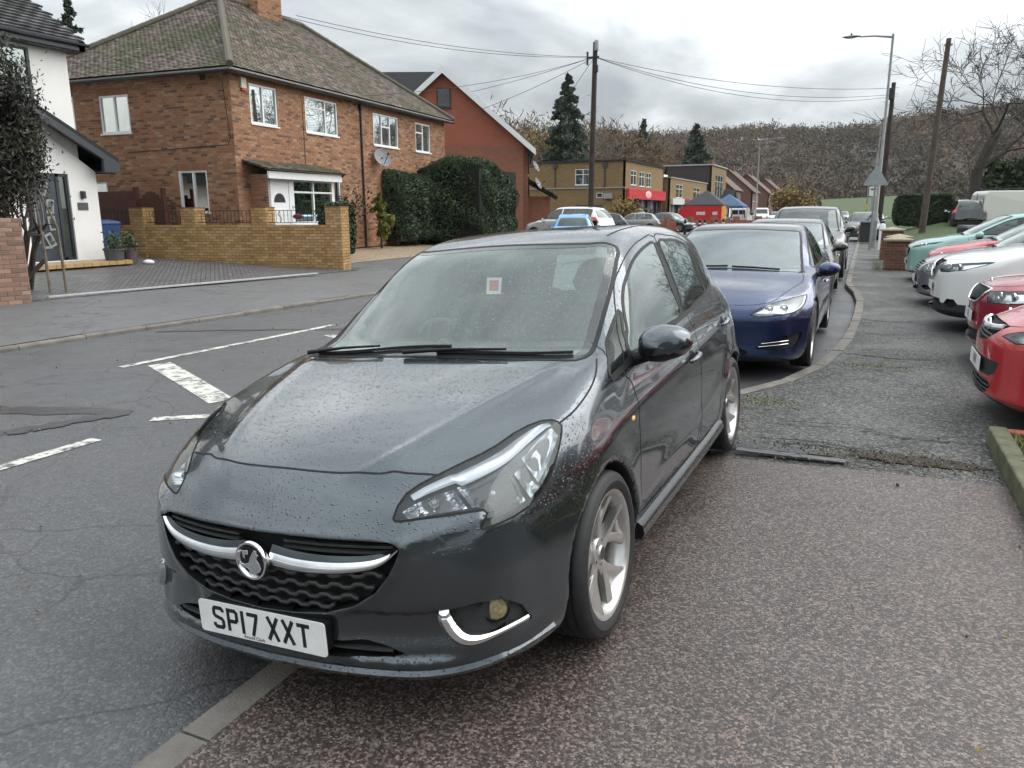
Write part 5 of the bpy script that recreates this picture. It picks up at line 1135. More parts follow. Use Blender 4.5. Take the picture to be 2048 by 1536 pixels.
# ---------------------------------------------------------------- the dark hatchback in the foreground
def strokes(mb, polys, w, M, h=.0006):
    """letters as flat strokes of width w"""
    for pl in polys:
        P = [Vector((a, b)) for a, b in pl]; n = len(P); L = []; Rr = []
        for i in range(n):
            d0 = (P[i]-P[i-1]).normalized() if i else (P[1]-P[0]).normalized()
            d1 = (P[i+1]-P[i]).normalized() if i < n-1 else d0
            nn = Vector((-(d0+d1).y, (d0+d1).x)).normalized(); k = 1/max(.5, nn.dot(Vector((-d0.y, d0.x))))
            L.append(P[i]+nn*w/2*k); Rr.append(P[i]-nn*w/2*k)
        v = [tuple(M@Vector((p.x, p.y, h))) for p in L+Rr]
        mb.add(v, [(n+i, n+i+1, i+1, i) for i in range(n-1)])
GLYPH = {  # in a cell 50 wide, 79 high (mm): the heavy sans of British plates
 'S': [[(44, 60), (44, 66), (38, 72.5), (12, 72.5), (6, 66), (6, 50), (12, 43), (38, 36), (44, 29), (44, 13), (38, 6.5), (12, 6.5), (6, 13), (6, 20)]],
 'P': [[(7, 0), (7, 72), (36, 72), (43, 65), (43, 42), (36, 35), (7, 35)]],
 '1': [[(25, 0), (25, 79)]], '7': [[(2, 72), (42, 72), (42, 66), (22, 0)]],
 'X': [[(5, 79), (45, 0)], [(45, 79), (5, 0)]], 'T': [[(0, 72), (50, 72)], [(25, 72), (25, 0)]],
 'L': [[(7, 79), (7, 6.5), (46, 6.5)]], 'V': [[(4, 79), (25, 4), (46, 79)]], 'Y': [[(4, 79), (25, 38), (46, 79)], [(25, 40), (25, 0)]],
 'E': [[(46, 72), (7, 72), (7, 6.5), (46, 6.5)], [(7, 40), (38, 40)]], 'R': [[(7, 0), (7, 72), (36, 72), (43, 65), (43, 44), (36, 37), (7, 37)], [(26, 37), (44, 0)]],
 'O': [[(7, 60), (14, 72), (36, 72), (43, 60), (43, 19), (36, 7), (14, 7), (7, 19), (7, 60)]], 'H': [[(7, 0), (7, 79)], [(43, 0), (43, 79)], [(7, 40), (43, 40)]],
 'A': [[(3, 0), (25, 76), (47, 0)], [(12, 26), (38, 26)]], 'D': [[(7, 0), (7, 72), (32, 72), (43, 60), (43, 19), (32, 7), (7, 7)]], 'N': [[(7, 0), (7, 79)], [(7, 72), (43, 7)], [(43, 0), (43, 79)]],
 'G': [[(44, 60), (36, 72), (14, 72), (7, 60), (7, 19), (14, 7), (36, 7), (43, 19), (43, 38), (26, 38)]], 'F': [[(46, 72), (7, 72), (7, 0)], [(7, 40), (38, 40)]],
 'I': [[(25, 0), (25, 79)]], 'C': [[(44, 60), (36, 72), (14, 72), (7, 60), (7, 19), (14, 7), (36, 7), (44, 19)]], 'K': [[(7, 0), (7, 79)], [(44, 79), (9, 36)], [(20, 48), (45, 0)]],
 '2': [[(6, 58), (12, 72), (38, 72), (44, 62), (44, 50), (7, 7), (46, 7)]], '0': [[(7, 60), (14, 72), (36, 72), (43, 60), (43, 19), (36, 7), (14, 7), (7, 19), (7, 60)]],
 'M': [[(5, 0), (5, 79)], [(5, 76), (25, 30), (45, 76)], [(45, 0), (45, 79)]], 'B': [[(7, 40), (36, 40), (44, 32), (44, 14), (36, 7), (7, 7), (7, 72), (34, 72), (41, 64), (41, 48), (34, 40)]], 'W': [[(2, 79), (13, 4), (25, 55), (37, 4), (48, 79)]],
 'U': [[(7, 79), (7, 18), (14, 7), (36, 7), (43, 18), (43, 79)]], 'Z': [[(6, 72), (44, 72), (6, 7), (46, 7)]], '9': [[(43, 40), (14, 40), (7, 48), (7, 64), (14, 72), (36, 72), (43, 64), (43, 18), (36, 7), (12, 7)]],
}
def text_mesh(name, txt, size, mat_, parent=None, M=None):
    cu = bpy.data.curves.new(name, 'FONT'); cu.body = txt; cu.size = size; cu.align_x = 'CENTER'; cu.align_y = 'CENTER'; cu.offset = size*.012
    o = bpy.data.objects.new(name, cu); COL.objects.link(o); bpy.context.view_layer.update()
    me = bpy.data.meshes.new_from_object(o.evaluated_get(bpy.context.evaluated_depsgraph_get())); bpy.data.objects.remove(o); bpy.data.curves.remove(cu)
    if M is not None: me.transform(M)
    me.materials.clear(); me.materials.append(mat_); return link(name, me, parent)
def number_plate(parent, M, text, mats, small=None, name='number_plate', chars=True):
    """520 x 111 mm plate; M maps plate plane (x right, y up, z out)"""
    mb = MB(); r = .012; c = []
    for cx, cy, a0 in ((.26-r, .0555-r, 0), (-.26+r, .0555-r, 90), (-.26+r, -.0555+r, 180), (.26-r, -.0555+r, 270)):
        for k in range(5): a = R(a0+k*22.5); c.append((cx+r*math.cos(a), cy+r*math.sin(a)))
    mb.prism(c, -.004, 0, M); pl = mb.build(name, mats[0], parent)
    if not chars: return pl
    wd = lambda ch: 14 if ch in '1I' else (33 if ch == ' ' else 50)
    tot = sum(wd(ch) for ch in text)+11*(len(text)-1)-sum(22 for ch in text if ch == ' '); x = -tot/2
    for ch in text:
        if ch == ' ': x += 33-11; continue
        g = GLYPH[ch]; off = x-(18 if ch in '1I' else 0); mb = MB()
        strokes(mb, [[((a+off)/1000, (b-39.5)/1000+.002) for a, b in pl_] for pl_ in g], .0135, M)
        mb.build('letter', mats[1], pl); x += wd(ch)+11
    if small: text_mesh('dealer_name', small, .0165, mats[1], pl, M@Matrix.Translation((-.03, -.046, .0007)))
    return pl
HERO_M = Matrix.Translation((-1.5915, 2.5552, 0))@Matrix.Rotation(-.0214, 4, 'Z')@Matrix.Translation((.85, 0, 0))@Matrix.Rotation(-.0623, 4, 'Y')@Matrix.Translation((-.85, 0, 0))
def build_hero():
    S = CarShape(hero_params()); B = CarBody(S, .02)
    root = thing('hatchback_car', 'dark grey hatchback with wet paint parked half on the pavement, plate SP17 XXT', 'car'); root.matrix_world = HERO_M
    pm = paint('paint_graphite', (.080, .096, .108), .92, .20, dirt=.05)
    ws = glass('windscreen_glass', (.88, .96, .94), .03, (.60, .72, .69), ior=1.62, refl=.95); sg = glass('side_glass', (.45, .55, .53), .05, (.4, .46, .45), ior=1.5)
    V3 = (-.52, .78, -.34); qg = glass('quarter_glass', (.2, .26, .25), .02, (.3, .35, .34), ior=1.3, refl=.6)  # quarter light: same glass, darkened and dulled to stand in for a dark reflection
    HL = [(.447, -.746, .676), (.448, -.720, .704), (.459, -.683, .733), (.486, -.644, .753), (.523, -.595, .771), (.565, -.531, .789), (.607, -.464, .806), (.635, -.405, .821), (.659, -.332, .841), (.685, -.276, .854), (.714, -.234, .861), (.744, -.212, .861), (.765, -.207, .853), (.777, -.209, .841), (.785, -.233, .82), (.792, -.282, .779), (.793, -.329, .738), (.79, -.38, .697), (.78, -.429, .669), (.765, -.48, .65), (.742, -.535, .637), (.713, -.588, .629), (.682, -.634, .625), (.678, -.636, .63), (.684, -.602, .665), (.674, -.605, .674), (.635, -.641, .676), (.584, -.681, .675), (.53, -.714, .673), (.473, -.743, .668), (.454, -.749, .669)]
    GR = [(0, .620), (.2, .621), (.36, .620), (.45, .618), (.492, .602), (.478, .565), (.455, .52), (.41, .465), (.34, .420), (.25, .393), (.13, .378), (0, .374)]
    LG = [(0, .302), (.36, .302), (.42, .290), (.478, .266), (.44, .256), (.3, .250), (0, .246)]
    FG = [(.594, -.735, .379), (.606, -.73, .402), (.672, -.674, .409), (.724, -.604, .396), (.757, -.552, .358), (.776, -.520, .300), (.723, -.616, .296), (.656, -.70, .288), (.616, -.724, .329)]
    sym = lambda p: p+[(-a, b) for a, b in p[::-1] if a > 1e-6]
    B.cut('headlight', HL, V3)
    B.cut('grille', sym(GR), 'front', False)
    B.cut('lower_grille', sym(LG), 'front', False)
    B.cut('fog', FG, (-.55, .8, -.2), near=.12)
    # windscreen in top view
    WS = [(0, .215), (.3, .222), (.55, .240), (.66, .255), (.685, .33), (.672, .45), (.655, .62), (.635, .80), (.605, .97), (.572, 1.075), (.45, 1.022), (.25, .985), (0, .974)]
    B.cut('windscreen', sym([p for p in WS]), 'top', False)
    GF = [(.80, 1.185), (.90, 1.240), (1.08, 1.306), (1.26, 1.347), (1.45, 1.377), (1.62, 1.389), (1.60, 1.33), (1.565, 1.24), (1.52, 1.14), (1.475, 1.012), (1.2, .998), (.56, .962), (.64, 1.045), (.72, 1.125)]
    QL = [(.705, 1.135), (.50, .954), (.265, .915), (.262, .928), (.40, 1.005), (.55, 1.06)]
    QL = [(.690, 1.128), (.62, 1.055), (.505, .952), (.30, .918), (.262, .918), (.30, .945), (.48, 1.02)]
    GRr = [(1.74, 1.388), (1.9, 1.393), (2.1, 1.386), (2.27, 1.365), (2.36, 1.335), (2.33, 1.24), (2.27, 1.15), (2.235, 1.060), (1.9, 1.036), (1.575, 1.016), (1.62, 1.12), (1.68, 1.26)]
    FX = [(2.40, 1.322), (2.50, 1.270), (2.575, 1.20), (2.58, 1.14), (2.50, 1.095), (2.275, 1.064), (2.305, 1.13), (2.365, 1.24)]
    BP = [(1.62, 1.389), (1.60, 1.33), (1.565, 1.24), (1.52, 1.14), (1.475, 1.012), (1.575, 1.016), (1.62, 1.12), (1.68, 1.26), (1.74, 1.388)]
    for nm, pl in (('glass_front', GF), ('quarter', QL), ('glass_rear', GRr), ('glass_fixed', FX), ('pillar', BP)): B.cut(nm, pl, 'side')
    FD = [(.395, .905), (.44, .86), (.435, .75), (.42, .60), (.40, .40), (.385, .315), (.9, .30), (1.53, .30), (1.54, .45), (1.585, .70), (1.60, .85), (1.585, .98), (1.66, 1.20), (1.70, 1.416), (1.45, 1.412), (1.25, 1.385), (1.05, 1.338), (.86, 1.26), (.74, 1.18), (.62, 1.085), (.50, .985)]
    RD = [(1.53, .30), (1.54, .45), (1.585, .70), (1.60, .85), (1.585, .98), (1.66, 1.20), (1.70, 1.416), (2.0, 1.418), (2.25, 1.40), (2.45, 1.355), (2.62, 1.26), (2.66, 1.16), (2.62, 1.06), (2.56, .95), (2.44, .82), (2.30, .745), (2.18, .65), (2.11, .5), (2.09, .36), (2.0, .30)]
    B.cut('front_door', FD, 'side'); B.cut('rear_door', RD, 'side')
    BN = [(0, -.688), (.14, -.685), (.25, -.675), (.345, -.656), (.388, -.636), (.43, -.628), (.48, -.612), (.523, -.597), (.565, -.531), (.607, -.464), (.635, -.405), (.659, -.332), (.685, -.276), (.714, -.234), (.744, -.212), (.770, -.205), (.786, -.104), (.783, .056), (.764, .184), (.728, .30), (.66, .235), (.5, .208), (0, .185)]
    B.cut('bonnet', sym(BN), 'top', False)
    BU = [(-.95, .79), (-.70, .79), (-.60, .70), (-.40, .688), (-.28, .632), (-.2, .58), (-.2, .05), (-.95, .05)]
    B.cut('bumper', BU, 'side', False, facing=-2, near=5)
    RW = [(0, 1.36), (.42, 1.345), (.5, 1.30), (.58, 1.06), (.5, 1.03), (0, 1.02)]
    B.cut('rear_window', sym(RW), 'rear', False)
    B.finish()
    # shell: arches and underside dark
    mi = np.zeros(len(B.Fc), int)
    for wy in (0., 2.51):
        r = np.hypot(B.C[:, 1]-wy, B.C[:, 2]-.305); mi[(r < .338+.006) & (np.abs(B.C[:, 0]) < .9)] = 1
    mi[(B.FN[:, 2] < -.75) & (B.C[:, 2] < .32)] = 1
    for lb, nm in (('body', 'body'), ('bumper', 'bumper')): B.part(lb, nm, [pm, M['plastic_dark']], root, midx=mi)
    B.part('bonnet', 'bonnet', pm, root)
    B.part('windscreen', 'windscreen', ws, root); B.part('rear_window', 'rear_window', sg, root)
    gap = MB()
    trim = MB()
    for sx, t in ((1, 'R'), (-1, 'L')):
        doors = {}
        for lb in ('front_door', 'rear_door'):
            doors[lb] = B.part(lb+t, lb, [pm, M['plastic_dark']], root, midx=mi)
        B.part('glass_front'+t, 'window_pane', sg, doors['front_door']); B.part('glass_rear'+t, 'window_pane', sg, doors['rear_door']); B.part('glass_fixed'+t, 'window_pane', sg, doors['rear_door'])
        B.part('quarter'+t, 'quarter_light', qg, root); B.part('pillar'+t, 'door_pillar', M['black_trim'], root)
        for pl, w in ((FD, .006), (RD, .006)): B.ribbon(gap, B.on(smooth_line(pl, 3, True), 'side', sx), w, closed=True)
        for pl in (GF, QL, GRr, FX): B.ribbon(trim, B.on(smooth_line(pl, 3, True), 'side', sx), .016, .002, closed=True)
        B.ribbon(trim, B.on(smooth_line([(.255, .905), (.5, .938), (.9, .972), (1.3, .992), (1.8, 1.02), (2.25, 1.05), (2.5, 1.078), (2.61, 1.12)], 6), 'side', sx), .024, .004)
        # door handles
        for (y, z), d in (((1.40, .80), 'front_door'), ((2.33, .865), 'rear_door')):
            h = MB(); p = smooth_line([(y-.085, z-.008), (y-.03, z+.004), (y+.04, z+.008), (y+.09, z+.012)], 5); q = B.on(p, 'side', sx)
            n = np.array([sx, 0, 0]); k = len(q); path = [tuple(c+n*(.010+.028*math.sin(math.pi*i/(k-1))**.6)) for i, c in enumerate(q)]
            h.tube(path, [.009+.005*math.sin(math.pi*i/(k-1)) for i in range(k)], 8); h.build('door_handle', pm, doors[d], True, 60)
            h = MB(); cc = B.on([(y+.005, z)], 'side', sx)[0]; nn = S.normals(cc[None])[0]
            Mx = Matrix.Translation(cc+nn*.0015)@Vector(nn).to_track_quat('Z', 'Y').to_matrix().to_4x4(); h.lathe([(0, 0), (.036, .0), (.038, -.002)], 20, Mx); h.build('handle_cup', M['black_trim'], doors[d], True)
        # side repeater
        h = MB(); cc = B.on([(.345, .735)], 'side', sx)[0]; h.sphere(cc, (.006, .022, .011), 10, 6); h.build('side_repeater', M['amber_lens'], root, True)
        # headlight: lens over a shaped reflector bowl
        hl = bpy.data.objects.new('headlight', None); COL.objects.link(hl); hl.parent = root
        B.part('headlight'+t, 'lens', M['lamp_lens'], hl, offset=.0005)
        B.recess('headlight'+t, (-.018*sx, .055, -.012), 'housing', [M['lamp_rim'], M['lamp_rim']], hl)
        hp = np.array(HL); i0, i1 = hp[0], hp[13]; ax_ = (i1-i0)/np.linalg.norm(i1-i0)**2
        def chain(q): w_ = np.maximum.accumulate((q-i0)@ax_)+np.arange(len(q))*1e-6; return lambda u: np.array([np.interp(u, w_, q[:, k]) for k in range(3)])
        Tp, Bt = chain(hp[:14]), chain(np.vstack([hp[:1], hp[:13:-1], hp[13:14]])); nin = np.array([.50, -.74, .45])
        def patch(nm, u0, u1, v0, v1, d0, d1, m_, nu=10, nv=6, rib=0.):
            h = MB(); v = []
            for i in range(nu+1):
                u = u0+(u1-u0)*i/nu
                for j in range(nv+1):
                    w = v0+(v1-v0)*j/nv; e = 4*(i/nu)*(1-i/nu)*4*(j/nv)*(1-j/nv); p = Tp(u)*(1-w)+Bt(u)*w-nin*(d0+(d1-d0)*min(1, e*1.6)+rib*(i % 2)); v.append((p[0]*sx, p[1], p[2]))
            n = nv+1; h.add(v, [(i*n+j, (i+1)*n+j, (i+1)*n+j+1, i*n+j+1) if sx < 0 else (i*n+j+1, (i+1)*n+j+1, (i+1)*n+j, i*n+j) for i in range(nu) for j in range(nv)]); h.build(nm, m_, hl, rib == 0., 30)
        patch('daylight_band', .12, .96, .10, .30, .012, .018, M['lamp_guide'], 24, 4)
        patch('dipped_reflector', .05, .30, .42, .90, .012, .048, M['lamp_bowl'], 12, 8, .003); patch('main_reflector', .32, .585, .40, .90, .012, .052, M['lamp_bowl'], 14, 8, .003)
        patch('indicator', .70, .95, .40, .86, .010, .030, M['lamp_clear'], 10, 6); patch('side_lamp', .615, .80, .50, .93, .008, .024, M['lamp_bowl'], 8, 6)
        for u_ in (.19, .46): h = MB(); c_ = Tp(u_)*.42+Bt(u_)*.58-nin*.035; h.sphere((c_[0]*sx, c_[1], c_[2]), .017, 12, 8); h.build('bulb', M['bulb_glass'], hl, True)
        B.ribbon(gap, [(a*sx, b, c) for a, b, c in HL], .007, closed=True)
        # fog lamp pocket with chrome blade
        fg = B.recess('fog'+t, (0, .03, 0), 'fog_lamp_surround', [M['plastic_dark'], M['black_trim']], root)
        h = MB(); c0 = Vector((.70*sx, -.618, .368)); Mx = Matrix.Translation(c0)@Vector((.42*sx, -.9, .05)).to_track_quat('Z', 'Y').to_matrix().to_4x4()
        h.lathe([(.044, -.03), (.044, .006), (.038, .009), (.036, .004)], 28, Mx); h.build('fog_lamp_bezel', M['black_trim'], fg, True, 50)
        h = MB(); h.lathe([(0, .004), (.02, .003), (.036, .001)], 24, Mx); h.build('fog_lamp', M['fog_lens'], fg, True)
        h = MB(); bl = smooth_line([(.596, -.742, .395), (.597, -.742, .372), (.618, -.735, .332), (.652, -.706, .302), (.70, -.655, .298), (.775, -.535, .312)], 6); k = len(bl)
        bl = S.snap(np.array(bl)); h2 = [tuple((a*sx, b-.004, c)) for a, b, c in bl]
        h.tube(h2, [.009+.015*math.sin(math.pi*min(1, .12+i/k*1.1))**.8 for i in range(k)], 8); h.build('chrome_blade', M['chrome'], fg, True)
        # mirror
        mr = mirror(root, sx, (.795, .555, .995) if sx > 0 else (.62, .80, .985), pm)
        # side skirt
        h = MB(); prof = [(-.03, 0), (.022, .004), (.034, .03), (.026, .062), (.004, .078), (-.03, .07)]
        ys = np.linspace(.385, 2.13, 14); path = [(.842*sx, y, .205+.012*max(0, (y-1.7)/.43)) for y in ys]
        h.sweep(path if sx < 0 else path, [(a*(1 if sx > 0 else -1), b) for a, b in prof][::(1 if sx > 0 else -1)]); h.build('side_skirt', M['skirt'], root, True, 40)
        # seam bumper / wing, bonnet side is part of outline
        B.ribbon(gap, [(a*sx, b, c) for a, b, c in ((.787, -.395, .688), (.809, -.349, .666), (.835, -.278, .63), (.845, -.245, .612))], .006)
        B.ribbon(gap, [(a*sx, b, c) for a, b, c in ((.652, .45, 1.023), (.719, .403, .996), (.75, .36, .965))], .004)
        # roof seam strips
        B.ribbon(gap, B.on([(.50, 1.16), (.50, 1.6), (.50, 2.2), (.485, 2.75)], 'top')*[sx, 1, 1], .007)
        # wheels
        for wy, st in ((0., .0), (2.51, 0.)): wheel(root, (.760*sx, wy, .305), sx, .3075, .2345, .215, 'swirl', (M['rubber'], M['alloy'], M['alloy_dark']), st)
    B.ribbon(gap, B.on(smooth_line(sym([p for p in BN[:8]])[:8], 3), 'top'), .007); B.ribbon(gap, B.on(smooth_line([(-a, b) for a, b in BN[:8]], 3), 'top'), .007)
    for sx in (1, -1): B.ribbon(gap, B.on(smooth_line([(a, b) for a, b in BN[15:20]], 4), 'top')*[sx, 1, 1], .007)
    gap.build('panel_gap', M['gap'], root, True); 
    wsr = B.on(smooth_line(sym(WS), 2, True), 'top'); B.ribbon(trim, wsr, .020, .0016, closed=True)
    trim.build('window_seal', M['black_trim'], root, True)
    # black band of the glass edge (ceramic print)
    fr = MB(); inner = B.on([(a*.955, b+(.035 if b < .5 else -.03 if b > .97 else 0)) for a, b in smooth_line(sym(WS), 2, True)], 'top'); B.ribbon(fr, inner, .038, .0008, closed=True); fr.build('glass_band', M['frit'], root, True)
    # ---- grille
    gr = B.recess('grille', (0, .07, 0), 'grille', [M['gap'], M['black_trim']], root)
    xs = np.linspace(-.49, .49, 141)
    def yf(x, z): return S.P['nose'](np.array([z]))[0]+S.P['fsweep'](np.array([abs(x)]))[0]*(1+.25*(z-.5))
    def half(z):  # half width of opening at z
        pz = sorted([(b, a) for a, b in GR[4:]]); return np.interp(z, [p[0] for p in pz], [p[1] for p in pz])
    for i, z0 in enumerate((.505, .470, .435, .402)):
        h = MB(); path = []
        hwid = half(z0)-.012
        for x in np.arange(-hwid, hwid+.001, .0055):
            ph = (x/.078+.5*(i % 2)) % 1; wv = np.clip(abs(ph-.5)*6-1.5, -.5, .5)
            z = z0+.010*wv+.018*(x/.49)**2; path.append((x, yf(x, z)+.012, z))
        h.sweep(path, [(-.012, -.004), (.004, -.006), (.006, .0), (.004, .006), (-.012, .004)]); h.build('grille_bar', M['grille_bar'], gr, True, 35)
    for z0, hh in ((.598, .455), (.580, .45)):
        for sg_ in (-1, 1):
            h = MB(); path = [(x, yf(x, z0)+.022, z0-.010*(abs(x)/.45)**2*0) for x in np.linspace(.09, hh, 14)*sg_]
            h.sweep(path, [(-.01, -.004), (.006, -.005), (.006, .003), (-.01, .004)]); h.build('grille_bar', M['grille_bar'], gr, True, 35)
    # chrome wing either side of the badge
    for sx in (1, -1):
        h = MB(); pts = smooth_line([(.055, .540), (.15, .531), (.28, .533), (.38, .545), (.44, .565), (.485, .600)], 7); v = []; k = len(pts)
        for i, (x, z) in enumerate(pts):
            u = i/(k-1); up = .042*(1-u)**.55+.004; dn = .019*(1-u)**.5+.004; y = yf(x, z)
            v += [(x*sx, y+.012, z+up), (x*sx, y-.002, z+up*.55), (x*sx, y-.012, z+up*.10), (x*sx, y-.012, z-dn*.45), (x*sx, y-.004, z-dn*.9), (x*sx, y+.02, z-dn)]
        n = 6; f = []
        for i in range(k-1):
            for j in range(n-1): q = (i*n+j, (i+1)*n+j, (i+1)*n+j+1, i*n+j+1); f.append(q if sx < 0 else q[::-1])
        h.add(v, f); h.m = [1 if (q % 5) < 1 else 0 for q in range(len(f))]; h.build('chrome_wing', [M['chrome'], M['chrome_dark_reflection']], gr, True, 60)  # upper strip takes the dark tone painted in for its reflection
    emblem(root, S, yf)
    lg = B.recess('lower_grille', (0, .05, 0), 'lower_grille', [M['gap'], M['black_trim']], root)
    h = MB(); h.sweep([(x, yf(x, .277)+.02, .276) for x in np.linspace(-.44, .44, 25)], [(-.01, -.004), (.006, -.004), (.006, .004), (-.01, .004)]); h.build('grille_bar', M['grille_bar'], lg, True, 35)
    # front lip
    h = MB(); xs = np.linspace(-.80, .80, 57); path = [(x, yf(x, .2)-.012+.05*max(0, (abs(x)-.68)/.12)**2, .203+.028*max(0, (abs(x)-.5)/.3)**2) for x in xs]
    h.sweep(path, [(-.05, -.022), (.004, -.016), (.012, -.002), (.004, .012), (-.05, .016)]); h.build('front_lip', pm, root, True, 50)
    PMx = Matrix(((1, 0, 0, 0), (0, 0, -1, -.885), (0, 1, 0, .318), (0, 0, 0, 1)))
    h = MB(); h.box((-.25, -.882, .268), (.25, -.82, .368)); h.build('plate_mount', M['black_trim'], root, bevel=.01)
    number_plate(root, PMx, 'SP17 XXT', (M['plate_white'], M['plate_black']), 'Arnold Clark')
    # wipers and cowl
    cw = MB(); cxs = np.linspace(-.68, .68, 31); v = []
    for x in cxs: y = .19+.06*(abs(x)/.7)**2; v += [(x, y-.02, S.P['deck'](np.array([y]))[0]-.016-.01*x*x), (x, y+.10, S.P['deck'](np.array([y]))[0]+.004-.02*x*x)]
    cw.add(v, [(2*i, 2*i+2, 2*i+3, 2*i+1) for i in range(30)]); cw.build('scuttle', M['plastic_dark'], root, True)
    for pts, hub in (([(-.62, .27), (-.40, .275), (-.15, .285), (.08, .292)], (-.20, .225)), ([(.03, .25), (.25, .262), (.45, .285), (.62, .33)], (.36, .235))):
        wp = bpy.data.objects.new('wiper', None); COL.objects.link(wp); wp.parent = root
        q = B.on(smooth_line(pts, 6), 'top'); h = MB(); h.sweep([tuple(c+np.array([0, -.004, .012])) for c in q], [(-.006, -.010), (.006, -.010), (.008, .002), (-.008, .002)]); h.build('wiper_blade', M['rubber'], wp, True, 30)
        mid = q[len(q)//2]+np.array([0, -.01, .024]); a0 = B.on([hub], 'top')[0]+np.array([0, 0, .02])
        e = q[-1 if hub[0] < 0 else 0]
        ends = (B.on([(-.66, .24)], 'top')[0]+np.array([0, 0, .02])) if hub[0] < 0 else (B.on([(-.12, .215)], 'top')[0]+np.array([0, 0, .02]))
        h = MB(); h.tube([tuple(ends), tuple((ends+mid)/2+np.array([0, 0, .006])), tuple(mid)], [.010, .006, .005], 8); h.build('wiper_arm', M['black_trim'], wp, True, 50)
    interior(root, S, B)
    return S, B, root
def mirror(root, sx, c, pm, scale=1.):
    """door mirror: painted shell, black base and glass"""
    mr = bpy.data.objects.new('door_mirror', None); COL.objects.link(mr); mr.parent = root
    cx, cy, cz = c
    def shell(k0, k1, n=16, m=10):
        v = []; f = []
        for i in range(m+1):
            u = i/m; r = math.sqrt(max(0, 1-(1-u)**2.2)) if u < 1 else 1.; y = cy-.075+.115*u
            for j in range(n):
                a = 2*math.pi*j/n; ca, sa = math.cos(a), math.sin(a)
                ex = abs(ca)**.75*(1 if ca > 0 else -1); ez = abs(sa)**.75*(1 if sa > 0 else -1)
                xx = .115*ex*(1.0 if ca*1 > 0 else .95); zz = (.080 if sa > 0 else .074)*ez*(1-.22*max(0, ex))+.008*ex
                v.append(((cx+.125+xx*r*scale)*sx, y+.03*(ex+1)*.5*(1 if ca > 0 else .6), cz+zz*r*scale))
        for i in range(m):
            for j in range(n):
                q = (i*n+j, i*n+(j+1) % n, (i+1)*n+(j+1) % n, (i+1)*n+j); f.append(q if sx > 0 else q[::-1])
        f.append(tuple(range(m*n, m*n+n)) if sx > 0 else tuple(range(m*n+n-1, m*n-1, -1)))
        return v, f
    v, f = shell(0, 1); h = MB(); h.add(v, f)
    for i, q in enumerate(f):
        zc = sum(v[j][2] for j in q)/len(q)
        if zc < cz-.032*scale: h.m[i] = 1
    h.build('mirror_shell', [pm, M['black_trim']], mr, True, 50)
    h = MB(); h.tube([((cx-.03)*sx, cy+.01, cz-.075), ((cx+.02)*sx, cy, cz-.055), ((cx+.09)*sx, cy-.01, cz-.035)], [.034, .028, .024], 10); h.build('mirror_arm', M['black_trim'], mr, True, 50)
    h = MB(); h.box(((cx+.03)*sx, cy+.055, cz-.05), ((cx+.215)*sx, cy+.058, cz+.05)); h.build('mirror_glass', M['chrome'], mr)
    return mr
def emblem(root, S, yf):
    """round chrome badge with an upright winged beast holding a pennant, as on the grille"""
    e = bpy.data.objects.new('badge', None); COL.objects.link(e); e.parent = root
    Mx = Matrix.Translation((0, -.882, .540))@Matrix(((1, 0, 0, 0), (0, 0, -1, 0), (0, 1, 0, 0), (0, 0, 0, 1)))
    h = MB(); h.lathe([(.050, -.02), (.062, -.01), (.064, .0), (.061, .007), (.055, .007), (.052, .001), (.050, -.002)], 40, Mx); h.build('badge_ring', M['chrome'], e, True, 60)
    h = MB(); h.lathe([(0, -.002), (.052, -.002)], 32, Mx); h.build('badge_field', M['gap'], e, True)
    shapes = [[(-.036, .030), (-.010, .034), (-.012, .018), (-.026, .016), (-.024, .004), (-.033, .006)],
              [(-.004, .010), (.006, .024), (.016, .037), (.028, .034), (.024, .026), (.034, .020), (.026, .016), (.022, .006), (.030, -.006), (.036, -.022), (.030, -.034), (.010, -.046), (-.012, -.047), (-.022, -.042), (-.010, -.034), (-.020, -.026), (-.042, -.022), (-.046, -.012), (-.028, -.014), (-.012, -.008)]]
    for sp in shapes:
        h = MB(); h.prism(sp[::-1] if sum((sp[i-1][0]*sp[i][1]-sp[i][0]*sp[i-1][1]) for i in range(len(sp))) < 0 else sp, -.003, .004, Mx); h.build('badge_figure', M['chrome'], e, bevel=.0015)
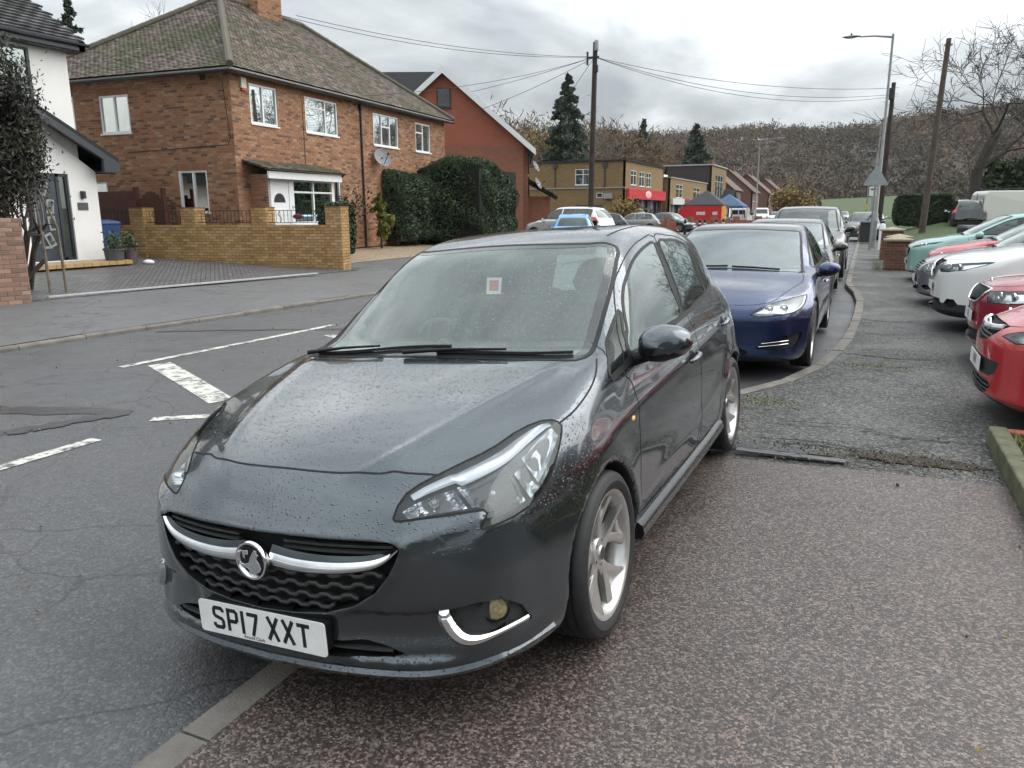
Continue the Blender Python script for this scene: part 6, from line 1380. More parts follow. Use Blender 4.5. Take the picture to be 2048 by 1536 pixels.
def interior(root, S, B):
    it = bpy.data.objects.new('cabin', None); COL.objects.link(it); it.parent = root
    h = MB(); v = []; ys = [(.26, .955), (.45, .975), (.62, .965), (.74, .93), (.80, .86), (.78, .72)]
    for y, z in ys:
        for x in np.linspace(-.66, .66, 13): v.append((x, y, z+(.03 if abs(x+.34) < .2 and y > .4 else 0)))
    h.add(v, [(i*13+j, i*13+j+1, (i+1)*13+j+1, (i+1)*13+j) for i in range(len(ys)-1) for j in range(12)]); h.build('dashboard', M['interior'], it, True, 60)
    h = MB(); c = Vector((-.34, .98, .90)); Mx = Matrix.Translation(c)@Vector((0, .92, .40)).to_track_quat('Z', 'Y').to_matrix().to_4x4(); n = 36
    h.tube([tuple(Mx@Vector((.178*math.cos(2*math.pi*k/n), .178*math.sin(2*math.pi*k/n), 0))) for k in range(n+1)], .016, 8, False)
    for a in (0, math.pi, -math.pi/2): h.tube([tuple(Mx@Vector((.05*math.cos(a), .05*math.sin(a), 0))), tuple(Mx@Vector((.172*math.cos(a), .172*math.sin(a), 0)))], .017, 6)
    h.lathe([(0, .015), (.06, .012), (.075, -.01), (.06, -.04)], 20, Mx); h.build('steering_wheel', M['interior'], it, True, 50)
    for x in (-.35, .35): seat(it, x, 1.28)
    for x in (-.40, 0, .40): seat(it, x, 2.12, .92)
    h = MB(); h.box((-.66, .3, .30), (.66, 2.5, .34)); h.build('floor_mat', M['interior'], it)
    h = MB(); h.sphere((0, .99, 1.30), (.115, .018, .035), 14, 8); h.tube([(0, .99, 1.33), (0, .98, 1.40)], .012, 6); h.build('rear_view_mirror', M['interior'], it, True)
    st = B.on([(.042, .727), (.121, .727), (.161, .625), (.088, .622)], 'top'); n = S.normals(st)
    h = MB(); h.add([tuple(a-b*.006) for a, b in zip(st, n)], [(0, 1, 2, 3)]); h.build('windscreen_sticker', M['sticker_white'], root)
    cc = st.mean(0); h = MB(); h.add([tuple(cc+(a-cc)*k-b*.0045) for (a, b, k) in zip(st, n, (.62, .62, .62, .62))], [(0, 1, 2, 3)]); h.build('sticker_print', M['sticker_red'], root)
    h = MB(); bl = B.on([(-.10, .955), (.13, .955), (.12, .87), (.06, .805), (-.0, .79), (-.06, .84)], 'top'); nn = S.normals(bl)
    h.add([tuple(a-b*.008) for a, b in zip(bl, nn)], [tuple(range(len(bl)))]); h.build('sensor_housing', M['frit'], root)
def seat(par, x, y, k=1.):
    h = MB(); ring = [(-.24, .0), (-.22, .09), (-.1, .12), (.1, .12), (.22, .09), (.24, 0), (.2, -.04), (-.2, -.04)]
    v = []; lev = [(.48, 0), (.62, .03), (.85, .09), (1.02, .14), (1.12, .17), (1.16, .18)]
    for i, (z, dy) in enumerate(lev):
        w = (1, 1.02, .98, .88, .70, .4)[i]
        for a, b in ring: v.append((x+a*w*k, y+dy-b*.8, z*k+.0))
    n = len(ring); h.add(v, [(i*n+j, i*n+(j+1) % n, (i+1)*n+(j+1) % n, (i+1)*n+j) for i in range(len(lev)-1) for j in range(n)]+[tuple(range((len(lev)-1)*n, len(lev)*n))])
    h.box((x-.23, y-.5, .40), (x+.23, y, .52)); h.sphere((x, y+.16, 1.22*k+.02), (.13, .05, .09), 12, 8); h.build('seat', M['seat'], par, True, 60)
M['amber_lens'] = mat('amber_lens', (.75, .42, .16), .2, coat=.6)
M['lamp_bowl'] = mat('lamp_bowl', (.86, .87, .90), .2, .9, var=.1, scale=14)
M['lamp_rim'] = mat('lamp_rim', (.10, .10, .105), .35, var=.3)
M['lamp_clear'] = mat('lamp_clear', (.82, .83, .87), .2, .7, var=.06, scale=10, coat=.6)
M['lamp_guide'] = mat('lamp_guide', (.62, .64, .68), .18, .25, var=.1)
M['bulb_glass'] = mat('bulb_glass', (.30, .32, .34), .04, .4, var=.5, scale=30, coat=1.)
M['lamp_lens'] = glass('lamp_lens', (.95, .97, .98), .015, (.75, .77, .80), ior=1.4, drops=False, refl=.8)
M['fog_lens'] = mat('fog_lens', (.30, .25, .13), .3, var=.5, scale=60, coat=.5)
M['chrome_dark_reflection'] = mat('chrome_dark_reflection', (.05, .058, .062), .12, .8, var=.2)  # chrome with a dark reflection put into its colour
M['skirt'] = mat('skirt', (.022, .026, .027), .28, .3, var=.2, coat=.6)
M['grille_bar'] = mat('grille_bar', (.035, .036, .037), .36, var=.3, scale=25)
M['plate_white'] = mat('plate_white', (.80, .81, .79), .35, var=.08, scale=18, coat=.3)
M['plate_yellow'] = mat('plate_yellow', (.75, .55, .06), .35, var=.08, scale=18)
M['plate_black'] = mat('plate_black', (.012, .012, .012), .4)
M['frit'] = mat('frit', (.02, .022, .024), .12, var=.2, coat=.5)
M['sticker_white'] = mat('sticker_white', (.75, .75, .74), .5); M['sticker_red'] = mat('sticker_red', (.62, .08, .06), .5)
HS, HB, HERO = build_hero()
# ---------------------------------------------------------------- other parked cars
def gen_params(W=.9, H=1.45, wb=2.65, fo=.85, ro=.9, zn=.68, zc=.95, yc=.25, yr=1.05, yre=2.7, belt=.92, wr=.32, clear=.17, sweep=1., tail='hatch', boot=None, tumble=.42, round_=.06, dipn=.12, cabw=.93, rrake=.28, nose_up=0., rough=.012):
    end = wb+ro
    P = dict(wb=wb, wr=wr, arch=wr+.035, flare=rough, box=((-W-.1, -fo-.12, clear-.08), (W+.1, end+.12, H+.08)))
    P['wp'] = spl([(-fo-.2, W-.08), (-fo*.6, W-.035), (0, W-.008), (wb*.4, W), (wb, W-.004), (end-.3, W-.03), (end+.1, W-.09)])
    P['sec'] = spl([(clear-.1, -.12), (clear+.04, -.05), (clear+.13, -.02), (.48, 0), (belt-.28, -.004), (belt-.12, -.022), (belt, -.07), (belt+.12, -.13)])
    bt = boot if boot else belt+.06
    P['deck'] = spl([(-fo-.15, zn-.28), (-fo, zn-.06), (-fo+.10, zn+.01), (-fo+.3, zn+(zc-zn)*.38), (yc-.35, zc-.065), (yc, zc), (yc+.25, zc+.005), (wb*.5, belt+.02), (wb, belt+.05), (end-.3, bt), (end-.05, bt-.03), (end+.15, bt-.15)])
    P['dcrown'] = spl([(-fo, .13), (-fo*.4, .07), (yc, .03), (yc+.5, 0), (end, .03)]); P['dcr'] = spl([(-fo, .3*W/.87), (0, .52*W/.87), (1, .62), (end, .6)]); P['dside'] = spl([(-fo, .42), (-.1, .22), (yc, .05), (yc+.3, 0), (end, .05)])
    P['nose'] = spl([(clear-.08, -fo+.20), (clear+.02, -fo+.06), (clear+.08, -fo+.0), (.34, -fo+.005), (zn-.16, -fo), (zn-.06, -fo+.02), (zn+.02, -fo+dipn), (zn+.12, -fo+dipn*2.4), (zn+.3, -fo+dipn*5)])
    k = W/.87; P['fsweep'] = spl([(0, 0), (.2*k, .01*sweep), (.35*k, .035*sweep), (.49*k, .075*sweep), (.58*k, .12*sweep), (.67*k, .19*sweep), (.74*k, .28*sweep), (.80*k, .40*sweep), (.86*k, .58), (.98*k, 1.0)]); P['fup'] = .25; P['fn'] = 1.25
    P['tail'] = spl([(clear-.05, end-.22), (clear+.1, end-.06), (.42, end), (.62, end), (.85, end-.04), (1.05, end-.09), (1.6, end-.25)]); P['rsweep'] = spl([(0, 0), (.45*k, .04), (.62*k, .10), (.76*k, .2), (.87*k, .36), (1, .6)])
    P['bot'] = spl([(-fo, clear), (0, clear), (wb, clear+.02), (end, clear+.08)])
    cab = [(yc-.55, zc-.40), (yc, zc-.03), (yc+(yr-yc)*.5, zc+(H-.06-zc)*.53), (yr, H-.065), (yr+.2, H-.025), (yr+.5, H-.004), ((yr+yre)/2+.1, H), (yre-.3, H-.03), (yre, H-.085)]
    if tail == 'saloon': cab += [(yre+.45, (H+bt)/2+.02), (yre+.85, bt-.02), (yre+1.2, bt-.25)]
    else: cab += [(yre+.10, H-.15), (min(end, yre+rrake+.12), belt+.12), (end+.12, belt-.3)]
    P['cab'] = spl(cab); P['wc'] = .26; P['rc'] = .2; P['ymid'] = (yr+yre)/2; P['rcrown'] = .05; P['zb'] = belt; P['tumble'] = tumble; P['tumble2'] = .12
    P['wcab'] = spl([(yc-.2, W*cabw-.045), (yc+.2, W*cabw-.02), (yr, W*cabw), (wb*.75, W*cabw), (wb, W*cabw-.03), (end, W*cabw-.12)]); P['kc'] = .08; P['ku'] = .05; P['kst'] = round_+.01; P['kf'] = round_
    P['meta'] = dict(W=W, H=H, wb=wb, fo=fo, ro=ro, zn=zn, zc=zc, yc=yc, yr=yr, yre=yre, belt=belt, wr=wr, clear=clear, end=end, tail=tail)
    return P
sym = lambda p: p+[(-a, b) for a, b in p[::-1] if a > 1e-6]
def make_car(name, label, loc, rot, G, res, col, hl=None, grille=None, lower=None, fog=None, plate=None, style='five', group=None, metal=.3, bpil=None, alloy=None, detail=True, extra=None, drops=True, gm=None, black_low=False, plate_z=.42, rimr=None, tint=(.5, .58, .58), wsc=None, roofm=None, trimm=None, mirrors=True, gdepth=.05, rear=None, seats=True, panel=None):
    P = gen_params(**G); m = P['meta']
    if extra: extra(P)
    S = CarShape(P); B = CarBody(S, res); root = thing(name, label, 'car', loc, rot, group); W, H = m['W'], m['H']
    pm = paint('paint_'+name+'%d' % len(bpy.data.materials), col, metal, .3, drops=drops and detail, dirt=.22)
    sg = M.setdefault('car_glass_%s' % str(tint), glass('car_glass', tint, .05, (.4, .45, .46), drops=detail)); ws = wsc or sg
    yc, yr, yre, belt = m['yc'], m['yr'], m['yre'], m['belt']
    xb, xt = W*.80, W*.655
    WS = [(0, yc+.035), (xb*.6, yc+.05), (xb, yc+.085), (xb+.0, yc+.16), (xb+(xt-xb)*.5, yc+(yr-yc)*.6), (xt+.01, yr+.03), (xt-.04, yr+.065), (xt*.6, yr+.01), (0, yr-.01)]
    ys = np.linspace(yc+.12, m['end']-.1, 60); top = np.minimum(P['cab'](ys-.10)-.085, H-.115); low = P['deck'](ys)+.035+0*ys; low = np.interp(ys, [yc+.12, m['wb']*.5, m['wb'], m['end']], [belt+.045, belt+.05, belt+.08, belt+.13])
    okk = top > low+.015; ys, top, low = ys[okk], top[okk], low[okk]; lim = yre+(.22 if m['tail'] == 'saloon' else .02); okk = ys < lim; ys, top, low = ys[okk], top[okk], low[okk]
    yb = bpil or (m['wb']*.57); gl = []
    for a, b in ((ys[0], yb-.05), (yb+.05, ys[-1])):
        yy = np.linspace(a, b, 9); t = np.interp(yy, ys, top); l = np.interp(yy, ys, low); gl.append([(y, z) for y, z in zip(yy, t)]+[(y, z) for y, z in zip(yy[::-1], l[::-1])])
    if hl: B.cut('headlight', hl, 'front', facing=-.2)
    if grille: B.cut('grille', sym(grille), 'front', False)
    if lower: B.cut('lower', sym(lower), 'front', False)
    if fog: B.cut('fog', fog, 'front', facing=-.2)
    if panel: B.cut('panel', sym(panel), 'front', False)
    if black_low: zz = m['clear']+black_low; B.cut('lowtrim', [(-3, zz), (7, zz), (7, -1), (-3, -1)], 'side', False, facing=-2, near=5)
    B.cut('windscreen', sym(WS), 'top', False)
    B.cut('glassF', gl[0], 'side'); B.cut('glassB', gl[1], 'side')
    RW = [(0, H-.14), (W*.50, H-.15), (W*.56, H-.2), (W*.66, belt+.12), (W*.55, belt+.1), (0, belt+.1)]; B.cut('rear_window', sym(RW), 'rear', False)
    if rear: B.cut('tail_lamp', rear, 'rear', facing=-.2)
    zs = m['clear']+.13; D1 = [(yc+.14, belt-.02), (yc+.20, .6), (yc+.16, zs), (yb, zs), (yb+.03, .6), (yb+.02, belt)]; y2 = m['wb']-m['wr']*.62; D2 = [(yb+.02, belt), (yb+.03, .6), (yb, zs), (m['wb']-m['wr']-.1, zs), (m['wb']-m['wr']*1.02, .5), (y2, .72), (m['wb']+.05, belt)]
    if detail: B.cut('front_door', D1, 'side'); B.cut('rear_door', D2, 'side')
    B.finish(); mi = np.zeros(len(B.Fc), int)
    for wy in (0., m['wb']): mi[(np.hypot(B.C[:, 1]-wy, B.C[:, 2]-m['wr']) < P['arch']+.006)] = 1
    mi[(B.FN[:, 2] < -.75) & (B.C[:, 2] < m['clear']+.14)] = 1
    if black_low: mi[B.lab == 'lowtrim'] = 1; B.lab[B.lab == 'lowtrim'] = 'body'
    if roofm is not None: mi[(B.C[:, 2] > H-.10)] = 2
    if panel: B.part('panel', 'bumper_panel', M['plastic_dark'], root)
    B.part('body', 'body', [pm, M['plastic_dark'], roofm or pm], root, midx=mi); B.part('windscreen', 'windscreen', ws, root); B.part('rear_window', 'rear_window', sg, root); gap = MB(); seal = MB()
    for sx, t in ((1, 'R'), (-1, 'L')):
        ds = []
        for lb, nm in (('front_door', 'front_door'), ('rear_door', 'rear_door')): ds.append(B.part(lb+t, nm, [pm, M['plastic_dark']], root, midx=mi) if detail else root)
        B.part('glassF'+t, 'window_pane', sg, ds[0] or root); B.part('glassB'+t, 'window_pane', sg, ds[1] or root)
        for pl in gl: B.ribbon(seal, B.on(pl, 'side', sx), .022, .002, closed=True, step=.04)
        if detail:
            for pl in (D1, D2): B.ribbon(gap, B.on(smooth_line(pl, 3), 'side', sx), .006, closed=True, step=.03)
            for y, z in ((yb-.16, belt-.16), (m['wb']-.18, belt-.13)):
                q = B.on([(y-.08, z), (y-.03, z+.004), (y+.03, z+.006), (y+.08, z+.008)], 'side', sx); h = MB(); k = len(q)
                if k == 4: h.tube([tuple(c+np.array([sx*(.008+.02*(i in (1, 2))), 0, 0])) for i, c in enumerate(q)], .012, 6); h.build('door_handle', trimm or pm, root, True)
        if hl:
            he = bpy.data.objects.new('headlight', None); COL.objects.link(he); he.parent = root; B.part('headlight'+t, 'lens', M['lamp_lens'], he, offset=.0005); B.recess('headlight'+t, (0, .05, 0), 'reflector', [M['lamp_bowl'], M['lamp_rim']], he); B.ribbon(gap, B.on(hl, 'front')*[sx, 1, 1], .008, closed=True, step=.03)
            c = np.mean(hl, 0); xs = [p[0] for p in hl]; wdt = max(xs)-min(xs)
            for fx, rr in ((.35, .036), (.62, .040)):
                p = B.on([(min(xs)+wdt*fx, np.interp(fx, [0, 1], [c[1], c[1]]))], 'front')
                if len(p): h = MB(); Mx = Matrix.Translation(Vector(p[0]*[sx, 1, 1])+Vector((0, .030, 0)))@Vector((.25*sx, -1, .1)).to_track_quat('Z', 'Y').to_matrix().to_4x4(); h.lathe([(rr, -.01), (rr*1.05, .004), (rr*.9, .006), (rr*.8, -.004), (rr*.5, .004), (0, .010)], 20, Mx); h.build('projector', M['chrome'], he, True, 40)
        if rear and ('tail_lamp'+t) in set(B.lab): B.part('tail_lamp'+t, 'tail_lamp', M['tail_red'], root, offset=.002)
        if fog:
            fo_ = B.recess('fog'+t, (0, .04, 0), 'air_intake', [M['gap'], M['black_trim']], root)
        if mirrors: mirror(root, sx, (W*.93, yc+.32, belt+.03), pm)
        for wy in (0., m['wb']): wheel(root, (sx*(W-.11), wy, m['wr']), sx, m['wr'], rimr or m['wr']*.74, .21, style, (M['rubber'], alloy or M['alloy'], M['alloy_dark']))
    BN = [(0, -m['fo']+.10), (W*.35, -m['fo']+.13), (W*.55, -m['fo']+.22), (W*.66, -m['fo']+.36), (W*.78, -.12), (W*.84, yc-.2), (W*.80, yc+.05), (0, yc)]
    if detail:
        for sx in (1, -1): B.ribbon(gap, B.on(smooth_line(BN[:7], 3), 'top')*[sx, 1, 1], .006, step=.03)
    if gap.v: gap.build('panel_gap', M['gap'], root, True)
    B.ribbon(seal, B.on(smooth_line(sym(WS), 2, True), 'top'), .03, .0015, closed=True, step=.04); seal.build('window_seal', M['black_trim'], root, True)
    for lb, nm in (('grille', 'grille'), ('lower', 'lower_grille')):
        if (B.lab == lb).any(): B.recess(lb, (0, gdepth, 0), nm, [gm or M['gap'], M['black_trim']], root)
    if detail and seats:
        it = bpy.data.objects.new('cabin', None); COL.objects.link(it); it.parent = root
        for x in (-.38, .38): seat(it, x, yr+.22, H/1.48)
        h = MB(); h.box((-W*.72, yc+.1, belt-.3), (W*.72, yc+.5, belt-.02)); h.build('dashboard', M['interior'], it, bevel=.03)
        h = MB(); h.box((-W*.7, yr+.9, .5), (W*.7, yr+1.25, belt+.05)); h.build('rear_seat', M['seat'], it, bevel=.05)
    h = MB(); h.box((-W*.74, yc+.15, .3), (W*.74, m['end']-.4, .5)); h.build('floor_pan', M['interior'], root)
    if plate:
        yp = float(B.on([(0., plate_z)], 'front')[0][1]); PM = Matrix(((1, 0, 0, 0), (0, 0, -1, yp-.012), (0, 1, 0, plate_z), (0, 0, 0, 1))); number_plate(root, PM, plate if plate != 'blank' else '', (M['plate_white'], M['plate_black']), chars=plate != 'blank')
    if detail:
        for a, b in ((-.55, .0), (.05, .55)):
            q = B.on([(a, yc+.07), ((a+b)/2, yc+.075), (b, yc+.085)], 'top'); h = MB(); h.tube([tuple(c+np.array([0, -.01, .014])) for c in q], .011, 6); h.build('wiper', M['black_trim'], root, True)
    return S, B, root
M['tail_red'] = mat('tail_red', (.42, .015, .02), .15, var=.2, coat=.8)
def bar(B, pts, prof_r, name, m, root, axis='front', push=-.008, mirror_=False):
    """strip laid on the surface through front-view points"""
    for sx in ((1, -1) if mirror_ else (1,)):
        q = B.on(smooth_line(pts, 6), axis)*[sx, 1, 1]; h = MB(); h.tube([tuple(c+np.array([0, push, 0])) for c in q], prof_r, 8); h.build(name, m, root, True)
def round_badge(B, root, x, z, r, m=None):
    p = B.on([(x, z)], 'front')[0]; h = MB(); h.lathe([(0, .008), (r*.7, .007), (r, .002), (r*1.02, -.01)], 24, Matrix.Translation(p)@Matrix(((1, 0, 0, 0), (0, 0, -1, 0), (0, 1, 0, 0), (0, 0, 0, 1)))); h.build('badge', m or M['chrome'], root, True, 40)
RZ = R(-90)
# blue saloon behind the hatchback
S_, B_, o_ = make_car('blue_saloon_car', 'dark blue saloon with slim headlights parked behind the grey hatchback', (-1.355, 8.42, -.045), R(-.6), dict(W=.972, H=1.435, wb=2.96, fo=.93, ro=1.08, zn=.71, zc=.955, yc=.30, yr=1.38, yre=2.6, belt=.93, wr=.345, clear=.15, sweep=1.15, tail='saloon', boot=1.08, tumble=.48, dipn=.14, round_=.08), .026, (.006, .024, .095),
    hl=[(.44, .612), (.50, .665), (.60, .708), (.72, .738), (.83, .758), (.885, .765), (.885, .71), (.86, .655), (.80, .625), (.72, .612), (.66, .613), (.64, .606), (.52, .600)], fog=[(.50, .29), (.58, .36), (.76, .41), (.88, .43), (.88, .38), (.84, .30), (.70, .275)], grille=[(0, .652), (.12, .652), (.20, .640), (.26, .622), (.20, .626), (.1, .630), (0, .632)], lower=[(0, .30), (.36, .30), (.44, .26), (.40, .225), (0, .22)], metal=.75, style='multi', tint=(.35, .38, .46), gdepth=.03,
    wsc=glass('screen_blue', (.42, .46, .58), .08, (.50, .56, .70), ior=1.7, drops=False), roofm=M['frit'], trimm=M['chrome'])
bar(B_, [(-.25, .634), (-.1, .630), (0, .629), (.1, .630), (.25, .634)], .006, 'chrome_strip', M['chrome'], o_)
for z_ in (.315, .345): bar(B_, [(.53+(z_-.315)*.8, z_), (.66, z_+.012), (.78, z_+.022)], .005, 'intake_blade', M['chrome'], o_, mirror_=True)
for sx_ in (1, -1):
    q_ = B_.on(smooth_line([(.46, .618), (.58, .617), (.66, .622), (.72, .620), (.80, .636), (.855, .675), (.868, .72), (.868, .75)], 5), 'front')*[sx_, 1, 1]; h_ = MB(); h_.tube([tuple(c+np.array([0, .012, .002])) for c in q_], .0095, 6); h_.build('light_guide', M['lamp_guide'], o_, True)
# dark saloon and black estate behind it
make_car('dark_saloon_car', 'dark grey saloon between the blue saloon and the black four-by-four', (-1.38, 14.25, -.045), 0, dict(W=.965, H=1.445, wb=2.96, fo=.93, ro=1.05, zn=.70, zc=.95, yc=.30, yr=1.35, yre=2.6, belt=.93, wr=.345, clear=.15, tail='saloon', boot=1.07, tumble=.48), .04, (.018, .019, .021), hl=[(.52, .61), (.66, .68), (.84, .72), (.88, .70), (.84, .63), (.7, .60)], tint=(.35, .38, .46), plate=None, trimm=M['chrome'], wsc=glass('screen_blue2', (.42, .46, .58), .14, (.52, .57, .70), ior=1.6))
make_car('black_four_by_four', 'black four-by-four with a tall square cabin parked third behind the hatchback', (-1.35, 20.2, -.045), 0, dict(W=.975, H=1.70, wb=2.88, fo=.87, ro=.95, zn=.88, zc=1.12, yc=.20, yr=.95, yre=3.1, belt=1.12, wr=.37, clear=.22, tumble=.32, rrake=.2), .045, (.012, .013, .013), hl=[(.55, .78), (.66, .84), (.86, .86), (.90, .83), (.84, .76)], grille=[(0, .86), (.5, .85), (.5, .74), (0, .72)], plate='blank', plate_z=.55, tint=(.3, .34, .36))
# row of cars nose-on to the footway
S_, B_, o_ = make_car('red_hatchback_car', 'bright red hatchback with chrome bar grille, nearest of the row on the forecourt', (1.70, 6.75, 0), RZ, dict(W=.868, H=1.49, wb=2.51, fo=.84, ro=.65, zn=.74, zc=.98, yc=.18, yr=1.0, yre=2.75, belt=.95, wr=.305, clear=.16, dipn=.16, round_=.08), .024, (.46, .018, .022), hl=[(.44, .665), (.50, .70), (.62, .735), (.74, .785), (.80, .83), (.815, .80), (.80, .72), (.74, .665), (.60, .635)],
    grille=[(0, .735), (.22, .733), (.36, .725), (.34, .67), (.25, .615), (.12, .595), (0, .59)], lower=[(0, .335), (.36, .335), (.42, .30), (.36, .235), (.2, .215), (0, .21)], metal=.05, panel=[(0, .485), (.5, .482), (.46, .40), (.38, .365), (0, .36)], plate='VNV', plate_z=.425)
bar(B_, [(-.34, .712), (-.2, .698), (0, .692), (.2, .698), (.34, .712)], .024, 'chrome_bar', M['chrome'], o_, push=-.004); round_badge(B_, o_, 0, .695, .052)
h_ = MB()
for z_ in (.645, .618): q_ = B_.on([(x, z_) for x in np.linspace(-.27, .27, 15)], 'front'); h_.tube([tuple(c+np.array([0, .02, 0])) for c in q_], .008, 5)
for z_ in (.315, .285, .255, .23): q_ = B_.on([(x, z_) for x in np.linspace(-.36, .36, 17)], 'front'); h_.tube([tuple(c+np.array([0, .02, 0])) for c in q_], .007, 5)
h_.build('grille_mesh', M['grille_bar'], o_, True)
S_, B_, o_ = make_car('red_estate_car', 'crimson car with a black slatted grille second in the forecourt row', (1.92, 9.2, 0), RZ, dict(W=.86, H=1.47, wb=2.58, fo=.86, ro=.8, zn=.80, zc=.99, yc=.2, yr=1.05, yre=2.9, belt=.95, wr=.31, clear=.17, dipn=.10, round_=.06), .026, (.30, .012, .03), hl=[(.42, .755), (.60, .775), (.78, .79), (.82, .775), (.80, .70), (.70, .665), (.50, .655)],
    grille=[(0, .79), (.28, .785), (.40, .77), (.36, .70), (.28, .655), (.12, .64), (0, .64)], lower=[(0, .37), (.45, .37), (.5, .33), (.42, .27), (0, .255)], metal=.15, plate='RE', plate_z=.49)
bar(B_, [(0, .795), (.28, .79), (.405, .775), (.37, .70), (.28, .65), (.12, .632), (0, .63)], .010, 'chrome_rim', M['chrome'], o_, mirror_=True); round_badge(B_, o_, 0, .83, .04)
for x_ in np.linspace(-.34, .34, 18):
    q_ = B_.on([(x_, .66+.06*abs(x_)), (x_, .72), (x_, .775)], 'front'); h_ = MB(); h_.tube([tuple(c+np.array([0, .012, 0])) for c in q_], .006, 5); h_.build('grille_slat', M['grille_bar'], o_, True)
S_, B_, o_ = make_car('white_crossover_car', 'white crossover with black lower bumper third in the forecourt row', (1.76, 11.9, 0), RZ, dict(W=.903, H=1.59, wb=2.646, fo=.88, ro=.83, zn=.90, zc=1.10, yc=.15, yr=.95, yre=2.95, belt=1.06, wr=.345, clear=.20, dipn=.10, round_=.06), .028, (.82, .83, .81), hl=[(.38, .79), (.42, .83), (.60, .865), (.76, .895), (.84, .91), (.83, .87), (.76, .80), (.60, .765), (.45, .76)],
    grille=[(0, .905), (.28, .90), (.42, .885), (.34, .80), (.27, .72), (.15, .69), (0, .69)], lower=[(0, .42), (.5, .42), (.56, .34), (.5, .29), (0, .28)], fog=[(.60, .37), (.64, .43), (.72, .43), (.76, .37), (.71, .32), (.64, .32)], metal=.0, black_low=.17, plate='blank', plate_z=.56)
bar(B_, [(0, .80), (.06, .69), (.15, .685), (.27, .715), (.35, .80), (.43, .885)], .013, 'chrome_rim', M['chrome'], o_, mirror_=True); round_badge(B_, o_, 0, .80, .055)
S_, B_, o_ = make_car('silver_saloon_car', 'silver saloon with upright slatted grille fourth in the forecourt row', (1.66, 14.9, 0), RZ, dict(W=.91, H=1.45, wb=2.85, fo=.83, ro=1.1, zn=.70, zc=.94, yc=.2, yr=1.05, yre=2.5, belt=.92, wr=.32, clear=.16, tail='saloon', boot=1.05, dipn=.10, round_=.09), .03, (.33, .35, .38), hl=[(.42, .60), (.47, .67), (.58, .70), (.68, .71), (.76, .69), (.78, .64), (.72, .575), (.58, .545), (.47, .55)],
    grille=[(0, .71), (.30, .705), (.36, .68), (.28, .56), (.2, .52), (0, .515)], lower=[(0, .32), (.42, .32), (.45, .26), (0, .25)], fog=[(.55, .31), (.60, .35), (.74, .35), (.76, .30), (.66, .27)], metal=.75, plate='blank', plate_z=.42)
for z_ in (.55, .585, .62, .655, .685): bar(B_, [(-.27-(z_-.56)*.5, z_), (0, z_), (.27+(z_-.56)*.5, z_)], .007, 'grille_slat', M['chrome'], o_)
make_car('old_red_car', 'red hatchback behind the silver saloon in the forecourt row', (1.95, 17.35, 0), RZ, dict(W=.85, H=1.46, wb=2.5, fo=.8, ro=.7, zn=.78, zc=.99, yc=.2, yr=1.05, yre=2.6, belt=.95, wr=.30, clear=.17), .035, (.52, .02, .04), hl=[(.45, .68), (.6, .75), (.78, .80), (.8, .74), (.65, .66)], plate='blank')
S_, B_, o_ = make_car('mint_hatchback_car', 'pale mint green hatchback farthest of the forecourt row beside the brick pillars', (1.72, 19.9, 0), RZ, dict(W=.86, H=1.49, wb=2.49, fo=.82, ro=.68, zn=.82, zc=1.02, yc=.15, yr=1.0, yre=2.65, belt=.98, wr=.305, clear=.17), .035, (.27, .48, .44), hl=[(.46, .76), (.58, .80), (.74, .86), (.79, .88), (.77, .83), (.64, .755), (.5, .73)], grille=[(0, .74), (.3, .73), (.42, .70), (.33, .56), (.25, .52), (0, .51)], metal=.1, plate='blank', plate_z=.42)
for z_ in (.55, .585, .62, .655, .69): bar(B_, [(-.3, z_), (0, z_), (.3, z_)], .008, 'grille_slat', M['chrome'], o_)
# far cars, small in the picture
def far_car(name, label, loc, rot, col, res=.07, rear=None, **G):
    return make_car(name, label, loc, rot, dict(G), res, col, detail=False, hl=[(.5, .62), (.62, .70), (.78, .74), (.8, .68), (.66, .6)] if G.get('H', 1.45) < 1.55 else [(.5, .72), (.62, .8), (.8, .84), (.82, .78), (.66, .7)], plate='blank', mirrors=True, rear=rear)
BACK = R(180)
HB = dict(W=.88, H=1.47, wb=2.6, fo=.82, ro=.75); SV = dict(W=.91, H=1.68, wb=2.68, fo=.85, ro=.9, zn=.88, zc=1.08, belt=1.06, wr=.35, yre=3.1, clear=.2)
far_car('light_blue_car', 'bright sky blue hatchback seen over the hatchback roof', (-10.9, 30.5, 0), BACK+R(18), (.10, .32, .62), .045, **HB)
far_car('white_people_carrier', 'white people carrier parked in front of the red brick house', (-14.2, 35.4, .1), BACK+R(75), (.72, .73, .72), .05, rear=[(.62, .95), (.66, 1.2), (.74, 1.22), (.82, .98), (.8, .9)], **SV)
far_car('dark_estate_car', 'dark car left of the telegraph pole by the shops', (-19.2, 55.3, 0.), R(-70), (.03, .032, .036), .06, **HB)
far_car('silver_estate_car', 'silver grey hatchback by the shop right of the telegraph pole', (-17.4, 58., 0.), R(-80), (.22, .22, .21), .06, **HB)
far_car('teal_saloon_car', 'dark teal saloon in front of the red skip', (-12.6, 60.3, 0.), R(70), (.025, .06, .065), .06, **dict(HB, tail='saloon', boot=1.05, yre=2.4, ro=.95))
far_car('maroon_car', 'dark car with red lamps beyond the red skip', (-12.6, 76.5, 0.), BACK, (.03, .03, .035), .07, rear=[(.6, .8), (.6, 1.0), (.8, 1.0), (.8, .8)], **HB)
far_car('white_car', 'white car just beyond the white vans', (-12., 118., 0.), 0, (.7, .7, .7), .07, **HB)
far_car('silver_far_car', 'silver car approaching far down the road', (-7.0, 124., 0), 0, (.35, .36, .37), .07, **HB)
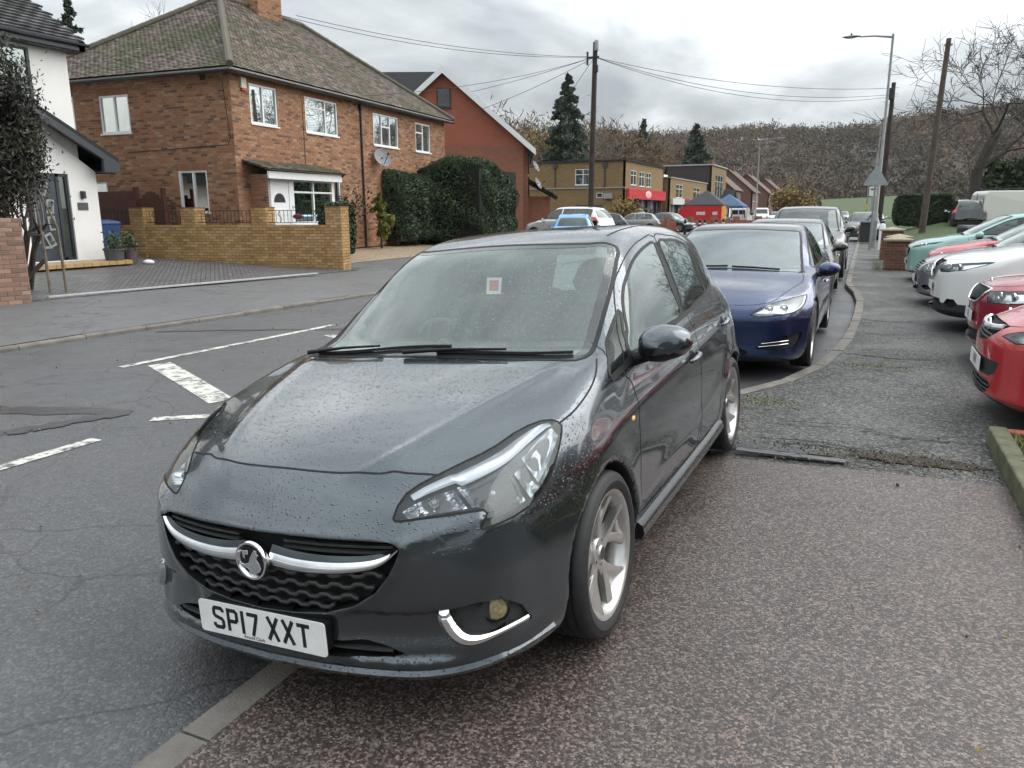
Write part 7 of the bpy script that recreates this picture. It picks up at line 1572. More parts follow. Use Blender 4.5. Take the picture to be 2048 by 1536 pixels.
far_car('grey_far_car', 'grey car behind the silver one far down the road', (-3.2, 128., 0), 0, (.2, .2, .21), .07, **HB)
far_car('black_hatchback_car', 'black hatchback on the footway edge beyond the black four-by-four', (-.1, 46., 0.), 0, (.02, .022, .024), .06, **HB)
far_car('dark_red_far_car', 'dark red car behind the black hatchback along the footway', (.1, 58., 0.), 0, (.12, .02, .025), .07, **HB)
far_car('pale_far_car', 'pale silver car last in the line along the footway', (.6, 74., 0.), 0, (.45, .46, .47), .07, **HB)
far_car('black_suv_car', 'black sports utility car with tall red tail lamp beside the white van', (5.0, 51.2, .42), BACK, (.015, .016, .018), .05, rear=[(.66, 1.0), (.66, 1.55), (.74, 1.56), (.86, 1.1), (.86, .95)], **dict(SV, wr=.36))
# ---------------------------------------------------------------- vegetation
def leaf_mat(name, stops, rough=.6, trans=.25):
    t = NT(name); at = t.node('ShaderNodeAttribute'); at.attribute_name = 'rnd'; c = t.ramp(at.outputs['Fac'], stops); t.set(Base_Color=c, Roughness=rough)
    if trans: t.set(Subsurface_Weight=0.)
    return t.m
def bark_mat(name, col): return mat(name, col, .9, var=.35, scale=5, bump=.6, bscale=25, space='World')
M['leaf_hedge'] = leaf_mat('hedge_leaf', [(0, (.014, .026, .013)), (.4, (.036, .060, .027)), (.75, (.065, .10, .042)), (1, (.11, .14, .065))], .6)
M['leaf_dark'] = leaf_mat('conifer_leaf', [(0, (.012, .020, .014)), (.5, (.032, .052, .034)), (1, (.07, .095, .055))])
M['leaf_yellow'] = leaf_mat('golden_leaf', [(0, (.05, .07, .01)), (.6, (.13, .15, .02)), (1, (.24, .22, .04))])
M['leaf_autumn'] = leaf_mat('autumn_leaf', [(0, (.10, .06, .015)), (.5, (.22, .14, .03)), (1, (.32, .22, .06))])
M['leaf_brown'] = leaf_mat('shrub_leaf', [(0, (.012, .013, .009)), (.35, (.028, .026, .018)), (.7, (.042, .050, .026)), (.9, (.06, .045, .028)), (1, (.10, .085, .045))], .5)
M['bark'] = bark_mat('bark', (.085, .070, .055)); M['bark_dark'] = bark_mat('dark_bark', (.042, .034, .028)); M['twig'] = bark_mat('twig', (.075, .055, .045)); M['twig_pale'] = bark_mat('pale_twig', (.15, .125, .095))
def cards(C, size, aspect=1.6, up=0., seed=0, spread=None, fold=True):
    """one folded leaf (two triangles along a midrib) at each point"""
    rg = np.random.default_rng(seed); n = len(C); d = rg.normal(size=(n, 3)); d[:, 2] += up; d /= np.linalg.norm(d, axis=1, keepdims=True); r = rg.normal(size=(n, 3)); w = np.cross(d, r); w /= np.maximum(np.linalg.norm(w, axis=1, keepdims=True), 1e-6); nn = np.cross(d, w)
    s = size*(.6+.8*rg.random((n, 1))); a = C-d*s*aspect/2; b = C+d*s*aspect/2; l = C+w*s/2+nn*s*.15; q = C-w*s/2+nn*s*.15
    return np.stack([a, l, b, q], 1).reshape(-1, 3)
def cards_mesh(name, P, m, rnd, mats=None):
    n = len(P)//4; me = np_mesh(name, P, np.arange(4*n), np.full(n, 4), None, [m], False); set_rnd(me, rnd); return me
def seg_mesh(name, segs, m, sides=4):
    """tapered limbs: rows (x0,y0,z0,x1,y1,z1,r0,r1)"""
    A = np.array(segs, float); n = len(A); p0, p1 = A[:, :3], A[:, 3:6]; d = p1-p0; d /= np.maximum(np.linalg.norm(d, axis=1, keepdims=True), 1e-9); h = np.where(np.abs(d[:, 2:3]) < .9, [[0, 0, 1.]], [[1., 0, 0]]); u = np.cross(d, h); u /= np.linalg.norm(u, axis=1, keepdims=True); w = np.cross(d, u)
    rings = []
    for p, r in ((p0, A[:, 6:7]), (p1, A[:, 7:8])):
        for k in range(sides): a = 2*math.pi*k/sides; rings.append(p+(u*math.cos(a)+w*math.sin(a))*r)
    P = np.stack(rings, 1).reshape(-1, 3); f = np.array([(k, (k+1) % sides, sides+(k+1) % sides, sides+k) for k in range(sides)]); F = (f[None]+2*sides*np.arange(n)[:, None, None]).reshape(-1)
    return np_mesh(name, P, F, np.full(n*sides, 4), None, [m], True)
def grow(p, d, L, r, depth, rg, out, tips, bend=.25, split=(2, 3), ang=.55, ratio=.72, droop=0., upb=.1, steps=3, rr=.62, minr=.004):
    p = np.array(p, float); d = np.array(d, float)
    for i in range(steps):
        d = d+rg.normal(0, bend/steps**.5, 3)+np.array([0, 0, (upb-droop*(1 if depth <= 2 else 0))/steps]); d /= np.linalg.norm(d); q = p+d*L/steps; r1 = r*(1-.25/steps); out.append((*p, *q, r, r1, depth)); p, r = q, r1
        if depth <= 3 and depth > 0 and i < steps-1 and rg.random() < .7:
            dd = d+rg.normal(0, ang, 3); dd /= np.linalg.norm(dd); grow(p, dd, L*ratio*.8, max(r*rr*.7, minr), depth-1, rg, out, tips, bend, split, ang, ratio, droop, upb, steps, rr, minr)
    if depth == 0: tips.append(p); return
    for k in range(rg.integers(split[0], split[1]+1)):
        dd = d+rg.normal(0, ang, 3); dd /= np.linalg.norm(dd); grow(p, dd, L*ratio*(.8+.4*rg.random()), max(r*rr, minr), depth-1, rg, out, tips, bend, split, ang, ratio, droop, upb, steps, rr, minr)
def bare_tree(name, label, loc, H, r, seed, depth=5, m='bark_dark', tm='twig', droop=0., ang=.5, trunk=.28, cat='tree', group=None, lean=(0, 0), ratio=.74, split=(2, 3), upb=.1, leaves=None, nl=0, ls=.1, minr=.006):
    t = thing(name, label, cat, loc, 0, group); rg = np.random.default_rng(seed); out, tips = [], []; L = H*trunk
    grow((0, 0, 0), (lean[0], lean[1], 1), L, r, depth, rg, out, tips, .18, split, ang, ratio, droop, upb, minr=minr)
    A = np.array(out); th = A[:, 8] >= depth-1; link('trunk', seg_mesh('trunk', A[th, :8], M[m], 8), t); link('crown', seg_mesh('crown', A[~th, :8], M[tm], 3), t)
    if leaves:
        T = np.array(tips); C = T[rg.integers(0, len(T), nl)]+rg.normal(0, ls*2.5, (nl, 3)); link('foliage', cards_mesh('foliage', cards(C, ls, seed=seed), M[leaves], rg.random(nl)), t)
    return t
def blob_points(n, rg, fn):
    """points near the skin of a shape given by fn(unit dir) -> radius"""
    d = rg.normal(size=(n, 3)); d /= np.linalg.norm(d, axis=1, keepdims=True); k = 1-.28*rg.random((n, 1))**1.5; return d*k, d
def hedge(name, label, lo, hi, n, m, seed, ls=.07, cat='hedge', bulge=.25, group=None, top_var=.2):
    """clipped hedge: dark twiggy core and a skin of leaves with an uneven face"""
    t = thing(name, label, cat, ((lo[0]+hi[0])/2, (lo[1]+hi[1])/2, lo[2]), 0, group); rg = np.random.default_rng(seed); s = (np.array(hi)-np.array(lo)); hs = s/2
    d = rg.uniform(-1, 1, (n, 3)); ax = rg.choice(3, n, p=np.array([s[1]*s[2], s[0]*s[2], s[0]*s[1]])/(s[1]*s[2]+s[0]*s[2]+s[0]*s[1])); sg = np.where(rg.random(n) < .5, -1, 1); d[np.arange(n), ax] = sg*(1-.16*rg.random(n)**1.3)
    sgz = (ax == 2); d[sgz, 2] = np.abs(d[sgz, 2])
    p4 = (np.abs(d)**5).sum(1)**(1/5.); d = d/np.maximum(p4, 1)[:, None]; P = d*hs
    wob = np.sin(P[:, 0]*2.1+seed)*np.cos(P[:, 1]*1.7+seed*2)+.6*np.sin(P[:, 2]*4.3+P[:, 0]*3.1)+.5*np.sin(P[:, 1]*5.2+P[:, 2]*2.2); P *= (1+bulge*.12*wob)[:, None]; P[:, 2] += hs[2]
    P[:, 2] += top_var*(P[:, 2]/s[2])*np.sin(P[:, 0]*.9+P[:, 1]*.7+seed)*.5
    rn = np.clip(.45+.16*wob+.28*(rg.random(n)-.5)*1.6+.1*(P[:, 2]/s[2]-.5), 0, 1); link('foliage', cards_mesh('foliage', cards(P, ls, 1.5, .2, seed), M[m], rn), t)
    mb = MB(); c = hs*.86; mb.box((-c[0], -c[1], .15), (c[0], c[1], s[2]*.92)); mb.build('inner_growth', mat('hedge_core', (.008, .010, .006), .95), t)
    seg = []
    for k in range(int(s[0]*s[1]*3)+6): x, y = rg.uniform(-hs[0]*.9, hs[0]*.9), rg.uniform(-hs[1]*.9, hs[1]*.9); seg.append((x, y, 0, x+rg.normal(0, .06), y+rg.normal(0, .06), .7, .018, .012))
    link('stems', seg_mesh('stems', seg, M['bark_dark'], 5), t, kind='stuff'); return t
def conifer(name, label, loc, H, R0, n, m, seed, ls=.16, cat='tree', pw=.8, base=.05, group=None):
    t = thing(name, label, cat, loc, 0, group); rg = np.random.default_rng(seed); nb = int(H*9); segs = []; C = []; rn = []
    for k in range(nb):
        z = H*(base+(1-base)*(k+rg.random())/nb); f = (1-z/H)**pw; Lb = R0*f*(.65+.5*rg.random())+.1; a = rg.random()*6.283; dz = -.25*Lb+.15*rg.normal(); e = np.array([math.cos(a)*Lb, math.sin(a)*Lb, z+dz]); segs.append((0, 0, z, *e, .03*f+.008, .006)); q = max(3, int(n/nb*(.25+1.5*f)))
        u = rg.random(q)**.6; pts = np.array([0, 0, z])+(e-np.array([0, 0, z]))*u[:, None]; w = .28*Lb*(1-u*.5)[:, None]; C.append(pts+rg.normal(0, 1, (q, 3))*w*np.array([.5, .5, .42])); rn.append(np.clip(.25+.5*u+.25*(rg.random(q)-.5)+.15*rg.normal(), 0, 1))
    C = np.concatenate(C); link('foliage', cards_mesh('foliage', cards(C, ls, 2.0, -.3, seed), M[m], np.concatenate(rn)), t); mb = MB(); mb.tube([(0, 0, 0), (0, 0, H*.5), (0, 0, H*.97)], [H*.022, H*.014, .01], 8); mb.build('trunk', M['bark_dark'], t, True); link('branches', seg_mesh('branches', segs, M['bark_dark'], 4), t, kind='stuff'); return t
# evergreen shrub hanging over the left edge
def left_shrub():
    t = thing('overhanging_shrub', 'dark straggly evergreen shrub drooping over the brick pier at the left edge', 'shrub', (-14.35, 9.42, .1)); rg = np.random.default_rng(4); out, tips = [], []
    for k in range(9): grow((rg.normal(0, .12), rg.normal(0, .15), 0), (rg.normal(.05, .25), rg.normal(0, .3), 1), 1.15, .05, 4, rg, out, tips, .25, (2, 3), .5, .68, .25, .12, minr=.004)
    A = np.array(out); A = A[(np.hypot(A[:, 3]+.12, A[:, 4]+.16) < .85)]; link('stems', seg_mesh('stems', A[A[:, 8] >= 3][:, :8], M['bark_dark'], 6), t, kind='stuff'); link('twigs', seg_mesh('twigs', A[A[:, 8] < 3][:, :8], M['bark_dark'], 3), t, kind='stuff')
    T = np.array(tips); T = T[T[:, 2] > .9]; n = 10; C = T[rg.integers(0, len(T), n)]+rg.normal(0, 1, (n, 3))*np.array([.16, .16, .14]); C[:, 2] -= .35*rg.random(n)**2
    # a mass of drooping sprays filling the crown
    m2 = 60000; d = rg.normal(size=(m2, 3)); d /= np.linalg.norm(d, axis=1, keepdims=True); k = rg.random((m2, 1))**.5*(1+.22*rg.normal(size=(m2, 1))); E = d*k*np.array([.66, .74, 1.45])+np.array([-.04, -.10, 2.85]); wv = np.sin(E[:, 0]*4+E[:, 2]*3)+np.sin(E[:, 1]*5-E[:, 2]*2); E = E[wv > -.55+.6*rg.random(len(E))-.5]; C = np.concatenate([C, E])
    link('foliage', cards_mesh('foliage', cards(C, .034, 2.6, -.5, 3), M['leaf_brown'], np.clip(rg.random(len(C))*.8+.12*np.sin(C[:, 2]*5), 0, 1)), t)
    for q in ((.55, .1, .85), (.65, .35, .6)): mb = MB(); mb.tube([(.35, .2, 2.2), (q[0]-.08, q[1]+.1, 1.2), (q[0]+.1, q[1], .0)], [.012, .022, .03], 6); mb.build('bare_stem', M['twig_pale'], t, True)
left_shrub()
hedge('clipped_hedge', 'tall clipped evergreen hedge nearest the drive in front of the brick semis', (-19.7, 25.6, .3), (-16.1, 28.6, 3.2), 42000, 'leaf_hedge', 3, .062)
hedge('rounded_hedge', 'big rounded evergreen bush beside the clipped hedge', (-18.0, 28.2, .25), (-14.0, 32.4, 3.5), 52000, 'leaf_hedge', 8, .062, bulge=.6, top_var=.5)
hedge('long_dark_hedge', 'long low dark hedge on the grass bank behind the telegraph pole', (1.4, 50.6, .6), (4.5, 52.2, 2.5), 26000, 'leaf_hedge', 5, .09, bulge=.2)
hedge('porch_shrub', 'small evergreen shrub behind the railings by the porch', (-15.0, 19.0, .2), (-14.1, 19.8, 1.9), 3500, 'leaf_hedge', 12, .06, 'shrub', .6)
conifer('golden_conifer', 'small golden conifer against the brick semis beside the hedge', (-16.3, 24.4, .25), 1.95, .55, 5000, 'leaf_yellow', 6, .07, 'shrub', .45, .3)
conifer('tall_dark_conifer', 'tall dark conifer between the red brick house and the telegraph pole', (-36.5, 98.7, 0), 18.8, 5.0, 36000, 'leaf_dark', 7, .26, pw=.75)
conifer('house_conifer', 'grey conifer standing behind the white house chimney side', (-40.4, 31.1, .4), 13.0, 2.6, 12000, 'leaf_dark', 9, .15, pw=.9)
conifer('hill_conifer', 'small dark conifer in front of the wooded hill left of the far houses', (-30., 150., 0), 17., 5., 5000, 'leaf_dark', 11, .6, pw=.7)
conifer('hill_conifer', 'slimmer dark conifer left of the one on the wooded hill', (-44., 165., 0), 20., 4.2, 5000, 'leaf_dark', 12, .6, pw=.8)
bare_tree('bare_street_tree', 'large bare spreading tree on the right behind the leaning telegraph pole', (6.3, 59., .85), 22., .42, 21, 7, 'bark_dark', 'bark_dark', .12, .52, .15, lean=(-.12, 0), ratio=.82, split=(2, 3), upb=.16, minr=.016)
bare_tree('bare_tree', 'bare tree rising behind the roof ridge of the brick semis', (-37.6, 32.4, .4), 17.5, .26, 5, 6, 'bark_dark', 'twig', 0, .42, .26, minr=.010)
bare_tree('bare_tree', 'pale bare tree right of the tall dark conifer', (-34.3, 110., 0), 17.5, .2, 8, 6, 'twig_pale', 'twig_pale', 0, .35, .22, minr=.014)
bare_tree('bare_tree', 'bare brown tree left of the tall dark conifer', (-42.9, 101., 0), 19., .25, 9, 6, 'bark', 'twig', 0, .38, .24, minr=.016, leaves='leaf_autumn', nl=1500, ls=.22)
bare_tree('bare_tree', 'thin bare tree between the red house and the tall conifer', (-45.7, 94.5, 0), 18., .22, 10, 6, 'bark', 'twig', 0, .38, .24, minr=.016)
bare_tree('autumn_tree', 'small golden autumn tree in front of the far houses', (-11.5, 138., 0), 6.5, .15, 14, 4, 'bark', 'twig', 0, .5, .25, leaves='leaf_autumn', nl=2600, ls=.32, minr=.012)
bare_tree('roadside_bush', 'olive bush beside the telegraph pole by the shops', (-18.2, 64., 0), 3.6, .07, 15, 4, 'bark', 'twig', 0, .6, .2, 'shrub', leaves='leaf_autumn', nl=1600, ls=.14, split=(3, 4))
hedge('green_bush', 'green bush behind the long dark hedge near the bare tree', (7., 60., .8), (12., 63., 4.6), 4500, 'leaf_hedge', 15, .2, 'bush', .8)
hedge('garden_shrub', 'yellowish low shrub in front of the white people carrier', (-12.6, 33.6, .1), (-10.9, 35.0, 1.25), 4500, 'leaf_yellow', 16, .07, 'shrub', .8)
bare_tree('rose_bush', 'leggy rose bush in front of the white van on the right', (4.8, 24.2, 0), 2.0, .02, 17, 3, 'twig', 'twig', 0, .5, .4, 'shrub', leaves='leaf_autumn', nl=40, ls=.06)
bare_tree('climbing_rose', 'straggly bare rose against the brick semis beside the porch', (-16.0, 22.3, .25), 2.4, .02, 18, 4, 'twig', 'twig', 0, .4, .3, 'shrub', leaves='leaf_brown', nl=260, ls=.07)
# ---------------------------------------------------------------- wooded hill
def ridge(az):      # height angle of the skyline against azimuth (degrees right of the road axis, negative left)
    return np.interp(az, [-90, -40, -27, -22, -18, -14, -9, -5, 0, 4, 8, 14, 30, 60], [.03, .045, .058, .070, .079, .082, .080, .080, .083, .088, .092, .095, .095, .08])
def hill():
    az = np.linspace(-70, 45, 120); rs = np.array([230, 260, 300, 350, 400, 450, 500, 550, 600, 650, 720, 850, 1100]); v = []; rg = np.random.default_rng(2)
    def hz(a, r):
        top = ridge(a)*640; u = np.clip((r-235)/(640-235), 0, 1); u = u*u*(3-2*u)
        return top*u*(1-.15*np.clip((r-700)/400, 0, 1))+2.5*np.sin(a*.5+r*.02)*u-1.
    for r in rs:
        for a in az: v.append((r*math.sin(R(a)), r*math.cos(R(a)), float(hz(a, r))))
    n = len(az); mb = MB(); mb.add(v, [(i*n+k, i*n+k+1, (i+1)*n+k+1, (i+1)*n+k) for i in range(len(rs)-1) for k in range(n-1)][::1]); t = NT('woodland_floor'); co = t.coord('World'); t.set(Base_Color=t.ramp(t.noise(co, .05, 6, .7), [(.35, (.040, .030, .022)), (.65, (.075, .055, .038))]), Roughness=.95); mb.build('hill', t.m, None, True, kind='structure')
    N, K = 6800, 70; a = rg.uniform(-46, 24, N); r = np.sqrt(rg.uniform(240**2, 680**2, N)); z = hz(a, r); H = 5.5+7.5*rg.random(N)**1.5+2.*np.sin(a*1.3+r*.03); cx, cy = r*np.sin(np.radians(a)), r*np.cos(np.radians(a))
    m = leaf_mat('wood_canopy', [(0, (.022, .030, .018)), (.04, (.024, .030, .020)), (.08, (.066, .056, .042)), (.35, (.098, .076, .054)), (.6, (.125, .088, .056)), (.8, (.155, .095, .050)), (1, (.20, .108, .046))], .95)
    def crowns(nm, cx, cy, z, H, K, base, size, thin, wid):
        N = len(cx); d = rg.normal(size=(N, K, 3)); d[..., 2] = np.abs(d[..., 2])*1.1-.25; d /= np.linalg.norm(d, axis=2, keepdims=True); k = .55+.45*rg.random((N, K, 1))**.7; lob = 1+.18*np.sin(3*np.arctan2(d[..., 1], d[..., 0])+cx[:, None])[..., None]
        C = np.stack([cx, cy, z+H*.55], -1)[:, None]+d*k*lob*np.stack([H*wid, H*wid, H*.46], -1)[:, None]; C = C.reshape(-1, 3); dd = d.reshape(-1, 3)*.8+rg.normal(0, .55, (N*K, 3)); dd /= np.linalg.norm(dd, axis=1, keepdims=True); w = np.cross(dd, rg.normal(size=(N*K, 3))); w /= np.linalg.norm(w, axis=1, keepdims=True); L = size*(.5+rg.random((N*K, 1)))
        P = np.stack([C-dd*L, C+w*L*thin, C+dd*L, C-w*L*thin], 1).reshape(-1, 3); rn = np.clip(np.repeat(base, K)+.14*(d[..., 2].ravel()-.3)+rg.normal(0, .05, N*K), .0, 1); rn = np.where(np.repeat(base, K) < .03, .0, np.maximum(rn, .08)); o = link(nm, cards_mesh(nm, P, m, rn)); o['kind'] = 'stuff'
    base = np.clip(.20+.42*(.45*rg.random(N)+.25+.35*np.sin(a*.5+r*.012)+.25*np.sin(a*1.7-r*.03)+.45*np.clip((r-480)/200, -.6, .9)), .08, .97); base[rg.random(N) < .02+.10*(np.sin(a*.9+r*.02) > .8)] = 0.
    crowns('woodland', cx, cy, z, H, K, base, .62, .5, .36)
    N = 330; x = rg.uniform(-150, -36, N); y = rg.uniform(112, 190, N); H = rg.uniform(11, 16, N)+.06*(-x-34); crowns('woodland_belt', x, y, np.clip((-x-34)*.07, 0, 8), H, 420, np.clip(.2+.6*rg.random(N), 0, 1), .75, .10, .34)
    # far green field at the end of the road
    mb = MB(); mb.add([(-9, 200, .1), (9, 200, .1), (8, 236, 5.4), (-12, 236, 4.6)], [(0, 1, 2, 3)]); mb.build('field', M['grass'], None, kind='structure')
hill()
hz_ = MB(); hz_.box((-1200, -350, -1.3), (1200, 1200, 108.)); th_ = NT('haze_air'); th_.n.remove(th_.b); pv_ = th_.node('ShaderNodeVolumePrincipled'); pv_.inputs['Color'].default_value = (.86, .88, .90, 1); pv_.inputs['Density'].default_value = .00012; th_.l.new(pv_.outputs[0], th_.out.inputs['Volume']); hz_.build('haze', th_.m, None, kind='stuff')
# ---------------------------------------------------------------- street furniture and small things
M['wood_pole'] = mat('creosoted_wood', (.040, .030, .024), .85, var=.4, scale=3, bump=.7, bscale=18); M['wood_old'] = mat('weathered_wood', (.085, .062, .050), .85, var=.35, scale=3, bump=.7, bscale=18); M['galv'] = mat('galvanised_steel', (.24, .25, .25), .5, .3, var=.15, scale=4); M['cable'] = mat('cable_black', (.03, .03, .03), .6)
def wire(a, b, sag, label, r=.012):
    a, b = Vector(a), Vector(b); mb = MB(); mb.tube([tuple(a.lerp(b, k/20)-Vector((0, 0, sag*4*(k/20)*(1-k/20)))) for k in range(21)], r, 4); return tag(mb.build('overhead_wire', M['cable'], None, True), label, 'wire', 'overhead telephone wires')
def telegraph():
    x, y = -12.45, 37.1; t = thing('telegraph_pole', 'dark wooden telegraph pole with a grey junction box at its top', 'pole', (x, y, 0)); mb = MB(); mb.tube([(0, 0, 0), (.03, 0, 4.7), (.09, 0, 9.35)], [.15, .135, .11], 12); mb.build('pole', M['wood_pole'], t, True)
    mb = MB(); mb.lathe([(0, 0), (.10, 0), (.10, .42), (.08, .46), (0, .46)], 14, Matrix.Translation((.19, -.12, 8.95))); mb.build('junction_box', M['galv'], t, True, 40); mb = MB(); mb.box((-.28, -.10, 8.62), (.30, -.02, 8.72)); mb.box((-.32, -.06, 8.35), (-.24, 0, 8.95)); mb.build('cross_arm', M['fascia_black'], t)
    for k in range(5): mb = MB(); mb.lathe([(0, 0), (.035, 0), (.045, .05), (.03, .09), (0, .1)], 8, Matrix.Translation((-.38+.05*(k % 2), -.06+.04*k, 8.4+.13*k))); mb.build('insulator', M['upvc'], t, True)
    mb = MB(); mb.box((.12, -.14, 8.0), (.26, -.0, 8.32)); mb.build('cable_box', M['fascia_black'], t)
    for k in range(9): z = 2.6+.55*k; s = 1 if k % 2 else -1; mb = MB(); mb.tube([(s*.1, 0, z), (s*.30, 0, z)], .012, 5); mb.build('step_iron', M['galv'], t)
    top = (x+.05, y, 8.7)
    for i, (e, sg, lb) in enumerate((((-20.5, 25.5, 8.9), .35, 'upper wire from the telegraph pole over the brick semis ridge'), ((-20.6, 24.6, 8.75), .45, 'lower wire from the telegraph pole over the brick semis ridge'), ((-17.6, 22.0, 5.3), .4, 'lowest wire from the telegraph pole to the brick semis eaves'), ((-16.9, 30.5, 5.35), .2, 'wire from the telegraph pole to the far end of the semis'), ((-22.5, 38.2, 7.4), .15, 'wire from the telegraph pole to the red house roof'), ((-21.2, 50., 6.), .2, 'steep wire from the telegraph pole towards the conifer'), ((1.0, 49., 8.05), .55, 'upper wire from the telegraph pole across the road'), ((1.0, 49.1, 7.75), .8, 'middle wire from the telegraph pole across the road'), ((1.0, 49.2, 7.65), .95, 'lowest wire from the telegraph pole across the road'))): wire(top, e, sg, lb)
telegraph()
def lamp(loc, h, arm, label, sign=False, rot=0., group='street lamps', head=1.):
    t = thing('street_lamp', label, 'street lamp', loc, rot, group); mb = MB(); mb.tube([(0, 0, 0), (0, 0, 1.4), (0, 0, 1.45), (.0, 0, h)], [.10, .10, .07, .045], 12); mb.build('column', M['galv'], t, True, 50); s = -1 if arm > 0 else 1; a = abs(arm); mb = MB(); mb.tube([(0, 0, h-.12), (s*a*.55, 0, h-.02), (s*a, 0, h)], [.045, .032, .028], 8); mb.build('arm', M['galv'], t, True)
    mb = MB(); c = s*(a+.30); v = []; mb.sphere((c, 0, h+.03), (.36*head, .13, .055), 14, 8); mb.build('lamp_head', M['galv'], t, True); mb = MB(); mb.sphere((c+.02*s, 0, h-.005), (.22*head, .09, .04), 12, 6); mb.build('lamp_glass', M['blind'], t, True); mb = MB(); mb.lathe([(0, 0), (.04, 0), (.04, .07), (0, .09)], 8, Matrix.Translation((c, 0, h+.08))); mb.build('photocell', M['fascia_black'], t, True)
    mb = MB(); mb.box((-.075, -.115, .35), (.075, -.09, 1.1)); mb.build('access_door', M['galv'], t)
    return t
lamp((.36, 36.5, 0), 8.45, 1.25, 'nearest tall street lamp on the right behind the triangular sign')
lamp((.45, 72., 0), 8.45, 1.25, 'second street lamp along the right footway'); lamp((.5, 104., 0), 8.45, 1.25, 'third street lamp along the right footway'); lamp((.6, 136., 0), 8.45, 1.25, 'fourth street lamp along the right footway'); lamp((.7, 170., 0), 8.45, 1.25, 'farthest street lamp along the right footway')
lamp((-9.8, 79., 0), 8.2, -1.6, 'street lamp on the left footway beyond the shops')
def sign():
    t = thing('warning_sign', 'back of a grey triangular road sign on its post', 'road sign', (.22, 34.4, 0)); mb = MB(); mb.tube([(0, 0, 0), (0, 0, 3.32)], .042, 10); mb.build('post', M['galv'], t, True); a = .44; mb = MB(); rr = .05; pts = []
    for cx, cz, s in ((a-rr, 2.52+rr*.6, -90), (0, 2.52+a*1.732-rr*1.9, 30), (-a+rr, 2.52+rr*.6, 150)):
        for k in range(5): b = R(s+k*30); pts.append((cx+rr*math.cos(b), cz+rr*math.sin(b)))
    mb.prism(pts, .0, .012, Matrix(((1, 0, 0, 0), (0, 0, -1, -.06), (0, 1, 0, 0), (0, 0, 0, 1)))); mb.build('plate', mat('sign_back', (.30, .33, .34), .45, .3, var=.1), t)
    for z in (2.6, 3.0): mb = MB(); mb.box((-.25 if z < 2.8 else -.14, -.06, z-.02), (.25 if z < 2.8 else .14, -.04, z+.02)); mb.build('clip', M['galv'], t)
sign()
def wood_poles():
    t = thing('leaning_pole', 'weathered wooden pole leaning to the right in front of the long hedge', 'pole', (2.72, 46.2, .3)); mb = MB(); mb.tube([(0, 0, 0), (.12, 0, 4.8), (.26, 0, 9.55)], [.17, .15, .115], 12); mb.build('pole', M['wood_old'], t, True); mb = MB(); mb.box((.08, -.05, 9.2), (.45, .05, 9.3)); mb.build('bracket', M['galv'], t)
    t = thing('dark_pole', 'dark wooden pole with a black box just behind the nearest street lamp', 'pole', (.66, 48.8, 0)); mb = MB(); mb.tube([(0, 0, 0), (.05, 0, 4), (.08, 0, 8.3)], [.15, .135, .11], 12); mb.build('pole', M['wood_pole'], t, True); mb = MB(); mb.box((-.22, -.3, 7.4), (.1, -.05, 8.0)); mb.build('cable_box', M['fascia_black'], t, bevel=.03)
    for k in range(6): mb = MB(); s = 1 if k % 2 else -1; mb.tube([(s*.1, 0, 3+.6*k), (s*.3, 0, 3+.6*k)], .012, 5); mb.build('step_iron', M['galv'], t)
wood_poles()
def pillars():
    """three low brick pillars with stone caps and the bit of wall behind"""
    for k, (x, y, w, h, lb) in enumerate(((.82, 22.95, .60, .75, 'front brick pillar with a buff stone cap beside the footway'), (.92, 25.2, .60, .75, 'middle brick pillar with a buff stone cap beside the footway'), (.80, 27.8, .62, .9, 'rear brick pillar with a stone cap beside the grass verge'))):
        t = thing('brick_pillar', lb, 'pillar', (x, y, 0), 0, 'low brick pillars'); bpy.context.view_layer.update(); a = w/2; core = MB(); core.box((-a+.01, -a+.01, 0), (a-.01, a-.01, h)); core.build('core', M['mortar'], t)
        for p, d in (((-a, -a+.009, 0), (1, 0)), ((-a+.009, a, 0), (0, -1)), ((a-.009, -a, 0), (0, 1))):
            wl = Wall(t, p, d, w, h, .02, 'face'); b = wl.backing(M['mortar']); wl.bricks(b, M['brick_dkred'], CAMP, 60, seed=60+k)
        mb = MB(); mb.box((-a-.05, -a-.05, h), (a+.05, a+.05, h+.05)); mb.add([(-a-.03, -a-.03, h+.05), (a+.03, -a-.03, h+.05), (a+.03, a+.03, h+.05), (-a-.03, a+.03, h+.05), (0, 0, h+.13)], [(0, 1, 4), (1, 2, 4), (2, 3, 4), (3, 0, 4)]); mb.build('cap', mat('cap_stone', (.30, .25, .18), .8, var=.25, bump=.3), t)
    t = thing('low_brick_wall', 'low red brick wall running right from the front pillar', 'wall', (1.12, 23.3, 0)); bpy.context.view_layer.update(); wl = Wall(t, (.01, 0, 0), (1, 0), 3.5, .60, .22); b = wl.backing(M['mortar']); wl.bricks(b, M['brick_dkred'], CAMP, 120, seed=70); mb = MB(); mb.box((0, -.26, .60), (3.55, .04, .65), wl.M); mb.build('coping', mat('coping', (.30, .25, .18), .8, var=.2), t)
pillars()
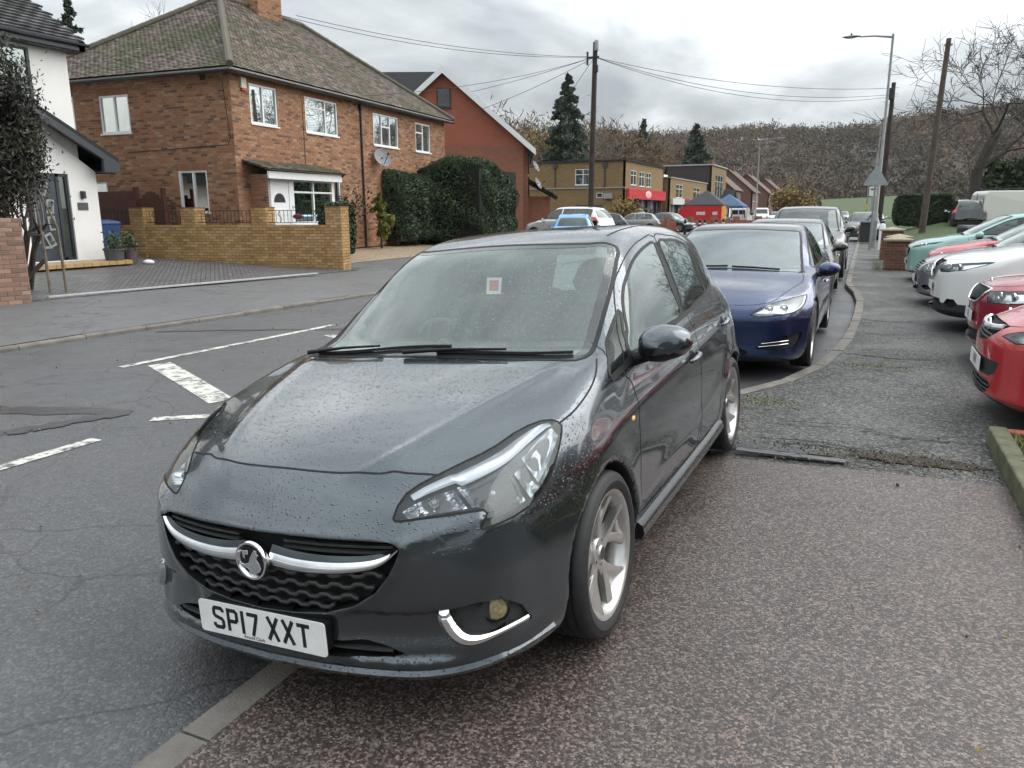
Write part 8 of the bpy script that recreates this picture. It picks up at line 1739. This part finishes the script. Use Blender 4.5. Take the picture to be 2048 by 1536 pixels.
def bin_(loc, rot, col, label, name='wheelie_bin', lidc=None):
    t = thing(name, label, 'bin', loc, rot, 'wheelie bins'); m = mat('bin_%d' % len(bpy.data.materials), col, .5, var=.15); mb = MB(); mb.add([(-.24, -.27, .05), (.24, -.27, .05), (.24, .25, .05), (-.24, .25, .05), (-.29, -.34, .96), (.29, -.34, .96), (.29, .34, .96), (-.29, .34, .96)], [(3, 2, 1, 0), (4, 5, 6, 7), (0, 1, 5, 4), (1, 2, 6, 5), (2, 3, 7, 6), (3, 0, 4, 7)]); mb.build('bin_body', m, t, bevel=.02)
    mb = MB(); mb.add([(-.31, -.38, .965), (.31, -.38, .965), (.31, .38, .965), (-.31, .38, .965), (-.27, -.32, 1.03), (.27, -.32, 1.03), (.27, .33, 1.07), (-.27, .33, 1.07)], [(3, 2, 1, 0), (4, 5, 6, 7), (0, 1, 5, 4), (1, 2, 6, 5), (2, 3, 7, 6), (3, 0, 4, 7)]); mb.tube([(-.24, .42, 1.0), (.24, .42, 1.0)], .016, 6); mb.build('bin_lid', m if lidc is None else mat('lid%d' % len(bpy.data.materials), lidc, .45), t, bevel=.01)
    for s in (-1, 1): mb = MB(); mb.lathe([(0, -.02), (.1, -.02), (.1, .02), (0, .02)], 14, Matrix.Translation((s*.24, .27, .1))@Matrix.Rotation(R(90), 4, 'Y')); mb.build('bin_wheel', M['rubber'], t)
bin_((-18.9, 14.9, .32), R(75), (.02, .06, .17), 'blue wheelie bin between the white house and the buff wall')
bin_((3.1, 29., .0), R(20), (.016, .017, .018), 'black wheelie bin lying low behind the mint hatchback'); bin_((3.75, 28.8, .0), R(10), (.016, .017, .018), 'black wheelie bin right of the other behind the mint hatchback')
bin_((.05, 41.5, 0), R(0), (.03, .032, .034), 'dark wheelie bin on the footway by the nearest street lamp', lidc=(.02, .02, .02))
def pots():
    for (x, y, r, h, col, lb) in ((-17.15, 13.72, .24, .42, (.07, .075, .08), 'dark grey round plant pot with a small shrub by the white house'), (-17.25, 14.25, .2, .40, (.09, .07, .07), 'brown plant pot beside the grey one by the white house')):
        t = thing('plant_pot', lb, 'plant pot', (x, y, GZ(x, y)), 0, 'plant pots by the door'); mb = MB(); mb.lathe([(0, .01), (r*.8, .01), (r*.98, h*.92), (r*1.08, h*.93), (r*1.08, h), (r*.95, h), (r*.9, h*.88), (0, h*.88)], 20); mb.build('pot', mat('pot_%d' % int(r*100), col, .55, var=.2), t, True, 40)
        rg = np.random.default_rng(int(r*100)); C = rg.normal(0, 1, (260, 3))*np.array([.09, .09, .12])+np.array([0, 0, h+.16]); link('foliage', cards_mesh('foliage', cards(C, .04, 2.5, .4, 2), M['leaf_hedge'], .3+.6*rg.random(260)), t)
    t = thing('white_stone', 'white painted stone on the driveway by the pots', 'stone', (-16.95, 14.55, GZ(-17, 14.5))); mb = MB(); mb.sphere((0, 0, .05), (.17, .12, .07), 12, 8); mb.build('stone', M['render_white'], t, True)
pots()
def fence_gate():
    t = thing('wooden_fence', 'dark red-brown wooden fence beside the brick house', 'fence', (-19.9, 16.9, .32)); m = mat('fence_brown', (.085, .028, .018), .75, var=.2, scale=5, bump=.4)
    for k in range(13): mb = MB(); mb.box((-2.1+k*.155, -.01, 0), (-2.1+k*.155+.15, .012, 1.88)); mb.build('fence_board', m, t)
    mb = MB(); mb.box((-.08, -.05, 0), (.04, .07, 2.0)); mb.build('fence_post', m, t)
    g = thing('arched_gate', 'arched dark brown wooden gate next to the brick house wall', 'gate', (-19.8, 16.88, .32)); 
    for k in range(7): mb = MB(); x = .05+k*.13; hh = 1.62+.24*math.sin(math.pi*(k+.5)/7); mb.box((x, -.01, .03), (x+.125, .015, hh)); mb.build('gate_board', m, g)
    mb = MB(); mb.box((.97, -.05, 0), (1.07, .06, 1.95)); mb.build('gate_post', m, g)
fence_gate()
# shops: low wall, skip, gazebos, vans, bollards, bus stop
def by_shops():
    t = thing('car_park_wall', 'low red brick wall with piers in front of the shops', 'wall', (-15.4, 58., 0)); L = 9.5; d = Vector((.80, .60, 0)); Mx = Matrix(((d.x, d.y, 0, 0), (d.y, -d.x, 0, 0), (0, 0, 1, 0), (0, 0, 0, 1)))
    for k in range(6):
        mb = MB(); mb.box((k*1.9, -.2, 0), (k*1.9+.36, .2, 1.15), Mx); mb.build('pier', M['redflat'], t)
        if k < 5: mb = MB(); mb.box((k*1.9+.36, -.11, 0), (k*1.9+1.9, .11, .85), Mx); mb.build('wall_panel', M['redflat2'], t)
    t = thing('red_skip', 'red builders skip with an orange end in front of the shops', 'skip', (-12.7, 66.4, 0)); mb = MB(); mb.prism([(-2.2, .9), (-1.5, .15), (1.5, .15), (1.9, .9), (1.9, 1.95), (-1.1, 2.0)], -1., 1., Matrix(((1, 0, 0, 0), (0, 0, -1, 0), (0, 1, 0, 0), (0, 0, 0, 1)))); mb.build('skip_body', mat('skip_red', (.52, .02, .02), .45, var=.12), t); mb = MB(); mb.box((1.91, -1., .3), (1.95, 1., 1.95)); mb.build('skip_end', mat('skip_orange', (.65, .22, .02), .5), t)
    for k in range(2): mb = MB(); mb.box((-.1+k*1.3, -1.012, 1.25), (.6+k*1.0, -1.004, 1.5)); mb.build('skip_lettering', mat('skip_white%d' % k, (.7, .6, .6), .5), t)
    for x, y, c, lb in ((-13.0, 70.8, (.035, .038, .045), 'dark grey pop-up gazebo above the red skip'), (-13.6, 87., (.06, .11, .20), 'blue pop-up gazebo right of the dark one')):
        t = thing('gazebo', lb, 'gazebo', (x, y, 0)); s = 1.75; mb = MB(); mb.add([(-s, -s, 2.1), (s, -s, 2.1), (s, s, 2.1), (-s, s, 2.1), (0, 0, 3.35), (-s, -s, 1.85), (s, -s, 1.85), (s, s, 1.85), (-s, s, 1.85)], [(0, 1, 4), (1, 2, 4), (2, 3, 4), (3, 0, 4), (5, 6, 1, 0), (6, 7, 2, 1), (7, 8, 3, 2), (8, 5, 0, 3)]); mb.build('canopy', mat('canopy_%d' % int(y), c, .8, var=.1), t)
        for sx in (-1, 1):
            for sy in (-1, 1): mb = MB(); mb.tube([(sx*(s-.05), sy*(s-.05), 0), (sx*(s-.05), sy*(s-.05), 2.1)], .025, 6); mb.build('leg', M['galv'], t)
    for k, (x, y) in enumerate(((-10.9, 52.1), (-10.4, 54.5), (-10.2, 55.3), (-9.7, 57.), (-9.6, 59.3), (-9.5, 63.7))):
        t = thing('bollard', ['black bollard nearest the hatchback roof', 'first of two black bollards close together before the skip', 'second of two black bollards close together before the skip', 'black bollard right of the red skip', 'black bollard in front of the white van rear', 'farthest black bollard by the white vans'][k], 'bollard', (x, y, 0), 0, 'black street bollards'); mb = MB(); mb.lathe([(0, 0), (.09, 0), (.085, .8), (.095, .82), (.095, .9), (.07, 1.0), (0, 1.03)], 12); mb.build('post', M['fascia_black'], t, True, 40); mb = MB(); mb.lathe([(.0875, .68), (.0875, .76)], 12); mb.build('band', M['upvc'], t, True)
    van((-13.6, 98., 0), BACK, 'white panel van seen from behind beyond the red skip'); van((-12.4, 106., 0), R(8), 'second white van right of the first beyond the red skip'); van((9.0, 49.6, .42), R(104), 'cream white van behind the forecourt row on the right', 1.08, (.62, .61, .55))
    t = thing('bus_stop', 'bus stop flag on a slim post along the right footway', 'bus stop', (-.05, 62., 0)); mb = MB(); mb.tube([(0, 0, 0), (0, 0, 3.2)], .05, 8); mb.build('post', M['galv'], t); mb = MB(); mb.box((.08, -.02, 2.55), (.62, .02, 3.2)); mb.build('flag', M['upvc'], t); mb = MB(); mb.box((.16, -.028, 2.95), (.54, -.021, 3.08)); mb.build('flag_print', mat('flag_grey', (.12, .12, .13), .5), t); mb = MB(); mb.box((-.06, -.05, 1.6), (.06, -.02, 2.0)); mb.build('band', mat('yellow_band', (.6, .5, .05), .5), t)
    t = thing('utility_cabinet', 'small brown brick utility pillar on the footway near the lamp', 'cabinet', (.0, 43.5, 0)); mb = MB(); mb.box((-.3, -.3, 0), (.3, .3, .75)); mb.build('cabinet', M['brownflat'], t, bevel=.02); mb = MB(); mb.box((-.33, -.33, .75), (.33, .33, .82)); mb.build('top', M['kerb'], t)
    t = thing('white_post', 'short white marker post beside the nearest street lamp', 'post', (.62, 34.2, 0)); mb = MB(); mb.lathe([(0, 0), (.11, 0), (.11, .95), (.08, 1.02), (0, 1.04)], 12); mb.build('post', M['upvc'], t, True)
    for x, y, c, lb in ((-19.3, 76., (.10, .02, .05), 'person in a dark maroon coat standing by the shop door'), (-18.9, 77., (.03, .03, .04), 'person in dark clothes beside the maroon coat')): person((x, y, 0), c, lb)
    for x, y, lb in ((-19.4, 73.6, 'left red crate cabinet by the shop door'), (-19.2, 74.6, 'right red crate cabinet by the shop door')): t = thing('display_crate', lb, 'crate', (x, y, 0), 0, 'red crates at the shop door'); mb = MB(); mb.box((-.35, -.35, 0), (.35, .35, 1.1)); mb.build('crate', mat('crate_red_%d' % int(-x*10), (.5, .02, .03), .5), t, bevel=.03); mb = MB(); mb.box((-.3, -.37, .5), (.3, -.352, .9)); mb.build('crate_label', M['upvc'], t)
    t = thing('ice_cabinet', 'white cabinet left of the shop door', 'cabinet', (-19.7, 72.6, 0)); mb = MB(); mb.box((-.6, -.4, 0), (.6, .4, 1.5)); mb.build('cabinet', M['upvc'], t, bevel=.03)
def van(loc, rot, label, k=1., col=(.72, .73, .72)):
    t = thing('white_van', label, 'van', loc, rot); pm = paint('van_paint%d' % len(bpy.data.materials), col, 0., .35, drops=False, dirt=.3); W, H = .96*k, 1.95*k; prof = [(-1.0, .35), (-1.0, .75), (-.75, 1.0), (-.15, 1.12), (.45, H-.12), (.75, H), (3.6, H), (3.75, H-.15), (3.8, 1.0), (3.8, .35)]
    v = []; n = len(prof)
    for y, z in prof: ti = .0 if z < 1.05 else .16*(z-1.05)/(H-1.05); v += [(-W+ti, y, z), (W-ti, y, z)]
    mb = MB(); mb.add(v, [(2*i, 2*i+1, 2*((i+1) % n)+1, 2*((i+1) % n)) for i in range(n)]+[tuple(2*i for i in range(n)), tuple(2*i+1 for i in range(n-1, -1, -1))]); b = mb.build('body', pm, t, bevel=.06); dk = M['frit']
    mb = MB(); mb.add([(-W*.8, .0, 1.22), (W*.8, .0, 1.22), (W*.72, .42, H-.2), (-W*.72, .42, H-.2)], [(0, 1, 2, 3)]); mb.v = [(x, y-.075, z+.02) for x, y, z in mb.v]; mb.build('windscreen', dk, t)
    for s in (-1, 1):
        mb = MB(); mb.box((s*(W-.04), .35, 1.15), (s*(W-.03), 1.1, H-.32)); mb.build('side_window', dk, t); mb = MB(); mb.box((s*(W-.30), 3.74, .75), (s*(W-.16), 3.83, 1.25)); mb.build('tail_lamp', M['tail_red'], t)
        mb = MB(); mb.box((s*(W-.05), .3, 1.05), (s*(W+.18), .42, 1.3)); mb.build('door_mirror', M['black_trim'], t, bevel=.03); mb = MB(); mb.box((s*(W-.42), -1.03, .7), (s*(W-.12), -.9, .88)); mb.build('headlight', M['lamp_bowl'], t)
        for y in (0., 2.85): wheel(t, (s*(W-.10), y, .33), s, .33, .21, .2, 'five', (M['rubber'], M['alloy_dark'], M['alloy_dark']))
    for x0 in (-W*.78, .06): mb = MB(); mb.box((x0, 3.80, 1.18), (x0+W*.70, 3.815, H-.28)); mb.build('rear_panel', pm if loc[0] > 0 else dk, t)
    mb = MB(); mb.box((-.26, 3.80, .62), (.26, 3.825, .73)); mb.build('number_plate', M['plate_yellow'], t); mb = MB(); mb.box((-W*.95, 3.75, .32), (W*.95, 3.90, .55)); mb.build('rear_bumper', M['plastic_dark'], t, bevel=.03); mb = MB(); mb.box((-.006, 3.80, .6), (.006, 3.822, H-.1)); mb.build('door_gap', M['gap'], t)
    if k > 1:
        for s in (-1, 1): mb = MB(); mb.tube([(s*W*.68, .9, H+.10), (s*W*.68, 3.5, H+.10)], .025, 6); mb.build('roof_rail', M['black_trim'], t)
def person(loc, col, label):
    t = thing('person', label, 'person', loc, R(20)); me = bpy.data.meshes.new('body'); pts = [(0, 0, .95), (0, 0, 1.2), (0, 0, 1.42), (0, 0, 1.52), (0, 0, 1.66), (-.19, 0, 1.38), (-.25, .02, 1.1), (-.24, -.08, .86), (.19, 0, 1.38), (.25, .02, 1.1), (.22, -.1, .88), (-.1, 0, .88), (-.11, -.02, .5), (-.12, .03, .08), (-.12, -.12, .04), (.1, 0, .88), (.12, .03, .5), (.13, .06, .08), (.13, -.08, .04)]
    ed = [(0, 1), (1, 2), (2, 3), (3, 4), (2, 5), (5, 6), (6, 7), (2, 8), (8, 9), (9, 10), (0, 11), (11, 12), (12, 13), (13, 14), (0, 15), (15, 16), (16, 17), (17, 18)]; me.from_pydata(pts, ed, []); o = link('body', me, t); sk = o.modifiers.new('skin', 'SKIN'); rad = [.16, .16, .17, .06, .1, .08, .055, .045, .08, .055, .045, .1, .07, .05, .045, .1, .07, .05, .045]
    for q, r in zip(me.skin_vertices[0].data, rad): q.radius = (r, r*.8)
    me.skin_vertices[0].data[0].use_root = True; o.modifiers.new('sub', 'SUBSURF').levels = 1; o.modifiers['sub'].render_levels = 1; me.materials.append(mat('coat%d' % len(bpy.data.materials), col, .8)); mb = MB(); mb.sphere((0, .02, 1.70), (.105, .115, .12), 12, 8); mb.build('hair', mat('hair%d' % len(bpy.data.materials), (.03, .02, .015), .8), t, True)
by_shops()
# ---------------------------------------------------------------- raised bed at the right edge
def bed():
    t = thing('raised_bed', 'grassy bed edged with a mossy timber sleeper at the right edge', 'flower bed', (.95, 4.2, 0)); mb = MB(); mb.box((-.09, -1.4, 0), (.02, 1.62, .13)); mb.build('timber_edge', mat('mossy_timber', (.10, .105, .06), .85, var=.4, scale=8, bump=.6, bscale=30), t, bevel=.012); mb = MB(); mb.box((.02, 1.52, 0), (1.8, 1.62, .12)); mb.build('timber_edge', mat('red_timber', (.30, .09, .05), .8, var=.3), t, bevel=.01); mb = MB(); mb.box((.02, -1.4, 0), (2.2, 1.52, .09)); mb.build('soil', M['soil'], t)
    rg = np.random.default_rng(3); n = 5200; C = np.stack([rg.uniform(.02, 1.7, n), rg.uniform(-1.4, 1.5, n), np.full(n, .11)], -1); link('grass', cards_mesh('grass', cards(C, .016, 6., 1.6, 3), leaf_mat('bed_grass', [(0, (.05, .07, .015)), (.6, (.11, .14, .03)), (1, (.25, .22, .08))]), rg.random(n)), t, kind='stuff')
bed()
def weeds():
    rg = np.random.default_rng(6); P = []
    for cx, cy, sx, sy, n in ((.20, 8.3, .18, .04, 260), (-.60, 6.35, .16 , .10, 420), (.38, 23.0, .06, .7, 700), (.42, 25.6, .1, 1.2, 900), (.05, 5.12, .5, .03, 120), (-11.6, 19.2, .5, .4, 900), (-12.4, 17.5, .2, .2, 250)): P.append(np.stack([cx+sx*rg.normal(size=n), cy+sy*rg.normal(size=n), np.full(n, .02 if cx > -5 else .06)+.015*rg.random(n)], -1))
    g = 900; Cg = np.stack([.25+.45*rg.normal(size=g), 5.2+.12*rg.normal(size=g), np.full(g, .008)], -1); o = link('loose_chippings', cards_mesh('loose_chippings', cards(Cg, .012, 1.2, 0, 9), leaf_mat('chipping', [(0, (.05, .04, .03)), (.6, (.14, .11, .085)), (1, (.30, .26, .21))], .8), rg.random(g))); o['kind'] = 'stuff'
    C = np.concatenate(P); o = link('weeds', cards_mesh('weeds', cards(C, .008, 2.4, .6, 5), leaf_mat('weed_leaf', [(0, (.05, .075, .015)), (.7, (.12, .16, .035)), (1, (.26, .24, .07))]), rg.random(len(C)))); o['kind'] = 'stuff'
    n = 420; C = np.stack([rg.uniform(-9, .9, n), rg.uniform(.6, 13, n), np.zeros(n)], -1); C[:, 2] = [(rz(x, y) if x < kx(KR, y) else max(float(drop(y)), -.04) if x < 0 else 0)+.012 for x, y, _ in C]; o = link('fallen_leaves', cards_mesh('fallen_leaves', cards(C, .014, 1.5, 0, 7), M['leaf_autumn'], rg.random(n))); o['kind'] = 'stuff'
weeds()
def street_box():
    t = thing('telecom_lid', 'grey concrete service strip set in the footway behind the rear wheel', 'service cover', (-.35, 5.02, .006)); mb = MB(); mb.box((-.30, -.03, -.004), (.36, .04, .004)); mb.build('slab', M['pave_left'], t)
street_box()
# house across the forecourt, outside the picture; its gable shows in the side windows of the hatchback
far_house(17.5, 3.5, 9., 9., 5.0, 8.4, 'x', 'redflat', 'roof_brown', 'red brick house behind the forecourt row, seen only as a reflection', W2, 0., rot=R(180))
far_house(18.5, 17.5, 10., 9., 5.0, 8.4, 'x', 'redflat', 'roof_brown', 'second red brick house behind the forecourt row, seen only as a reflection', W2, 0., rot=R(180))
